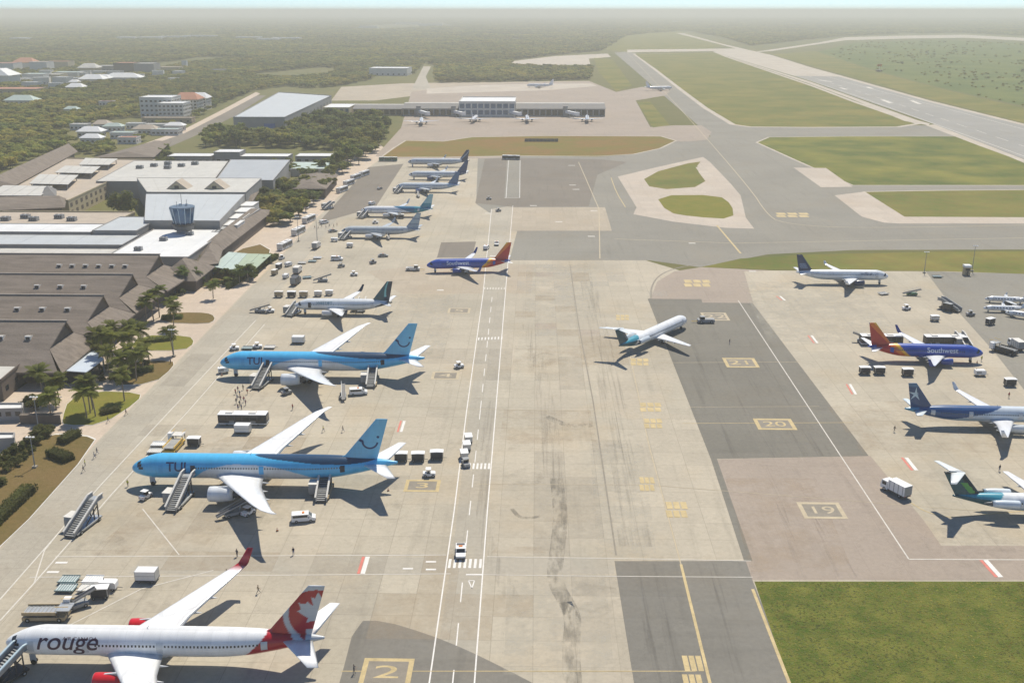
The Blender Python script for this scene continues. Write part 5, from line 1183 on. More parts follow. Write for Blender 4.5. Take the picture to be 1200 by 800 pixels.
# ================================================================== people
for nm, c in (('skin', (.30, .17, .11)), ('hair', (.02, .015, .012)), ('cloth_red', (.35, .04, .06)), ('cloth_plum', (.16, .05, .12)), ('cloth_blue', (.05, .09, .22)), ('cloth_navy', (.02, .025, .05)), ('cloth_white', (.6, .6, .57)), ('cloth_hiviz', (.55, .55, .06)), ('cloth_khaki', (.28, .22, .14)), ('cloth_grey', (.12, .12, .13))):
    mat(nm, c, .85, 0, .15, 3)
def body_mesh(pose):
    J = [('pelvis', (0, 0, .95), .14), ('waist', (0, 0, 1.1), .135), ('chest', (0, 0, 1.32), .16), ('neck', (.01, 0, 1.5), .06), ('head0', (.02, 0, 1.6), .085), ('head1', (.03, 0, 1.70), .09)]
    E_ = [(0, 1), (1, 2), (2, 3), (3, 4), (4, 5)]
    ang = {'stand': (4, -4, 6, -2), 'walk': (24, -24, -26, 26), 'carry': (10, -12, 40, 35)}[pose]
    for k, sy in enumerate((1, -1)):
        a = R(ang[k]); b0 = len(J); hip = (0, sy * .1, .9); kn = (math.sin(a) * .42, sy * .1, .9 - math.cos(a) * .42); back = .12 if a < 0 and pose == 'walk' else 0
        an = (kn[0] + math.sin(a - back * 3) * .40, sy * .1, max(.07, kn[2] - .40)); toe = (an[0] + .17, sy * .12, .045)
        J += [('hip', hip, .095), ('knee', kn, .065), ('ankle', an, .045), ('toe', toe, .04)]; E_ += [(0, b0), (b0, b0 + 1), (b0 + 1, b0 + 2), (b0 + 2, b0 + 3)]
        a = R(ang[2 + k]); c0 = len(J); sh = (0, sy * .19, 1.42); el = (math.sin(a) * .28, sy * .24, 1.42 - math.cos(a) * .28); wr = (el[0] + math.sin(a + .35) * .25, sy * .24, el[2] - math.cos(a + .35) * .25); ha = (wr[0] + math.sin(a + .4) * .09, sy * .24, wr[2] - math.cos(a + .4) * .09)
        J += [('sh', sh, .065), ('el', el, .05), ('wr', wr, .035), ('ha', ha, .036)]; E_ += [(2, c0), (c0, c0 + 1), (c0 + 1, c0 + 2), (c0 + 2, c0 + 3)]
        for q, dx in enumerate((-.035, -.012, .012, .035)):
            J.append(('f', (ha[0] + dx + .01, ha[1] + sy * .0, ha[2] - (.075, .09, .085, .07)[q]), .010)); E_.append((c0 + 3, len(J) - 1))
        J.append(('th', (ha[0] + .055, ha[1] - sy * .03, ha[2] - .02), .011)); E_.append((c0 + 2, len(J) - 1))
    me = bpy.data.meshes.new('b'); me.from_pydata([j[1] for j in J], E_, []); o = bpy.data.objects.new('b', me); COL.objects.link(o)
    o.modifiers.new('s', 'SKIN'); sv = me.skin_vertices[0].data
    for i, j in enumerate(J): sv[i].radius = (j[2], j[2] * (1.25 if j[0] in ('chest', 'waist', 'pelvis') else 1))
    sv[0].use_root = True; sb = o.modifiers.new('d', 'SUBSURF'); sb.levels = 1; sb.render_levels = 1
    dg = bpy.context.evaluated_depsgraph_get(); dg.update(); r = bpy.data.meshes.new_from_object(o.evaluated_get(dg)); bpy.data.objects.remove(o); return r
BODY = {k: body_mesh(k) for k in ('stand', 'walk', 'carry')}
def person(px, py, deg, pose, top, legs, label, group=None, z=ZG):
    me = BODY[pose].copy(); me.materials.clear()
    for m in ('skin', top, legs, 'charcoal'): me.materials.append(MAT[m])
    for f in me.polygons:
        c = f.center; arm = abs(c.y) > .2
        f.material_index = 0 if c.z > 1.5 or (arm and c.z < 1.2) else (3 if c.z < .1 else (2 if c.z < .97 else 1)); f.use_smooth = True
    o = bpy.data.objects.new('person', me); COL.objects.link(o); p = G(px, py); o.location = (p.x, p.y, z); o.rotation_euler.z = R(deg); tag(o, label, 'person', group)
    h = MB(); n = 10; P = [(-.005 + .1 * math.cos(2 * math.pi * i / n) * math.cos(e), .09 * math.sin(2 * math.pi * i / n) * math.cos(e), 1.715 + .1 * math.sin(e)) for e in (-.25, .2, .7, 1.2, 1.5) for i in range(n)]
    h.add(P, [(k * n + i, k * n + (i + 1) % n, (k + 1) * n + (i + 1) % n, (k + 1) * n + i) for k in range(4) for i in range(n)] + [list(range(40, 50))]); h.build('hair', 'hair', o, True)
    return o
tops = ['cloth_red', 'cloth_plum', 'cloth_blue', 'cloth_white', 'cloth_plum', 'cloth_navy', 'cloth_grey', 'cloth_red', 'cloth_plum', 'cloth_khaki']; legc = ['cloth_navy', 'cloth_grey', 'cloth_khaki', 'cloth_blue']
qn = {'cloth_red': 'red top', 'cloth_plum': 'plum top', 'cloth_blue': 'blue top', 'cloth_white': 'white top', 'cloth_navy': 'navy top', 'cloth_grey': 'grey top', 'cloth_khaki': 'khaki top', 'cloth_hiviz': 'yellow safety vest'}
for i, (x, y) in enumerate(((276, 462), (279, 459), (281, 464), (278, 468), (282, 470), (277, 473), (281, 476), (286, 471), (288, 475), (285, 457), (290, 462), (279, 480), (283, 480))):
    tp = tops[i % 10]; person(x, y, 60 + 10 * (i % 4), ('stand', 'walk', 'carry')[i % 3], tp, legc[i % 4], 'passenger in %s queueing at the stairs of the farther blue airliner' % qn[tp], 'passengers queueing at the stairs')
for i, x in enumerate((369, 373, 377, 382, 386, 391, 395)):
    tp = tops[(i * 3) % 10]; person(x, 268 - i * .5 + (i % 2), 10, 'walk', tp, legc[i % 4], 'passenger in %s walking from the buses to the silver airliner' % qn[tp], 'passengers walking across the apron')
for x, y, d, ps, tp, l in ((100, 546, 200, 'stand', 'cloth_hiviz', 'worker in yellow vest on the kerb of the dry lawn'), (98, 553, 20, 'walk', 'cloth_navy', 'worker in navy standing at the kerb beside the dry lawn'), (111, 537, 40, 'walk', 'cloth_white', 'person in white walking along the lawn kerb towards the terminal'), (114, 532, 40, 'walk', 'cloth_grey', 'person in grey walking ahead along the lawn kerb'), (150, 570, 90, 'stand', 'cloth_hiviz', 'worker in yellow vest in front of the nearer blue nose'),
    (344, 650, 120, 'stand', 'cloth_navy', 'worker in navy standing on the cross road line'), (278, 652, 80, 'stand', 'cloth_grey', 'worker in grey on the cross road by the wing shadow'), (266, 676, 200, 'walk', 'cloth_red', 'person in red walking off the cross road'), (303, 695, 30, 'walk', 'cloth_khaki', 'person in khaki walking behind the red wingtip'), (343, 480, 60, 'stand', 'cloth_red', 'worker in red between the bus and the farther blue wing'), (379, 506, 10, 'walk', 'cloth_hiviz', 'worker in yellow vest on the concrete behind the bus'), (402, 506, 190, 'walk', 'cloth_navy', 'worker in navy on the concrete behind the blue fin'), (415, 789, 0, 'carry', 'cloth_navy', 'worker in navy beside the large yellow stand box'), (855, 403, 200, 'stand', 'cloth_navy', 'marshaller in navy standing on the dark tarmac'), (1171, 552, 100, 'stand', 'cloth_navy', 'worker in navy near the wing of the green-tailed jet'), (1182, 466, 90, 'stand', 'cloth_red', 'worker in red beside the single cart near the star-tailed airliner'), (1150, 423, 90, 'stand', 'cloth_hiviz', 'worker in yellow vest at the blue and red airliner nose'), (1048, 506, 30, 'walk', 'cloth_khaki', 'worker in khaki crossing the star-tail shadow'), (127, 495, 30, 'walk', 'cloth_grey', 'person in grey at the corner of the green lawn'), (148, 486, 30, 'walk', 'cloth_navy', 'person in navy at the tip of the green lawn'), (200, 426, 60, 'stand', 'cloth_grey', 'person in grey at the end of the dry planting bed')):
    person(x, y, d, ps, tp, random.choice(legc), l)

# ================================================================== buildings
def proj(x, y, z=0.):
    d = Vector((x, y, z - CAM_H)); w = d.dot(_fw); return (600 + FPX * d.dot(_rt) / w, 400 - FPX * d.dot(_up) / w)
mat('thatch', (.20, .17, .143), .95, 0, .34, .35, True, .5, .1, (.25, 1.6, 1.6)); mat('thatch_ridge', (.28, .245, .21), .95, 0, .2, .8)
mat('roof_white', (.66, .665, .65), .55, 0, .10, .12); mat('roof_grey', (.37, .385, .385), .5, .1, .10, .12); mat('roof_blue', (.46, .48, .475), .5, .1, .08, .12); mat('roof_pale', (.47, .46, .42), .7, 0, .15, .15)
mat('wall_cream', (.50, .42, .27), .85, 0, .12, .25); mat('wall_tan', (.36, .29, .2), .85, 0, .15, .25); mat('wall_brown', (.13, .105, .085), .85, 0, .2, .4); mat('wall_grey', (.30, .29, .275), .85, 0, .12, .2); mat('wall_white', (.62, .60, .55), .8, 0, .1, .2)
mat('terracotta', (.40, .19, .12), .85, 0, .2, .1); mat('roof_teal', (.38, .46, .42), .7, 0, .12, .2); mat('roof_dark', (.17, .165, .16), .8, 0, .15, .15); mat('canopy_blue', (.52, .58, .64), .4, 0, .06, .3); mat('canopy_green', (.33, .40, .28), .6, 0, .12, .3)
mat('tower_roof', (.09, .14, .2), .6, 0, .15, .5); mat('roof_tan', (.40, .34, .27), .85, 0, .15, .15); mat('solar', (.22, .22, .225), .4, .2, .12, .5)
def P2(pxs, z): return [G2(x, y, z) for x, y in pxs]
def centre(p): return (sum(a[0] for a in p) / len(p), sum(a[1] for a in p) / len(p))
def block(name, label, pts, h, wall, roof, cat='building', win=None, panels=0, parapet=.6, roof_z=0.12, z0=0., group=None):
    """flat-roofed building on a world polygon: walls, roof (in panels), parapet, windows"""
    c = centre(pts); t = thing(name, label, cat, (c[0], c[1], z0), 0, group)
    q = [(a[0] - c[0], a[1] - c[1]) for a in pts]; n = len(q)
    MB().prism(q, -.02, h).build('wall', wall, t)
    ins = [(a[0] * .992, a[1] * .992) for a in q]
    if panels and n == 4:
        # roof sheets side by side between edge 0-1 and edge 3-2
        for i in range(panels):
            u, v = i / panels + .0005, (i + 1) / panels - .0005
            L_ = lambda a, b, k: (a[0] + (b[0] - a[0]) * k, a[1] + (b[1] - a[1]) * k)
            MB().prism([L_(ins[0], ins[1], u), L_(ins[0], ins[1], v), L_(ins[3], ins[2], v), L_(ins[3], ins[2], u)], h + .01, h + roof_z + (.015 if i % 2 else 0)).build('roof_panel', roof, t)
    else: MB().prism(ins, h + .01, h + roof_z).build('roof', roof, t)
    if parapet:
        for i in range(n):
            a, b = q[i], q[(i + 1) % n]; MB().bar((a[0], a[1], h + parapet / 2), (b[0], b[1], h + parapet / 2), .35, parapet).build('parapet', wall, t)
    if win: facade(t, q, h, *win)
    return t
def facade(t, q, h, edges, rows, step, ww, wh, m='glass_dark', frame=None, z0=1.2):
    ar = sum(q[i][0] * q[(i + 1) % len(q)][1] - q[(i + 1) % len(q)][0] * q[i][1] for i in range(len(q)))
    for e in edges:
        a, b = Vector(q[e]), Vector(q[(e + 1) % len(q)]); d = b - a; L_ = d.length; d /= L_; nrm = Vector((d.y, -d.x)) * (1 if ar > 0 else -1)
        k = max(1, int(L_ / step))
        for r in range(rows):
            z = z0 + r * (h - z0) / rows + .3
            for i in range(k):
                c = a + d * (L_ * (i + .5) / k); u = d * ww / 2; o = nrm * .06; i_ = nrm * -.12
                P = [(*(c - u + i_), z), (*(c + u + i_), z), (*(c + u + o), z), (*(c - u + o), z)]
                mb = MB().add(P + [(p[0], p[1], z + wh) for p in P], [(3, 2, 1, 0), (4, 5, 6, 7), (0, 1, 5, 4), (1, 2, 6, 5), (2, 3, 7, 6), (3, 0, 4, 7)])
                wo_ = mb.build('window', m, t)
                if frame: MB().bar((*(c - u * 1.1 + nrm * .1), z - .06), (*(c + u * 1.1 + nrm * .1), z - .06), .2, .14).build('sill', frame, wo_)
def mk_hvac(s=1.):
    def f():
        t = thing('rooftop_air_unit', '', 'air unit'); MB().bb(-1.6 * s, 1.6 * s, -1.1 * s, 1.1 * s, .2, 1.5 * s).build('casing', 'grey', t)
        for x in (-.8, .8): MB().cyl((x * s, 0, 1.5 * s), (x * s, 0, 1.62 * s), .55 * s, 12).build('fan_guard', 'charcoal', t)
        MB().bb(-1.7 * s, 1.7 * s, -1.15 * s, 1.15 * s, 0, .2).build('base_frame', 'dark_steel', t)
        for i in range(4): MB().bb(-1.3 * s + i * .7 * s, -.9 * s + i * .7 * s, -1.14 * s, -1.09 * s, .5, 1.2 * s).build('louvre', 'charcoal', t)
        return t
    return f
def hvac(x, y, z, label, s=1., rz=0.): return inst('hvac%g' % s, mk_hvac(s), (x, y, z), rz, label)

# ---- thatched multi-gable terminal
tt = thing('thatched_terminal', 'terminal with four brown thatched ridges and hipped ends beside the palms', 'building', (-190, 345, 0))
ridges = [302, 332, 361, 393]; ox, oy = -190, 345
X0, XR, XE, ZR, ZE, ZV = -260 - ox, -150 - ox, -132 - ox, 15., 5., 6.2
ends = [(-146, -140), (-146.5, -140), (-147.5, -140), (-149, -139.5)]
MB().bb(X0, -144 - ox, 287 - oy, 402 - oy, 0, ZE).build('wall', 'wall_brown', tt)
for k, ry in enumerate(ridges):
    y = ry - oy; XR, XE = ends[k][0] - ox, ends[k][1] - ox
    f = (282 if k == 0 else ridges[k - 1] * .68 + ry * .32) - oy; b = (ry * .68 + ridges[k + 1] * .32 if k < 3 else 404) - oy
    zf = ZE if k == 0 else ZV; zb = ZV if k < 3 else ZE; zm = 9.4; um = (ZR - zm) / (ZR - zf); ub = (ZR - zm) / (ZR - zb); th = .5
    fm, bm_ = y + (f - y) * um, y + (b - y) * ub
    def slope(name, P, m='thatch'):
        n = len(P); mb = MB().add(P + [(p[0], p[1], p[2] - th) for p in P], [list(range(n)), list(range(2 * n - 1, n - 1, -1))] + [(i, i + n, (i + 1) % n + n, (i + 1) % n) for i in range(n)])
        o = mb.build(name, m, tt); fix_normals(o); return o
    fs = slope('front_roof_slope', [(X0, f, zf), (XE - 1, f, zf), (XR - 1, fm, zm), (XR, y, ZR), (X0, y, ZR)])
    slope('back_roof_slope', [(X0, y + .02, ZR - .02), (XR, y + .02, ZR - .02), (XR - 1, bm_, zm), (XE - 1, b, zb), (X0, b, zb)])
    he = slope('hip_end', [(XR - 1.2, fm + .3, zm + .1), (XE, f + .4, zf - .3), (XE, b - .4, zb - .3), (XR - 1.2, bm_ - .3, zm + .1)])
    slope('gable_vent', [(XR - 1.4, fm, zm), (XR - 1.4, bm_, zm), (XR - 1.0, y, ZR - .3)], 'wall_brown')
    MB().bar((X0, y, ZR + .1), (XR + .3, y, ZR + .1), .7, .4).build('ridge_cap', 'thatch_ridge', tt)
    if k: MB().bar((X0, f, ZV + .15), (XE - 8, f, ZV + .15), 1.2, .5).build('valley_gutter', 'roof_pale', tt)
    for i in range(6 if k == 3 else 3):
        x = (-186 + i * 5.2 if k == 3 else (-178 if k == 2 else -172) + i * 8.5 - k * 1.0) - ox; u = .33; yy = y + (f - y) * u; zz = ZR + (zf - ZR) * u
        d = MB(); d.prof([(yy - 1.1, zz - .9), (yy + 1.1, zz + .3), (yy - .7, zz + .75), (yy - 1.1, zz + .5)], x - .9, x + .9)
        d.v = [(v[1], v[0], v[2]) for v in d.v]; do = d.build('dormer_vent', 'offwhite', fs); fix_normals(do); MB().bb(x - .6, x + .6, yy - 1.16, yy - 1.1, zz - .5, zz + .4).build('dormer_louvre', 'charcoal', fs)
# pointed thatch pavilions right of the ridges
def hip(name, label, pts, ze, zr, wall, roof, ridge=.35, cat='building', over=1.03, win=None, z0=0., group=None):
    c = centre(pts); t = thing(name, label, cat, (c[0], c[1], z0), 0, group); q = [Vector((a[0] - c[0], a[1] - c[1])) for a in pts]
    MB().prism([tuple(v * .93) for v in q], -.02, ze - .05).build('wall', wall, t)
    e = [v * over for v in q]; A_, B_ = (e[0] + e[3]) / 2, (e[1] + e[2]) / 2
    if (e[1] - e[0]).length < (e[2] - e[1]).length: A_, B_ = (e[0] + e[1]) / 2, (e[2] + e[3]) / 2; e = [e[1], e[2], e[3], e[0]]
    m_ = (A_ + B_) / 2; r0, r1 = m_ + (A_ - m_) * ridge, m_ + (B_ - m_) * ridge
    v3 = lambda p, z: (p.x, p.y, z)
    for nm, P in (('roof_slope', [v3(e[0], ze), v3(e[1], ze), v3(r1, zr), v3(r0, zr)]), ('roof_slope', [v3(e[2], ze), v3(e[3], ze), v3(r0, zr), v3(r1, zr)]), ('hip_end', [v3(e[1], ze), v3(e[2], ze), v3(r1, zr)]), ('hip_end', [v3(e[3], ze), v3(e[0], ze), v3(r0, zr)])):
        n = len(P); o = MB().add(P + [(p[0], p[1], p[2] - .3) for p in P], [list(range(n)), list(range(2 * n - 1, n - 1, -1))] + [(i, i + n, (i + 1) % n + n, (i + 1) % n) for i in range(n)]).build(nm, roof, t); fix_normals(o)
    if win: facade(t, [tuple(v * .93) for v in q], ze, *win)
    return t
def rect(x0, x1, y0, y1): return [(x0, y0), (x1, y0), (x1, y1), (x0, y1)]
hip('thatched_pavilion', 'pointed brown thatched pavilion behind the ridged terminal end', rect(-152, -135, 392, 416), 4.5, 11, 'wall_brown', 'thatch', .12)
hip('thatched_pavilion', 'long brown roofed wing beside the bright white roof edge', P2([(222, 300), (262, 292), (320, 247), (285, 250)], 5), 5, 9.5, 'wall_brown', 'thatch', .7)
hip('thatched_pavilion', 'small brown hipped roof between the white roof and the green canopy', P2([(228, 312), (256, 308), (262, 288), (240, 285)], 5), 5, 9, 'wall_brown', 'thatch', .2)
block('flat_roof_wing', 'flat grey roofed strip leading to the long brown wing', P2([(248, 272), (262, 273), (305, 245), (292, 243)], 8), 8, 'wall_grey', 'roof_grey', parapet=.3, panels=4)
hip('thatched_pavilion', 'brown roof half hidden in the trees beside the metal hall', P2([(282, 235), (296, 236), (312, 210), (300, 207)], 7), 7, 11, 'wall_brown', 'thatch', .6)
hip('thatched_pavilion', 'low brown roof with pale strip behind the round trees', P2([(343, 221), (382, 221), (396, 205), (352, 205)], 6), 6, 9, 'wall_brown', 'thatch', .6)
# ---- small buildings in front of the thatched terminal
block('service_building', 'brown walled building with pale flat roof at the corner of the thatched terminal', P2([(-70, 446), (1, 447), (33, 420), (-40, 420)], 6), 6, 'wall_brown', 'roof_pale', parapet=.7, win=([1], 1, 6, 2., 1.4, 'glass_dark', None, 2.0))
cn = thing('entrance_canopy', 'white sloping canopy on posts beside the palms', 'canopy', (*G2(98, 424, 4.5), 0)); cl = cn.location
cp = [(a - cl.x, b - cl.y) for a, b in P2([(71, 434), (101, 436), (122, 421), (105, 406)], 4.5)]
MB().prism(cp, 4.3, 4.55).build('canopy_roof', 'canopy_blue', cn)
for a in cp: MB().bar((a[0] * .93, a[1] * .93, 0), (a[0] * .93, a[1] * .93, 4.3), .3).build('post', 'grey', cn)
MB().prism([(a * .8, b * .8) for a, b in cp], 0, 3.2).build('glazed_front', 'glass_dark', cn)
block('kiosk', 'small pale kiosk beside the brown garden wall', P2([(-8, 481), (26, 480), (27, 474), (-6, 474)], 3.2), 3.2, 'wall_grey', 'roof_white', 'kiosk', ([0, 1], 1, 2.5, 1.4, 1.2))
w_ = MB().prism(P2([(24, 497), (72, 497), (71, 494.5), (26, 494.5)], 0), 0, 2.6); gw = w_.build('garden_wall', 'wall_brown'); tag(gw, 'low brown garden wall beside the green lawn', 'wall')
block('kiosk', 'white roofed hut by the dark shrubs on the dry lawn', P2([(-6, 516), (16, 515), (17, 509), (-4, 509)], 2.8), 2.8, 'wall_grey', 'roof_white', 'hut')
gt = thing('gate_barrier', 'white striped barrier arm by the garden wall', 'barrier', (*G2(46, 478), 0)); MB().bb(-.3, .3, -.3, .3, 0, 1.1).build('barrier_post', 'offwhite', gt); MB().bar((0, 0, 1.), (5.5, 3, 2.4), .2).build('barrier_arm', 'white', gt)
# ---- green and white canopies by the bus road
for px, m, l in (([(248, 312), (272, 317), (290, 297), (268, 295)], 'roof_teal', 'pale teal canopy roof beside the brown pavilion'), ([(272, 317), (296, 318), (318, 298), (290, 297)], 'canopy_green', 'pale green canopy roof bordered by a hedge')):
    pp = P2(px, 4); c = centre(pp); t = thing('canopy', l, 'canopy', (c[0], c[1], 0)); q = [(a[0] - c[0], a[1] - c[1]) for a in pp]
    for i in range(4):
        L_ = lambda a, b, k: (a[0] + (b[0] - a[0]) * k, a[1] + (b[1] - a[1]) * k)
        MB().prism([L_(q[0], q[1], i / 4 + .005), L_(q[0], q[1], (i + 1) / 4 - .005), L_(q[3], q[2], (i + 1) / 4 - .005), L_(q[3], q[2], i / 4 + .005)], 3.8, 4. + .05 * (i % 2)).build('roof_panel', m, t)
    for a in q: MB().bar((a[0] * .95, a[1] * .95, 0), (a[0] * .95, a[1] * .95, 3.8), .25).build('post', 'grey', t)
# ---- white and grey roofs behind the thatch
block('terminal_hall', 'bright white flat roofed hall behind the thatched ridges', rect(-181, -146, 417, 474), 8, 'wall_grey', 'roof_white', panels=7, parapet=.5)
block('terminal_hall', 'pale grey stepped roof hall left of the bright white one', rect(-262, -182, 418, 436), 7.2, 'wall_grey', 'roof_pale', panels=9, parapet=.4)
block('terminal_hall', 'blue-grey metal roofed hall behind the stepped one', rect(-300, -182, 437, 458), 8.6, 'wall_grey', 'roof_blue', panels=10, parapet=.4)
block('terminal_hall', 'long light grey roof below the cream deck', rect(-330, -205, 459, 478), 9.6, 'wall_grey', 'roof_white', panels=10, parapet=.4)
block('terminal_hall', 'light grey roof piece against the round tree', rect(-204, -183.5, 459, 492), 10.4, 'wall_grey', 'roof_blue', panels=4, parapet=.4)
block('terminal_deck', 'cream concrete deck with dark plant boxes behind the grey roofs', rect(-330, -206, 481, 516), 8, 'wall_cream', 'roof_tan', parapet=.8)
for i, x in enumerate((-285, -277, -262, -255, -248, -238, -229)): hvac(x, 494 + (i % 2) * 6, 8.12, 'grey air unit on the cream deck, ' + ('single at its left end', 'next to the left-end unit', 'first of the middle run', 'second of the middle run', 'third of the middle run', 'first of the tree-side pair', 'last of the tree-side pair')[i], 1.3)
for i, (x, y) in enumerate(((-168, 450), (-160, 462), (-172, 430))): hvac(x, y, 8.2, 'grey air unit on the bright white roof, ' + ('centre', 'by its back edge', 'by its front edge')[i])
hl = block('metal_roof_hall', 'large blue-grey metal roofed hall with stepped side bays', [(-186, 476), (-150, 476), (-158, 549), (-212, 549)], 12, 'wall_grey', 'roof_blue', panels=9, parapet=0)
block('metal_roof_hall', 'pale upper roof of the metal hall with two gabled dormers', [(-212, 551), (-158, 551), (-162, 600), (-236, 600)], 12.6, 'wall_grey', 'roof_pale', panels=8, parapet=.3)
block('metal_roof_hall', 'grey saw-edged roof section near the tree belt', [(-190, 603), (-156, 603), (-166, 690), (-206, 690)], 11, 'wall_grey', 'roof_grey', panels=6, parapet=.3)
block('metal_roof_hall', 'light roof section with dark plant in the far corner', [(-262, 603), (-192, 603), (-208, 690), (-272, 690)], 10, 'wall_grey', 'roof_pale', panels=6, parapet=.3)
for i in range(6): hvac(-255 + i * 6, 655 + (i % 3) * 9, 10.15, 'grey air unit among the dark plant on the light far roof, spot %s' % ('a b c d e f'.split()[i]) if False else ('grey air unit on the light far roof, ' + ('at its outer corner', 'second from the outer corner', 'third from the outer corner', 'fourth from the outer corner', 'fifth from the outer corner', 'nearest the saw-edged roof')[i]), 1.3)
for x, l in ((-199, 'cream gabled roof lantern on the tree side of the upper hall roof'), (-178, 'cream gabled roof lantern on the apron side of the upper hall roof')):
    t = thing('roof_lantern', l, 'roof lantern', (x, 566, 12.72)); MB().prof([(-6, 0), (6, 0), (0, 4.6)], -5, 5).build('gable_roof', 'roof_tan', t); MB().prof([(-4.6, .1), (4.6, .1), (0, 3.6)], -5.12, -5.02).build('gable_front', 'wall_cream', t); MB().bb(-1.2, 1.2, -5.22, -5.1, .3, 1.9).build('louvre', 'charcoal', t)
for i in range(4):   # stepped side bays of the hall
    x, y = -150.5 - i * 2.1, 482 + i * 17
    t = block('side_bay', ('first', 'second', 'third', 'last')[i] + ' pale stepped bay on the apron side of the metal hall', [(x + .3, y), (x + 7, y), (x + 7, y + 13), (x + .3, y + 13)], 8.5, 'wall_white', 'roof_white', 'building', ([1], 1, 5, 2.2, 4, 'charcoal'), parapet=.3)
# ---- control tower
tw = thing('control_tower', 'blue glass control tower cab flaring above the metal roof hall', 'tower', (-164.5, 468, 0))
MB().cyl((0, 0, 0), (0, 0, 11.6), 3.6, 10, 0, 3.6).build('shaft', 'wall_grey', tw)
MB().cyl((0, 0, 11.6), (0, 0, 12.6), 5.0, 12, 0, 5.3).build('walkway', 'charcoal', tw); MB().cyl((0, 0, 9.6), (0, 0, 11.6), 4.4, 12, 0, 4.7).build('lower_drum', 'roof_dark', tw)
for i in range(12):
    a0, a1 = 2 * math.pi * i / 12 + .02, 2 * math.pi * (i + 1) / 12 - .02; P = [(r_ * math.cos(a), r_ * math.sin(a), z) for r_, z, a in ((4.3, 12.6, a0), (4.3, 12.6, a1), (5.8, 20.0, a1), (5.8, 20.0, a0))]
    o = MB().add(P + [(p[0] * .93, p[1] * .93, p[2]) for p in P], [(0, 1, 2, 3), (7, 6, 5, 4), (0, 4, 5, 1), (1, 5, 6, 2), (2, 6, 7, 3), (3, 7, 4, 0)]).build('cab_pane', 'blue_glass', tw); fix_normals(o)
    MB().bar((4.36 * math.cos(a0 - .02), 4.36 * math.sin(a0 - .02), 12.6), (5.8 * math.cos(a0 - .02), 5.8 * math.sin(a0 - .02), 20.1), .22).build('mullion', 'emblem_pale', tw)
MB().cyl((0, 0, 20.0), (0, 0, 20.4), 5.9, 12, 0, 5.6).build('cab_roof', 'tower_roof', tw)
for x, y, h in ((0, 0, 6), (2, 1, 3), (-2, -1, 2.5)): MB().cyl((x, y, 20.4), (x, y, 20.4 + h), .12, 6).build('antenna', 'grey', tw)
for k in range(2): MB().cyl((-1.5 + 3 * k, 2, 20.4), (-1.5 + 3 * k, 2, 21.4), .6, 10).build('radome', 'white', tw)
# ---- white strips at the back of the hall
for x0, x1, y, h, l in ((-268, -236, 742, 6, 'long white flat strip roof, end nearest the car park'), (-235, -216, 746, 8.5, 'raised white box in the middle of the white strip roofs'), (-215, -180, 742, 6, 'long white flat strip roof between the raised box and trees'), (-176, -148, 748, 5.5, 'white strip roof among the tree belt')):
    block('strip_building', l, rect(x0, x1, y, y + 16), h, 'wall_grey', 'roof_white', parapet=.4, panels=4, win=([0], 1, 5, 2.6, 2, 'glass_dark'))
block('strip_building', 'broad white roof with trees in front, beyond the tree belt edge', rect(-171, -142, 690, 722), 5, 'wall_white', 'roof_teal', parapet=.3, panels=4)
block('strip_building', 'white flat roof at the apron end of the tree belt', P2([(401, 159), (428, 159), (432, 148), (408, 148)], 6), 6, 'wall_tan', 'roof_white', parapet=.4, panels=3)
block('strip_building', 'small white roof in the dark tree belt before the grey hall', rect(-216, -200, 880, 900), 5, 'wall_white', 'roof_white', parapet=.2)
# ---- car park with raised sheets
cpk = block('car_park', 'cream fronted car park building with long raised roof sheets', P2([(76, 238), (181, 190), (190, 183), (96, 184)], 9)[::1] if False else P2([(-60, 240), (80, 236), (182, 188), (70, 186)], 9), 9, 'wall_cream', 'roof_tan', 'car park', ([1], 2, 7.5, 3.2, 2.2, 'wall_brown'), parapet=.9)
for i, (px, l) in enumerate(((((92, 193), (128, 193), (138, 186), (100, 185)), 'back'), (((64, 202), (108, 203), (118, 195), (76, 194)), 'second from the back'), (((34, 215), (80, 216), (92, 205), (46, 204)), 'third from the back'), (((-20, 229), (48, 229), (62, 218), (4, 217)), 'front'))):
    pp = P2(px, 12.5); c = centre(pp); t = thing('shade_roof', 'long light grey shade sheet raised over the car park roof, ' + l, 'shade roof', (c[0], c[1], 9.12)); q = [(a[0] - c[0], a[1] - c[1]) for a in pp]
    for j in range(4):
        L_ = lambda a, b, k: (a[0] + (b[0] - a[0]) * k, a[1] + (b[1] - a[1]) * k)
        MB().prism([L_(q[0], q[1], j / 4 + .004), L_(q[0], q[1], (j + 1) / 4 - .004), L_(q[3], q[2], (j + 1) / 4 - .004), L_(q[3], q[2], j / 4 + .004)], 3.1, 3.35).build('sheet', 'roof_pale', t)
    for a in q: MB().bar((a[0] * .9, a[1] * .9, 0), (a[0] * .9, a[1] * .9, 3.1), .4).build('post', 'grey', t)
hip('long_roof', 'long brown pitched roof at the edge of the woodland', P2([(-50, 228), (20, 216), (90, 178), (78, 172)], 10), 10, 15, 'wall_brown', 'thatch', .9)
hip('long_roof', 'brown pitched roof along the front of the car park', P2([(-60, 249), (74, 243), (76, 233), (-60, 233)], 9), 9, 13, 'wall_brown', 'thatch', .9)
hip('roof_pavilion', 'small dark hipped roof on the car park corner', P2([(46, 231), (66, 231), (66, 222), (50, 222)], 11), 11, 15, 'wall_brown', 'roof_dark', .15)
hip('long_roof', 'brown roof beside the access road behind the car park', P2([(112, 184), (180, 184), (200, 166), (170, 170)], 8), 8, 11, 'wall_brown', 'thatch', .8)
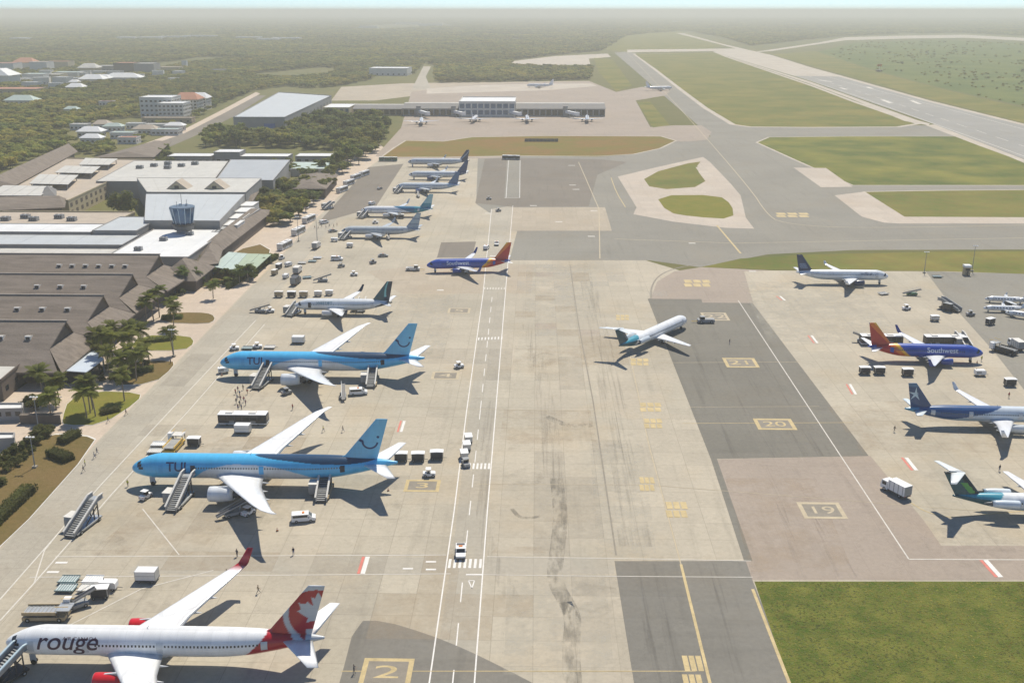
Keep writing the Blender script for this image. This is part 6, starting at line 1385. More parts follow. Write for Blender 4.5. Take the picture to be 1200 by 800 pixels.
# ---- access road behind
sheet('access_road', [(118, 184), (165, 172), (215, 155), (262, 132), (300, 112), (312, 112), (275, 136), (225, 161), (185, 178), (140, 188)], 2, 'asphalt_old')
sheet('access_path', [(165, 170), (215, 152), (262, 128), (300, 108), (305, 110), (264, 132), (217, 156), (168, 173)], 3, 'paving')
# ---- grey hall and the far terminal
block('grey_hall', 'large grey hall with flat roof beyond the tree belt', [(-276, 942), (-229, 942), (-234, 1190), (-306, 1240)], 14, 'wall_grey', 'roof_blue', win=([1], 1, 18, 7, 8, 'roof_dark'), panels=6, parapet=.8)
t = thing('loading_door', 'blue loading door bay on the front of the grey hall', 'door', (-243, 941.5, 0)); MB().bb(-5, 5, -.3, .3, 0, 9).build('shutter', 'blue', t); MB().bb(-5.6, 5.6, -.5, -.3, 9, 9.8).build('lintel', 'grey', t)
def gabled_wing(name, label, x0, x1, y0, y1, ze, zr, wall, roof, rows=1, step=6):
    c = ((x0 + x1) / 2, (y0 + y1) / 2); t = thing(name, label, 'building', (*c, 0)); a, b = (x1 - x0) / 2, (y1 - y0) / 2
    MB().bb(-a, a, -b, b, 0, ze).build('wall', wall, t)
    for sg in (-1, 1):
        P = [(-a - .5, sg * (b + .8), ze), (a + .5, sg * (b + .8), ze), (a + .5, sg * b * .2, zr), (-a - .5, sg * b * .2, zr)]
        o = MB().add(P + [(p[0], p[1], p[2] - .3) for p in P], [(0, 1, 2, 3), (7, 6, 5, 4), (0, 4, 5, 1), (1, 5, 6, 2), (2, 6, 7, 3), (3, 7, 4, 0)]).build('roof_slope', roof, t); fix_normals(o)
    MB().bb(-a - .4, a + .4, -b * .2, b * .2, zr - .3, zr + .02).build('roof_top', 'roof_pale', t)
    k = int((x1 - x0) / step)
    for i in range(k):
        x = -a + (i + .5) * (x1 - x0) / k; MB().bb(x - step * .4, x + step * .4, -b - .1, -b + .1, 1.2, ze - 1.2).build('window', 'glass_dark', t)
    return t
gabled_wing('terminal_wing', 'long grey wing of the far terminal on the tree side of its glass block', -142, -83, 1104, 1150, 8, 12, 'wall_grey', 'roof_dark')
gabled_wing('terminal_wing', 'tan low wing of the far terminal next to the tree belt', -196, -144, 1110, 1150, 7, 10, 'wall_tan', 'roof_dark')
gabled_wing('terminal_wing', 'long grey wing of the far terminal on the taxiway side of its glass block', -22, 72, 1104, 1150, 8, 12, 'wall_grey', 'roof_dark')
block('terminal_wing', 'cream block with green glass columns by the grey hall', rect(-226, -198, 1100, 1145), 9, 'wall_cream', 'roof_white', win=([0], 1, 5, 3, 6, 'blue_glass'), parapet=.4)
block('glass_block', 'tall glass-fronted central block of the far terminal with white roof edge', rect(-82, -23, 1099, 1160), 15, 'wall_white', 'roof_white', win=([0, 1], 2, 6, 5, 4.6, 'blue_glass', None, 2), parapet=1., panels=5)
for x in (-125, -88, -30, 30):
    l = {-125: 'white jet bridge at the tree-side wing of the far terminal', -88: 'white jet bridge beside the glass block, tree side', -30: 'white jet bridge beside the glass block, taxiway side', 30: 'white jet bridge on the taxiway-side wing of the far terminal'}[x]
    t = thing('jet_bridge', l, 'jet bridge', (x, 1102, 0)); MB().bar((0, 2, 5.2), (12, -20, 4.6), 3., 2.9).build('tunnel', 'white', t); MB().cyl((12, -20, 3.1), (12, -20, 6.4), 2.3, 12).build('cab', 'white', t); MB().bar((8, -13, 0), (8, -13, 3.5), .8).build('support_leg', 'grey', t); MB().bb(-2.5, 2.5, -1, 3, 0, 11).build('rotunda', 'wall_grey', t)
# far apron details
t = thing('blast_fence', 'low dark blast fence on the dry grass strip', 'fence', (*G2(634, 166), 0))
for i in range(9): MB().prof([(-1.2, 0), (.6, 0), (.9, 2.6), (.6, 2.6)], -14 + i * 3.2, -14 + i * 3.2 + 3.05).build('fence_panel', 'roof_dark', t)
t.rotation_euler.z = R(-90)
sheet('far_apron', [(500, 104), (560, 100), (640, 98), (692, 98), (700, 101), (640, 106), (500, 110)], 6, 'shoulder')
sheet('far_road', [(482, 106), (496, 78), (505, 78), (499, 90), (505, 105)], 4, 'concrete_grey')
sheet('bare_earth', [(388, 118), (400, 102), (470, 98), (520, 97), (690, 95), (700, 105), (640, 110), (480, 113), (440, 118)], 2, 'concrete_tan')
# ---- hut and mast on the verge (right)
t = thing('guard_hut', 'small cream guard hut with white cap on the grass verge', 'hut', gp(1132, 322)); MB().bb(-1.2, 1.2, -1.2, 1.2, 0, 3.4).build('wall', 'tan', t); MB().bb(-.9, .9, -1.25, -1.15, 2.0, 3.0).build('window', 'glass_dark', t); MB().bb(-1.4, 1.4, -1.4, 1.4, 3.4, 4.3).build('roof', 'white', t); MB().bb(-.4, .4, -1.26, -1.18, 0, 1.9).build('door', 'wall_brown', t)
def mk_mast(h):
    def f():
        t = thing('light_mast', '', 'light mast'); MB().cyl((0, 0, 0), (0, 0, h), .17, 8, 0, .09).build('pole', 'grey', t); MB().bb(-.5, .5, -.5, .5, 0, .5).build('base', 'concrete_grey', t)
        hd = MB().bb(-1.0, 1.0, -.08, .08, h - .06, h + .08).build('crossarm', 'grey', t)
        for x in (-.8, 0, .8): MB().bb(x - .25, x + .25, -.4, .15, h + .08, h + .3).build('floodlight', 'white', hd)
        return t
    return f
for x, y, h, l in ((46, 507, 10, 'light mast rising from the shrubs by the garden wall'), (41, 548, 8, 'pale light mast on the dry lawn'), (1139, 318, 11, 'light mast beside the guard hut on the verge'), (350, 283, 12, 'light mast at the kerb by the white buses'), (372, 286, 14, 'light mast on the tan apron edge near the box truck'), (1083, 320, 9, 'light mast at the back of the navy-tailed airliner stand'), (204, 418, 9, 'light mast at the tip of the middle planting bed')):
    V('mast%g' % h, mk_mast(h), x, y, 0, l)
# ---- town, hotel and far sheds
CLEAR = []; rnd0 = random.Random(5)
def house(px, py, w, d, h, kind, wall, roof, label, cat='house', rz=0., name='house', rows=1, group=None):
    x, y = G2(px, py); c, s = math.cos(rz), math.sin(rz); pts = [(x + a * c - b * s, y + a * s + b * c) for a, b in ((-w / 2, -d / 2), (w / 2, -d / 2), (w / 2, d / 2), (-w / 2, d / 2))]
    CLEAR.append((x, y, w / 2 + 7, d / 2 + 6)); wn_ = ([0, 1], rows, max(4., w / 7), min(2.4, w / 9), 1.5 if h < 12 else 1.8)
    if kind == 'hip': return hip(name, label, pts, h, h + min(w, d) * .28, wall, roof, .5, cat, 1.05, wn_, 0., group)
    return block(name, label, pts, h, wall, roof, cat, wn_, 0, .7, .12, 0., group)
for a in ((8, 84, 44, 34, 15, 'flat', 'wall_white', 'terracotta', 'white block with terracotta roof beside the white domed hall'), (32, 82, 40, 30, 14, 'hip', 'wall_white', 'terracotta', 'white house block with hipped terracotta roof'), (50, 84, 32, 30, 17, 'flat', 'wall_white', 'roof_tan', 'tall white block with tan roof in the terracotta row'), (71, 81, 44, 30, 14, 'flat', 'wall_cream', 'terracotta', 'cream block with terracotta roof at the end of the terracotta row'), (6, 99, 34, 40, 14, 'hip', 'wall_white', 'roof_white', 'white domed hall beside the terracotta block'), (18, 109, 75, 35, 6, 'flat', 'wall_tan', 'terracotta', 'low pink roofed building in front of the white domed hall'),
          (44, 95, 34, 30, 11, 'flat', 'wall_white', 'roof_teal', 'pale block with teal roof below the terracotta roofs'), (62, 94, 36, 30, 9, 'flat', 'wall_cream', 'roof_pale', 'cream block in the middle of the town row'), (82, 92, 40, 30, 10, 'flat', 'wall_white', 'roof_teal', 'teal roofed block at the end of the town row'), (106, 86, 34, 26, 10, 'hip', 'wall_cream', 'roof_pale', 'cream house with hipped pale roof uphill of the white sheds'), (128, 83, 36, 30, 9, 'flat', 'wall_grey', 'roof_pale', 'grey block between the cream house and the dark one'),
          (150, 86, 36, 34, 18, 'flat', 'wall_brown', 'terracotta', 'dark brown tall block of the town'), (173, 86, 36, 34, 17, 'flat', 'wall_grey', 'roof_pale', 'tall pale grey block next to the dark brown one'), (198, 84, 46, 26, 8, 'flat', 'wall_cream', 'roof_tan', 'low cream block beyond the tall grey one'), (217, 81, 9, 9, 15, 'flat', 'wall_white', 'roof_white', 'slim white water tower block at the town edge'),
          (110, 97, 38, 24, 6, 'hip', 'wall_white', 'roof_white', 'white hipped shed, first of three in the trees'), (121, 96, 26, 20, 6, 'hip', 'wall_white', 'roof_white', 'white hipped shed, middle of three in the trees'), (145, 95, 60, 24, 6, 'hip', 'wall_white', 'roof_white', 'long white hipped shed, last of three in the trees'), (90, 106, 24, 18, 5, 'hip', 'wall_white', 'roof_white', 'white tent roof standing alone in the wood'), (27, 122, 36, 20, 5, 'hip', 'wall_white', 'roof_teal', 'pale teal roofs standing alone at the left of the wood'), (88, 100, 14, 12, 5, 'hip', 'wall_white', 'roof_white', 'tiny white roof above the tent roof'),
          (207, 95, 22, 16, 4, 'flat', 'wall_white', 'roof_white', 'small white shed on the pale clearing'), (258, 85, 26, 18, 5, 'flat', 'wall_grey', 'roof_pale', 'small grey shed alone in the far wood')):
    house(*a)
for a in ((190, 136, 34, 30, 20, 'flat', 'wall_white', 'roof_white', 'tall white hotel block with flat roof at the wood edge', 'hotel'), (206, 139, 26, 26, 16, 'flat', 'wall_white', 'roof_white', 'white hotel block between the cream and low wings', 'hotel'), (222, 132, 28, 24, 15, 'hip', 'wall_white', 'terracotta', 'hotel block with red hipped roof', 'hotel'), (236, 128, 20, 20, 13, 'hip', 'wall_white', 'roof_white', 'small white end block of the hotel', 'hotel'), (198, 144, 50, 12, 5, 'flat', 'wall_tan', 'roof_tan', 'low tan entrance wing of the hotel', 'hotel')):
    house(*a[:9], cat='hotel', name='hotel_block', rows=4 if a[4] > 10 else 1)
sub = ((95, 152, 16, 11, 'roof_pale', 'pale'), (108, 160, 22, 14, 'roof_white', 'long white'), (121, 151, 15, 12, 'roof_tan', 'tan'), (134, 154, 18, 10, 'roof_teal', 'teal'), (109, 168, 18, 11, 'roof_white', 'low white'), (146, 162, 20, 13, 'roof_teal', 'broad teal'), (160, 151, 16, 10, 'roof_white', 'square white'), (172, 157, 22, 12, 'roof_tan', 'broad tan'), (185, 152, 20, 11, 'roof_pale', 'light grey'), (196, 158, 24, 12, 'roof_teal', 'long teal'), (206, 153, 18, 10, 'roof_white', 'white cornered'), (85, 133, 15, 10, 'roof_teal', 'lone teal'), (126, 124, 16, 10, 'terracotta', 'lone red'), (152, 168, 16, 11, 'terracotta', 'small red'))
for x, y, w, d, r_, l in sub: house(x, y, w, d, 5, 'hip' if w % 4 else 'flat', 'wall_white', r_, l + ' roofed house in the suburb below the hotel' if y > 140 else l + ' roofed house alone in the wood left of the hotel')
for x, y in ((50, 99), (30, 97), (74, 99), (95, 92), (101, 89), (136, 91), (161, 92), (186, 91), (55, 89), (15, 93), (38, 103), (66, 104), (210, 89), (118, 89), (5, 88), (84, 96)):
    house(x, y, rnd0.uniform(16, 26), rnd0.uniform(12, 18), rnd0.uniform(6, 11), 'flat', 'wall_white', 'roof_white', 'small white house in the dense town below the terracotta roofs', 'house', rnd0.uniform(-.3, .3), 'house', 1, 'small white houses of the town')
far = ((150, 47, 70), (178, 47, 90), (205, 46, 110), (236, 45, 120), (292, 47, 90), (315, 49, 80), (336, 48, 100), (432, 34, 110), (478, 29, 190), (505, 31, 160), (645, 24, 260), (792, 27, 60), (932, 30, 60), (25, 48, 60), (1150, 13 + 12, 400))
for i, (x, y, w) in enumerate(far):
    house(x, y, w, 50, 11 if y > 40 else 16, 'flat', 'wall_white', 'roof_white', 'pale far-off shed on the hazy plain, ' + ('left end of the long row', 'second of the long row', 'third of the long row', 'widest of the long row', 'first of the short row', 'middle of the short row', 'last of the short row', 'near the sand clearing', 'on the sand clearing', 'beyond the sand clearing', 'long one beyond the far terminal', 'small one beyond the runway end', 'tiny one right of the runway end', 'alone above the town', 'long one near the horizon')[i], 'shed', 0., 'far_shed')
house(458, 88, 66, 45, 12, 'flat', 'wall_white', 'roof_white', 'white warehouse at the end of the access road in the wood', 'warehouse', R(-4), 'warehouse')
t = thing('radar_mast', 'small white radar post on a red earth mound near the runway', 'mast', (*G2(1030, 84), 0)); MB().cyl((0, 0, 0), (0, 0, 9), .8, 8, 0, .5).build('post', 'white', t); MB().bb(-4, 4, -1, 1, 9, 13).build('antenna_panel', 'orange', t); MB().bb(-5, 5, -4, 4, 0, 3).build('equipment_hut', 'wall_tan', t)

# ================================================================== trees
def crown_mesh(seed, mats, lobes=9, leaves=46, rx=3.6, rz=2.6, zc=5.4, leaf=.95):
    rnd = random.Random(seed); V_, F_, M_ = [], [], []
    L_ = []
    for i in range(lobes):
        a = rnd.uniform(0, 6.283); d = rx * rnd.uniform(.25, .78) if i else 0; L_.append((d * math.cos(a), d * math.sin(a), zc + rz * rnd.uniform(-.55, .7), rnd.uniform(.34, .56) * rx))
    for cx, cy_, cz_, r in L_:
        k = len(V_); m = 6                                            # loose inner mass
        for e in (-.75, 0., .75):
            for i in range(m):
                t = 6.283 * i / m + rnd.uniform(-.2, .2); q = r * rnd.uniform(.6, .82); V_.append((cx + q * math.cos(t) * math.cos(e), cy_ + q * math.sin(t) * math.cos(e), cz_ + q * .85 * math.sin(e)))
        V_ += [(cx, cy_, cz_ - r * .7), (cx, cy_, cz_ + r * .72)]
        for a in range(2):
            for i in range(m): F_.append((k + a * m + i, k + a * m + (i + 1) % m, k + (a + 1) * m + (i + 1) % m, k + (a + 1) * m + i)); M_.append(0)
        for i in range(m): F_ += [(k + 18, k + (i + 1) % m, k + i), (k + 19, k + 12 + i, k + 12 + (i + 1) % m)]; M_ += [0, 0]
        for _ in range(leaves):
            u = rnd.uniform(-.5, 1); t = rnd.uniform(0, 6.283); s_ = math.sqrt(max(0, 1 - u * u)); n = Vector((s_ * math.cos(t), s_ * math.sin(t), u)); q = r * rnd.uniform(.72, 1.12)
            p = Vector((cx, cy_, cz_)) + Vector((n.x, n.y, n.z * .85)) * q
            n = (n + Vector((rnd.gauss(0, .5), rnd.gauss(0, .5), rnd.gauss(.75, .45)))).normalized(); a_ = n.orthogonal().normalized(); a_ = Matrix.Rotation(rnd.uniform(0, 6.28), 3, n) @ a_; b_ = n.cross(a_); sz = leaf * rnd.uniform(.55, 1.1); k = len(V_)
            V_ += [tuple(p - a_ * sz), tuple(p + b_ * sz * .45), tuple(p + a_ * sz), tuple(p - b_ * sz * .45)]; F_.append((k, k + 1, k + 2, k + 3)); M_.append(rnd.choice((0, 0, 1)))
    mb = MB(); mb.v, mb.f, mb.m = V_, F_, M_
    return mb.mesh('crown', mats)
def trunk_mesh(seed, h=4.2, r=.28):
    rnd = random.Random(seed); mb = MB(); mb.cyl((0, 0, 0), (.15, .1, h * .6), r, 7, 0, r * .7); mb.cyl((.15, .1, h * .6), (.3, 0, h * 1.2), r * .7, 6, 0, r * .3)
    for i in range(4): a = i * 1.6 + rnd.random(); mb.cyl((.15, .1, h * (.5 + .1 * i)), (1.7 * math.cos(a), 1.7 * math.sin(a), h * (.95 + .1 * i)), r * .4, 5, 0, r * .15)
    return mb.mesh('trunk', 'bark')
CR = [crown_mesh(11, ['leaf_a', 'leaf_b']), crown_mesh(12, ['leaf_a', 'leaf_dark'], 8, 50, 3.3, 3.0, 5.8), crown_mesh(13, ['leaf_b', 'leaf_a'], 10, 44, 4.2, 2.2, 5.0), crown_mesh(14, ['leaf_dark', 'leaf_a'], 9, 48, 3.8, 2.8, 5.6), crown_mesh(15, ['leaf_b', 'leaf_scrub'], 8, 44, 3.5, 2.1, 4.6)]
TR = [trunk_mesh(i) for i in range(3)]
def tree(x, y, s, kind, rz, label, group=None, name='broadleaf_tree', sz=None):
    t = thing(name, label, 'tree', (x, y, 0), rz, group); t.scale = (s, s, sz or s)
    for nm, me in (('trunk', TR[kind % 3]), ('crown', CR[kind])):
        o = bpy.data.objects.new(nm, me); COL.objects.link(o); o.parent = t
    return t
ZONES = [  # px outline, spacing m, size, kinds, label
 ([(232, 174), (252, 158), (272, 161), (338, 163), (345, 152), (392, 138), (400, 146), (445, 140), (455, 156), (443, 176), (418, 196), (402, 206), (392, 200), (395, 178), (335, 174)], 8.5, 1.45, (1, 3, 0), 'dark broadleaf tree in the belt between the grey hall and the white strip roofs'),
 ([(298, 245), (305, 225), (318, 214), (350, 222), (372, 222), (398, 212), (378, 236), (352, 262), (322, 266)], 7, 1.0, (0, 2, 3), 'rounded green tree in the clump beside the white bus queue'),
 ([(316, 198), (346, 198), (346, 212), (322, 214)], 7, 1.0, (0, 3), 'green tree between the saw-edged roof and the brown roofs'),
 ([(345, 205), (400, 190), (405, 203), (392, 212), (352, 212)], 8, 1.0, (1, 3), 'dark tree in front of the broad white roof by the bus road'),
 ([(212, 322), (232, 306), (247, 318), (268, 326), (250, 336), (222, 338)], 5.5, .72, (0, 1), 'bushy tree beside the thatched terminal end'),
 ([(268, 326), (300, 321), (322, 300), (326, 304), (300, 330), (268, 336)], 5, .6, (3, 1), 'low dark tree along the green canopy edge'),
 ([(185, 198), (192, 180), (205, 180), (200, 205), (190, 218)], 7, .9, (3, 1), 'dark tree between the car park and the metal hall'),
 ([(372, 150), (392, 142), (410, 142), (404, 156), (380, 158)], 9, 1.1, (0, 1), 'tree at the corner of the grey hall'),
]
GRP = {z[4]: 'trees: ' + z[4].split(' in ')[-1].split(' beside ')[-1][:60] for z in ZONES}
rnd = random.Random(3); singles = []
for px, sp, size, kinds, lab in ZONES:
    wp = [G2(*q) for q in px]; xs_ = [p[0] for p in wp]; ys_ = [p[1] for p in wp]; x = min(xs_)
    while x < max(xs_):
        y = min(ys_)
        while y < max(ys_):
            jx, jy = x + rnd.uniform(-.4, .4) * sp, y + rnd.uniform(-.4, .4) * sp * 1.2
            if inpoly(jx, jy, wp): singles.append((jx, jy, size * rnd.uniform(.75, 1.2), rnd.choice(kinds), lab))
            y += sp * 1.25
        x += sp
rnd.shuffle(singles); spare = singles[225:]; singles = singles[:225]
ADJ = ('rounded mid-green', 'tall narrow-crowned', 'wide flat-crowned', 'dark dense', 'light yellow-green')
MARKS = (((-243, 942), 'blue loading door'), ((-208, 890), 'small white roof inside it'), ((-170, 905), 'white roof at its apron end'), ((-225, 755), 'raised white box'), ((-162, 760), 'white strip roof among it'), ((-150, 1000), 'far apron corner'), ((-262, 800), 'access road'), ((-132, 800), 'dry grass strip'))
for x, y, s, k, lab in singles:
    l2 = ADJ[k] + ' ' + lab[lab.index('tree'):]
    if ' belt between' in lab: l2 = ADJ[k] + ' tree in the dark belt near the ' + min(MARKS, key=lambda m: (m[0][0] - x) ** 2 + (m[0][1] - y) ** 2)[1]
    tree(x, y, s, k, rnd.uniform(0, 6.28), l2, GRP[lab])
gx, gy = G2(144, 254); bt = thing('broadleaf_tree', 'big dark round tree between the cream car park and the metal hall', 'tree', (gx, gy, 0))
for nm, me in (('trunk', TR[0]), ('crown', crown_mesh(41, ['leaf_dark', 'leaf_hedge'], 14, 80, 8.6, 6.4, 8.0, 1.0))):
    o = bpy.data.objects.new(nm, me); COL.objects.link(o); o.parent = bt
# ---- woodland: nearest as trees, the mass beyond as one object
FA = [(-80, 222), (0, 203), (76, 175), (96, 182), (118, 183), (160, 171), (200, 154), (235, 137), (262, 121), (300, 106), (335, 101), (365, 104), (400, 101), (440, 92), (485, 88), (497, 74), (507, 76), (512, 97), (560, 97), (690, 94), (694, 79), (600, 79), (600, 71), (650, 65), (705, 60), (735, 42), (792, 37), (802, 36), (850, 45), (880, 54), (985, 43), (1060, 40), (1130, 39), (1280, 46), (1280, 19.5), (-80, 19.5)]
FB = [(968, 62), (1000, 51), (1100, 47.5), (1280, 55), (1280, 144), (1110, 104), (1030, 83)]
SAND = [[(404, 34), (440, 30), (520, 27), (530, 31), (440, 36)], [(600, 71), (695, 64), (695, 79), (600, 79)], [(500, 77), (496, 90), (510, 90), (510, 77)]]
SUB = [(84, 142), (240, 138), (240, 165), (155, 174), (90, 172)]
pts = []
from mathutils import noise as mnoise
def ok(x, y):
    px, py = proj(x, y)
    if not (-80 < px < 1280): return False
    inb = inpoly(px, py, FB)
    if not (inb or inpoly(px, py, FA)): return False
    if not inb and y > 900 and mnoise.noise(Vector((x * .006, y * .003, 0))) < -.42: return False
    for P in SAND:
        if inpoly(px, py, P): return False
    for cx, cy_, a, b in CLEAR:
        if abs(x - cx) < a - 2 and cy_ - b - min(48, 8 + cy_ * .022) < y < cy_ + b: return False
    if inb and (rnd.random() > .07 or mnoise.noise(Vector((x * .012, y * .005, 3))) < -.05): return False
    if inpoly(px, py, SUB) and rnd.random() > .6: return False
    return 2 if inb else 1
y = 560.
while y < 14000:
    sp = 6.6 if y < 1500 else 6.6 * (y / 1500) ** .95
    x = -.62 * y - 60
    while x < .56 * y + 60:
        jx, jy = x + rnd.uniform(-.5, .5) * sp, y + rnd.uniform(-.6, .6) * sp
        r_ = ok(jx, jy)
        if r_: pts.append((jy, jx, (.9 if r_ == 1 else .5) * rnd.uniform(.6, 1.3) * (sp / 6.6) ** .85, (rnd.choice((0, 0, 1, 2, 2, 3, 4)) if r_ == 1 else 4), (sp / 6.6) ** .55))
        x += sp
    y += sp * 1.05
pts.sort()
for y, x, s, k, _ in pts[:68]: tree(x, y, s, k, rnd.uniform(0, 6.28), ADJ[k] + ' tree at the woodland edge behind the long brown pitched roof', 'trees at the woodland edge')
rest = pts[68:] + [(y, x, s, k, 1.) for x, y, s, k, _ in spare]
fm = bpy.data.meshes.new('woodland'); fm.from_pydata([(p[1], p[0], 0) for p in rest], [], [])
for nm, tp, vals in (('scl', 'FLOAT', [p[2] * 1.22 for p in rest]), ('sclz', 'FLOAT', [p[2] * .8 / p[4] for p in rest]), ('rot', 'FLOAT', [rnd.uniform(0, 6.28) for p in rest]), ('kind_i', 'INT', [p[3] for p in rest])):
    a = fm.attributes.new(nm, tp, 'POINT'); a.data.foreach_set('value', vals)
wo_ = bpy.data.objects.new('woodland', fm); COL.objects.link(wo_); wo_['kind'] = 'stuff'; tag(wo_, 'dense low green woodland stretching to the hazy horizon', 'woodland')
ng = bpy.data.node_groups.new('woodland', 'GeometryNodeTree'); ng.interface.new_socket('Geometry', in_out='INPUT', socket_type='NodeSocketGeometry'); ng.interface.new_socket('Geometry', in_out='OUTPUT', socket_type='NodeSocketGeometry')
N_ = ng.nodes; LK = ng.links; gi, go = N_.new('NodeGroupInput'), N_.new('NodeGroupOutput'); iop = N_.new('GeometryNodeInstanceOnPoints'); jn = N_.new('GeometryNodeJoinGeometry')
crown_objs = []
for k in range(5):
    for o in bpy.data.objects:
        if o.name.startswith('crown') and o.data == CR[k]: crown_objs.append(o); break
for o in reversed(crown_objs):
    oi = N_.new('GeometryNodeObjectInfo'); oi.inputs['Object'].default_value = o; oi.inputs['As Instance'].default_value = True; oi.transform_space = 'ORIGINAL'; LK.new(oi.outputs['Geometry'], jn.inputs[0])
def na(nm, tp):
    n = N_.new('GeometryNodeInputNamedAttribute'); n.data_type = tp; n.inputs[0].default_value = nm; return n.outputs[0]
cs, cx_ = N_.new('ShaderNodeCombineXYZ'), N_.new('ShaderNodeCombineXYZ')
sA, sZ = na('scl', 'FLOAT'), na('sclz', 'FLOAT'); LK.new(sA, cs.inputs[0]); LK.new(sA, cs.inputs[1]); LK.new(sZ, cs.inputs[2]); LK.new(na('rot', 'FLOAT'), cx_.inputs[2])
LK.new(gi.outputs[0], iop.inputs['Points']); LK.new(jn.outputs[0], iop.inputs['Instance']); iop.inputs['Pick Instance'].default_value = True; LK.new(na('kind_i', 'INT'), iop.inputs['Instance Index']); LK.new(cx_.outputs[0], iop.inputs['Rotation']); LK.new(cs.outputs[0], iop.inputs['Scale']); LK.new(iop.outputs[0], go.inputs[0])
wo_.modifiers.new('woodland', 'NODES').node_group = ng
print('woodland', len(rest), len(crown_objs))
# ---- palms
def frond_mesh():
    mb = MB(); n = 8; L_ = 3.1
    sp = [(L_ * i / n * (1 - .08 * (i / n)), 0, .55 * math.sin(i / n * 2.2) - 1.25 * (i / n) ** 2.2) for i in range(n + 1)]
    for i in range(n):
        w = .85 * math.sin(math.pi * (i + .8) / (n + 1.2)) + .12; p, q = Vector(sp[i]), Vector(sp[i + 1]); mb.bar(p, q, .06)
        for sy in (-1, 1):
            for u in (0, .5):
                a = p.lerp(q, u); b = p.lerp(q, u + .42); mb.add([tuple(a), tuple(b), (b.x + .35, sy * w, b.z - w * .35), (a.x + .3, sy * w * .96, a.z - w * .36)], [(0, 1, 2, 3)])
    return mb.mesh('frond', 'leaf_palm')
FROND = frond_mesh()
def palm_trunk(h, seed):
    r_ = random.Random(seed); mb = MB(); n = 7; bx, by = r_.uniform(-.7, .7), r_.uniform(-.7, .7); pr = None
    for i in range(n + 1):
        u = i / n; c = (bx * u * u, by * u * u, h * u)
        if pr: mb.cyl(pr[0], c, pr[1], 7, 0, .17 - .05 * u)
        pr = (c, .17 - .05 * u + (.04 if i % 2 else 0))
    return mb.mesh('trunk', 'palm_bark'), pr[0]
PT = [palm_trunk(h, k) for k, h in enumerate((5.5, 7., 8.5))]
def palm(px, py, k, label, group, s=1.):
    x, y = G2(px, py); t = thing('palm_tree', label, 'palm tree', (x, y, .1), rnd.uniform(0, 6.28), group); t.scale = (s, s, s)
    me, top = PT[k]; o = bpy.data.objects.new('trunk', me); COL.objects.link(o); o.parent = t
    for i in range(15):
        f = bpy.data.objects.new('frond', FROND); COL.objects.link(f); f.parent = t; f.location = top
        f.rotation_euler = (rnd.uniform(-.15, .15), -(.75 if i % 3 == 0 else (.25 if i % 3 == 1 else -.3)) + rnd.uniform(-.15, .15), i * 2.4 + rnd.uniform(-.2, .2)); c = rnd.uniform(.8, 1.1); f.scale = (c, c, c)
for zone, lab, spots in (('palms on the middle beds', 'palm tree in the group between the white canopy and the middle planting beds', ((122, 430, 2), (132, 424, 1), (139, 432, 2), (147, 420, 1), (156, 428, 2), (163, 418, 1), (151, 440, 1), (168, 434, 0), (128, 442, 1), (160, 446, 1), (175, 424, 0), (142, 446, 0), (118, 418, 1), (110, 425, 0), (135, 410, 1), (152, 408, 0))),
                         ('palms on the green lawn', 'palm tree on the green lawn by the garden wall', ((106, 484, 2), (112, 488, 1), (102, 490, 1), (146, 470, 1), (109, 480, 2))), ('palms by the far beds', 'palm tree beside the dry upper planting bed', ((180, 376, 1), (187, 372, 2), (204, 385, 1), (200, 372, 0), (172, 380, 1), (203, 416, 1))), ('palms by the wall', 'palm tree beside the brown walled building', ((66, 480, 1), (70, 472, 0), (60, 490, 0), (52, 470, 1))), ('palms by the green canopy', 'palm tree in front of the green canopy', ((281, 333, 0), (250, 350, 0), (218, 340, 1), (231, 336, 0), (291, 331, 0)))):
    for x, y, k in spots: palm(x, y, k, lab, zone, rnd.uniform(1.0, 1.28))
# ---- hedges and shrubs
def leafy_box(L_, W_, H_, seed, dens=9):
    r_ = random.Random(seed); mb = MB(); mb.bb(-L_ / 2 * .9, L_ / 2 * .9, -W_ / 2 * .85, W_ / 2 * .85, 0, H_ * .88)
    for _ in range(int(dens * (L_ * W_ + 2 * H_ * (L_ + W_)))):
        f = r_.random(); x, y, z = r_.uniform(-.5, .5) * L_, r_.uniform(-.5, .5) * W_, r_.uniform(.05, 1) * H_; n = Vector((0, 0, 1))
        if f < .45: z = H_ * r_.uniform(.86, 1.05)
        elif f < .75: y = W_ / 2 * r_.choice((-1, 1)) * r_.uniform(.9, 1.05); n = Vector((0, math.copysign(1, y), .3))
        else: x = L_ / 2 * r_.choice((-1, 1)) * r_.uniform(.9, 1.05); n = Vector((math.copysign(1, x), 0, .3))
        n = (n + Vector((r_.gauss(0, .5), r_.gauss(0, .5), r_.gauss(0, .5)))).normalized(); a = n.orthogonal().normalized(); b = n.cross(a); p = Vector((x, y, z)); s_ = r_.uniform(.18, .34)
        mb.add([tuple(p - a * s_), tuple(p + b * s_ * .6), tuple(p + a * s_), tuple(p - b * s_ * .6)], [(0, 1, 2, 3)])
    return mb
def hedge(p0, p1, w, h, label, seed, m='leaf_hedge'):
    a, b = Vector(G2(*p0)), Vector(G2(*p1)); d = b - a; c = (a + b) / 2
    o = leafy_box(d.length, w, h, seed).build('hedge', m, None, False, (c.x, c.y, .1), math.atan2(d.y, d.x)); return tag(o, label, 'hedge')
hedge((72, 521), (91, 510), 3.2, 1.8, 'clipped hedge at the path end of the dry lawn', 1); hedge((60, 533), (82, 541), 3.2, 1.8, 'clipped hedge across the dry lawn below the first one', 2)
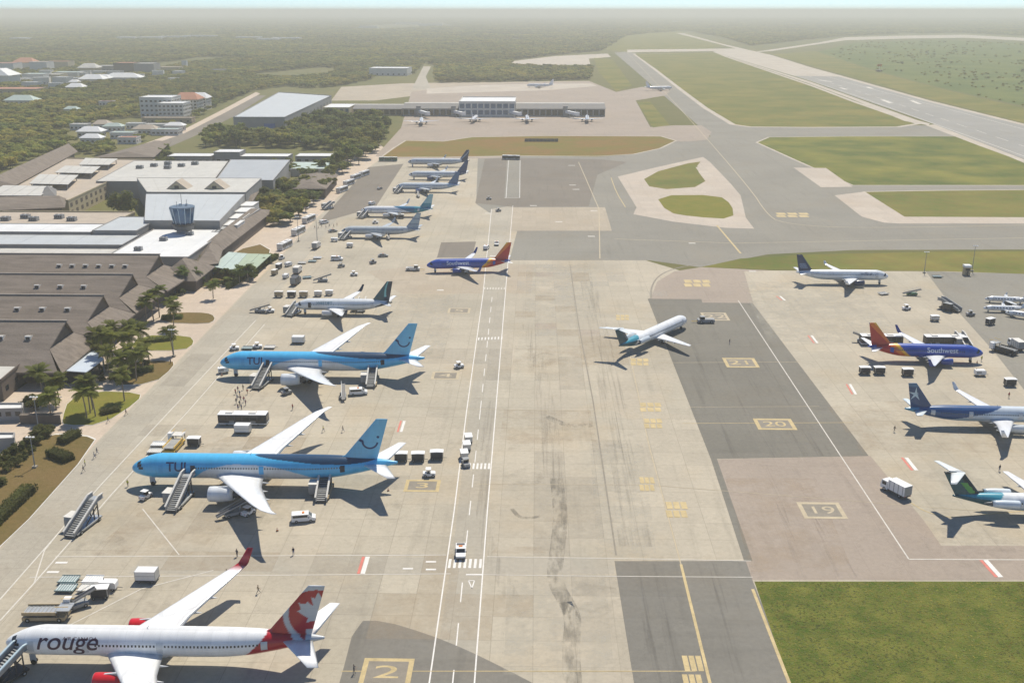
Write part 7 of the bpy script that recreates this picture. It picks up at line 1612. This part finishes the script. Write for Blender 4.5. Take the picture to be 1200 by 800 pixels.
hedge((-10, 618), (36, 575), 3.6, 1.8, 'long clipped hedge along the service road edge of the dry lawn', 3); hedge((118, 486), (140, 481), 2.6, 1.2, 'low hedge on the green lawn', 4); hedge((176, 401), (202, 398), 3., 1.3, 'low hedge on the middle planting bed', 5, 'leaf_dark')
hedge((268, 338), (324, 303), 2.2, 2.2, 'hedge lining the green canopy on the service road side', 6); hedge((190, 374), (214, 373), 3, 1.3, 'low hedge on the dry upper planting bed', 7, 'leaf_dark'); hedge((150, 437), (180, 434), 3.4, 1.3, 'low hedge on the lower planting bed', 8, 'leaf_dark')
SH = [crown_mesh(31 + i, ['leaf_hedge', 'leaf_dark'], 6, 40, 1.7, 1.0, 1.0, .42) for i in range(3)]
def shrub(px, py, s, label, group):
    x, y = G2(px, py); t = thing('shrub', label, 'shrub', (x, y, .1), rnd.uniform(0, 6), group); t.scale = (s, s, s); o = bpy.data.objects.new('foliage', SH[rnd.randrange(3)]); COL.objects.link(o); o.parent = t
    o = MB().cyl((0, 0, 0), (0, 0, .8), .08, 5).build('stem', 'bark', t)
for x, y, s in ((-5, 545, 1.2), (6, 540, 1.3), (15, 533, 1.2), (24, 527, 1.1), (33, 521, 1.2), (42, 513, 1.3), (50, 508, 1.2), (56, 512, 1.1), (44, 520, 1.), (8, 552, 1.1), (18, 545, 1.1), (28, 538, 1.), (-8, 560, 1.2), (2, 568, 1.), (36, 530, .9), (60, 505, .9)): shrub(x, y, s, 'dark leafy shrub in the border between the garden wall and the dry lawn', 'shrubs bordering the dry lawn')
for x, y, s in ((40, 480, 1.3), (48, 474, 1.2), (56, 468, 1.1), (36, 470, 1.), (62, 465, 1.), (30, 476, 1.1)): shrub(x, y, s, 'dark shrub behind the garden wall beside the brown walled building', 'shrubs behind the garden wall')
for x, y, s in ((118, 436, .9), (128, 434, 1.), (140, 428, .9), (152, 424, 1.), (160, 432, .9), (172, 428, .8), (132, 446, .9), (148, 448, .8), (120, 446, .9)): shrub(x, y, s, 'shrub under the palm group by the white canopy', 'shrubs under the palms')
for x, y, s in ((226, 338, 1.2), (236, 334, 1.3), (246, 336, 1.2), (256, 334, 1.1), (214, 345, 1.1), (264, 334, 1.2), (206, 350, 1.), (242, 328, 1.4), (228, 330, 1.3), (300, 322, 1.), (310, 312, 1.)): shrub(x, y, s, 'dark shrub at the foot of the thatched terminal end', 'shrubs at the terminal end')

# ---- grass tufts on the near infield
tv, tf_ = [], []; gpoly = [G2(*q) for q in ((886, 682), (1330, 682), (1420, 850), (947, 850))]
gxs = [p[0] for p in gpoly]; gys = [p[1] for p in gpoly]
for _ in range(9000):
    x, y = rnd.uniform(min(gxs), max(gxs)), rnd.uniform(min(gys), max(gys))
    if not inpoly(x, y, gpoly): continue
    n = Vector((rnd.gauss(0, .1), rnd.gauss(0, .1), 1)).normalized(); a = Matrix.Rotation(rnd.uniform(0, 6.28), 3, n) @ n.orthogonal().normalized(); b = n.cross(a); p = Vector((x, y, rnd.uniform(.05, .065))); w = rnd.uniform(.12, .38); k = len(tv)
    tv += [tuple(p - a * w), tuple(p + b * w * .5), tuple(p + a * w), tuple(p - b * w * .5)]; tf_.append((k, k + 1, k + 2, k + 3))
mb = MB(); mb.v, mb.f, mb.m = tv, tf_, [rnd.choice((0, 0, 1, 2, 2)) for _ in tf_]; to_ = mb.build('grass_tufts', ['leaf_scrub', 'leaf_b', 'leaf_a']); to_['kind'] = 'stuff'; tag(to_, 'rough green grass tufts on the near infield', 'grass')
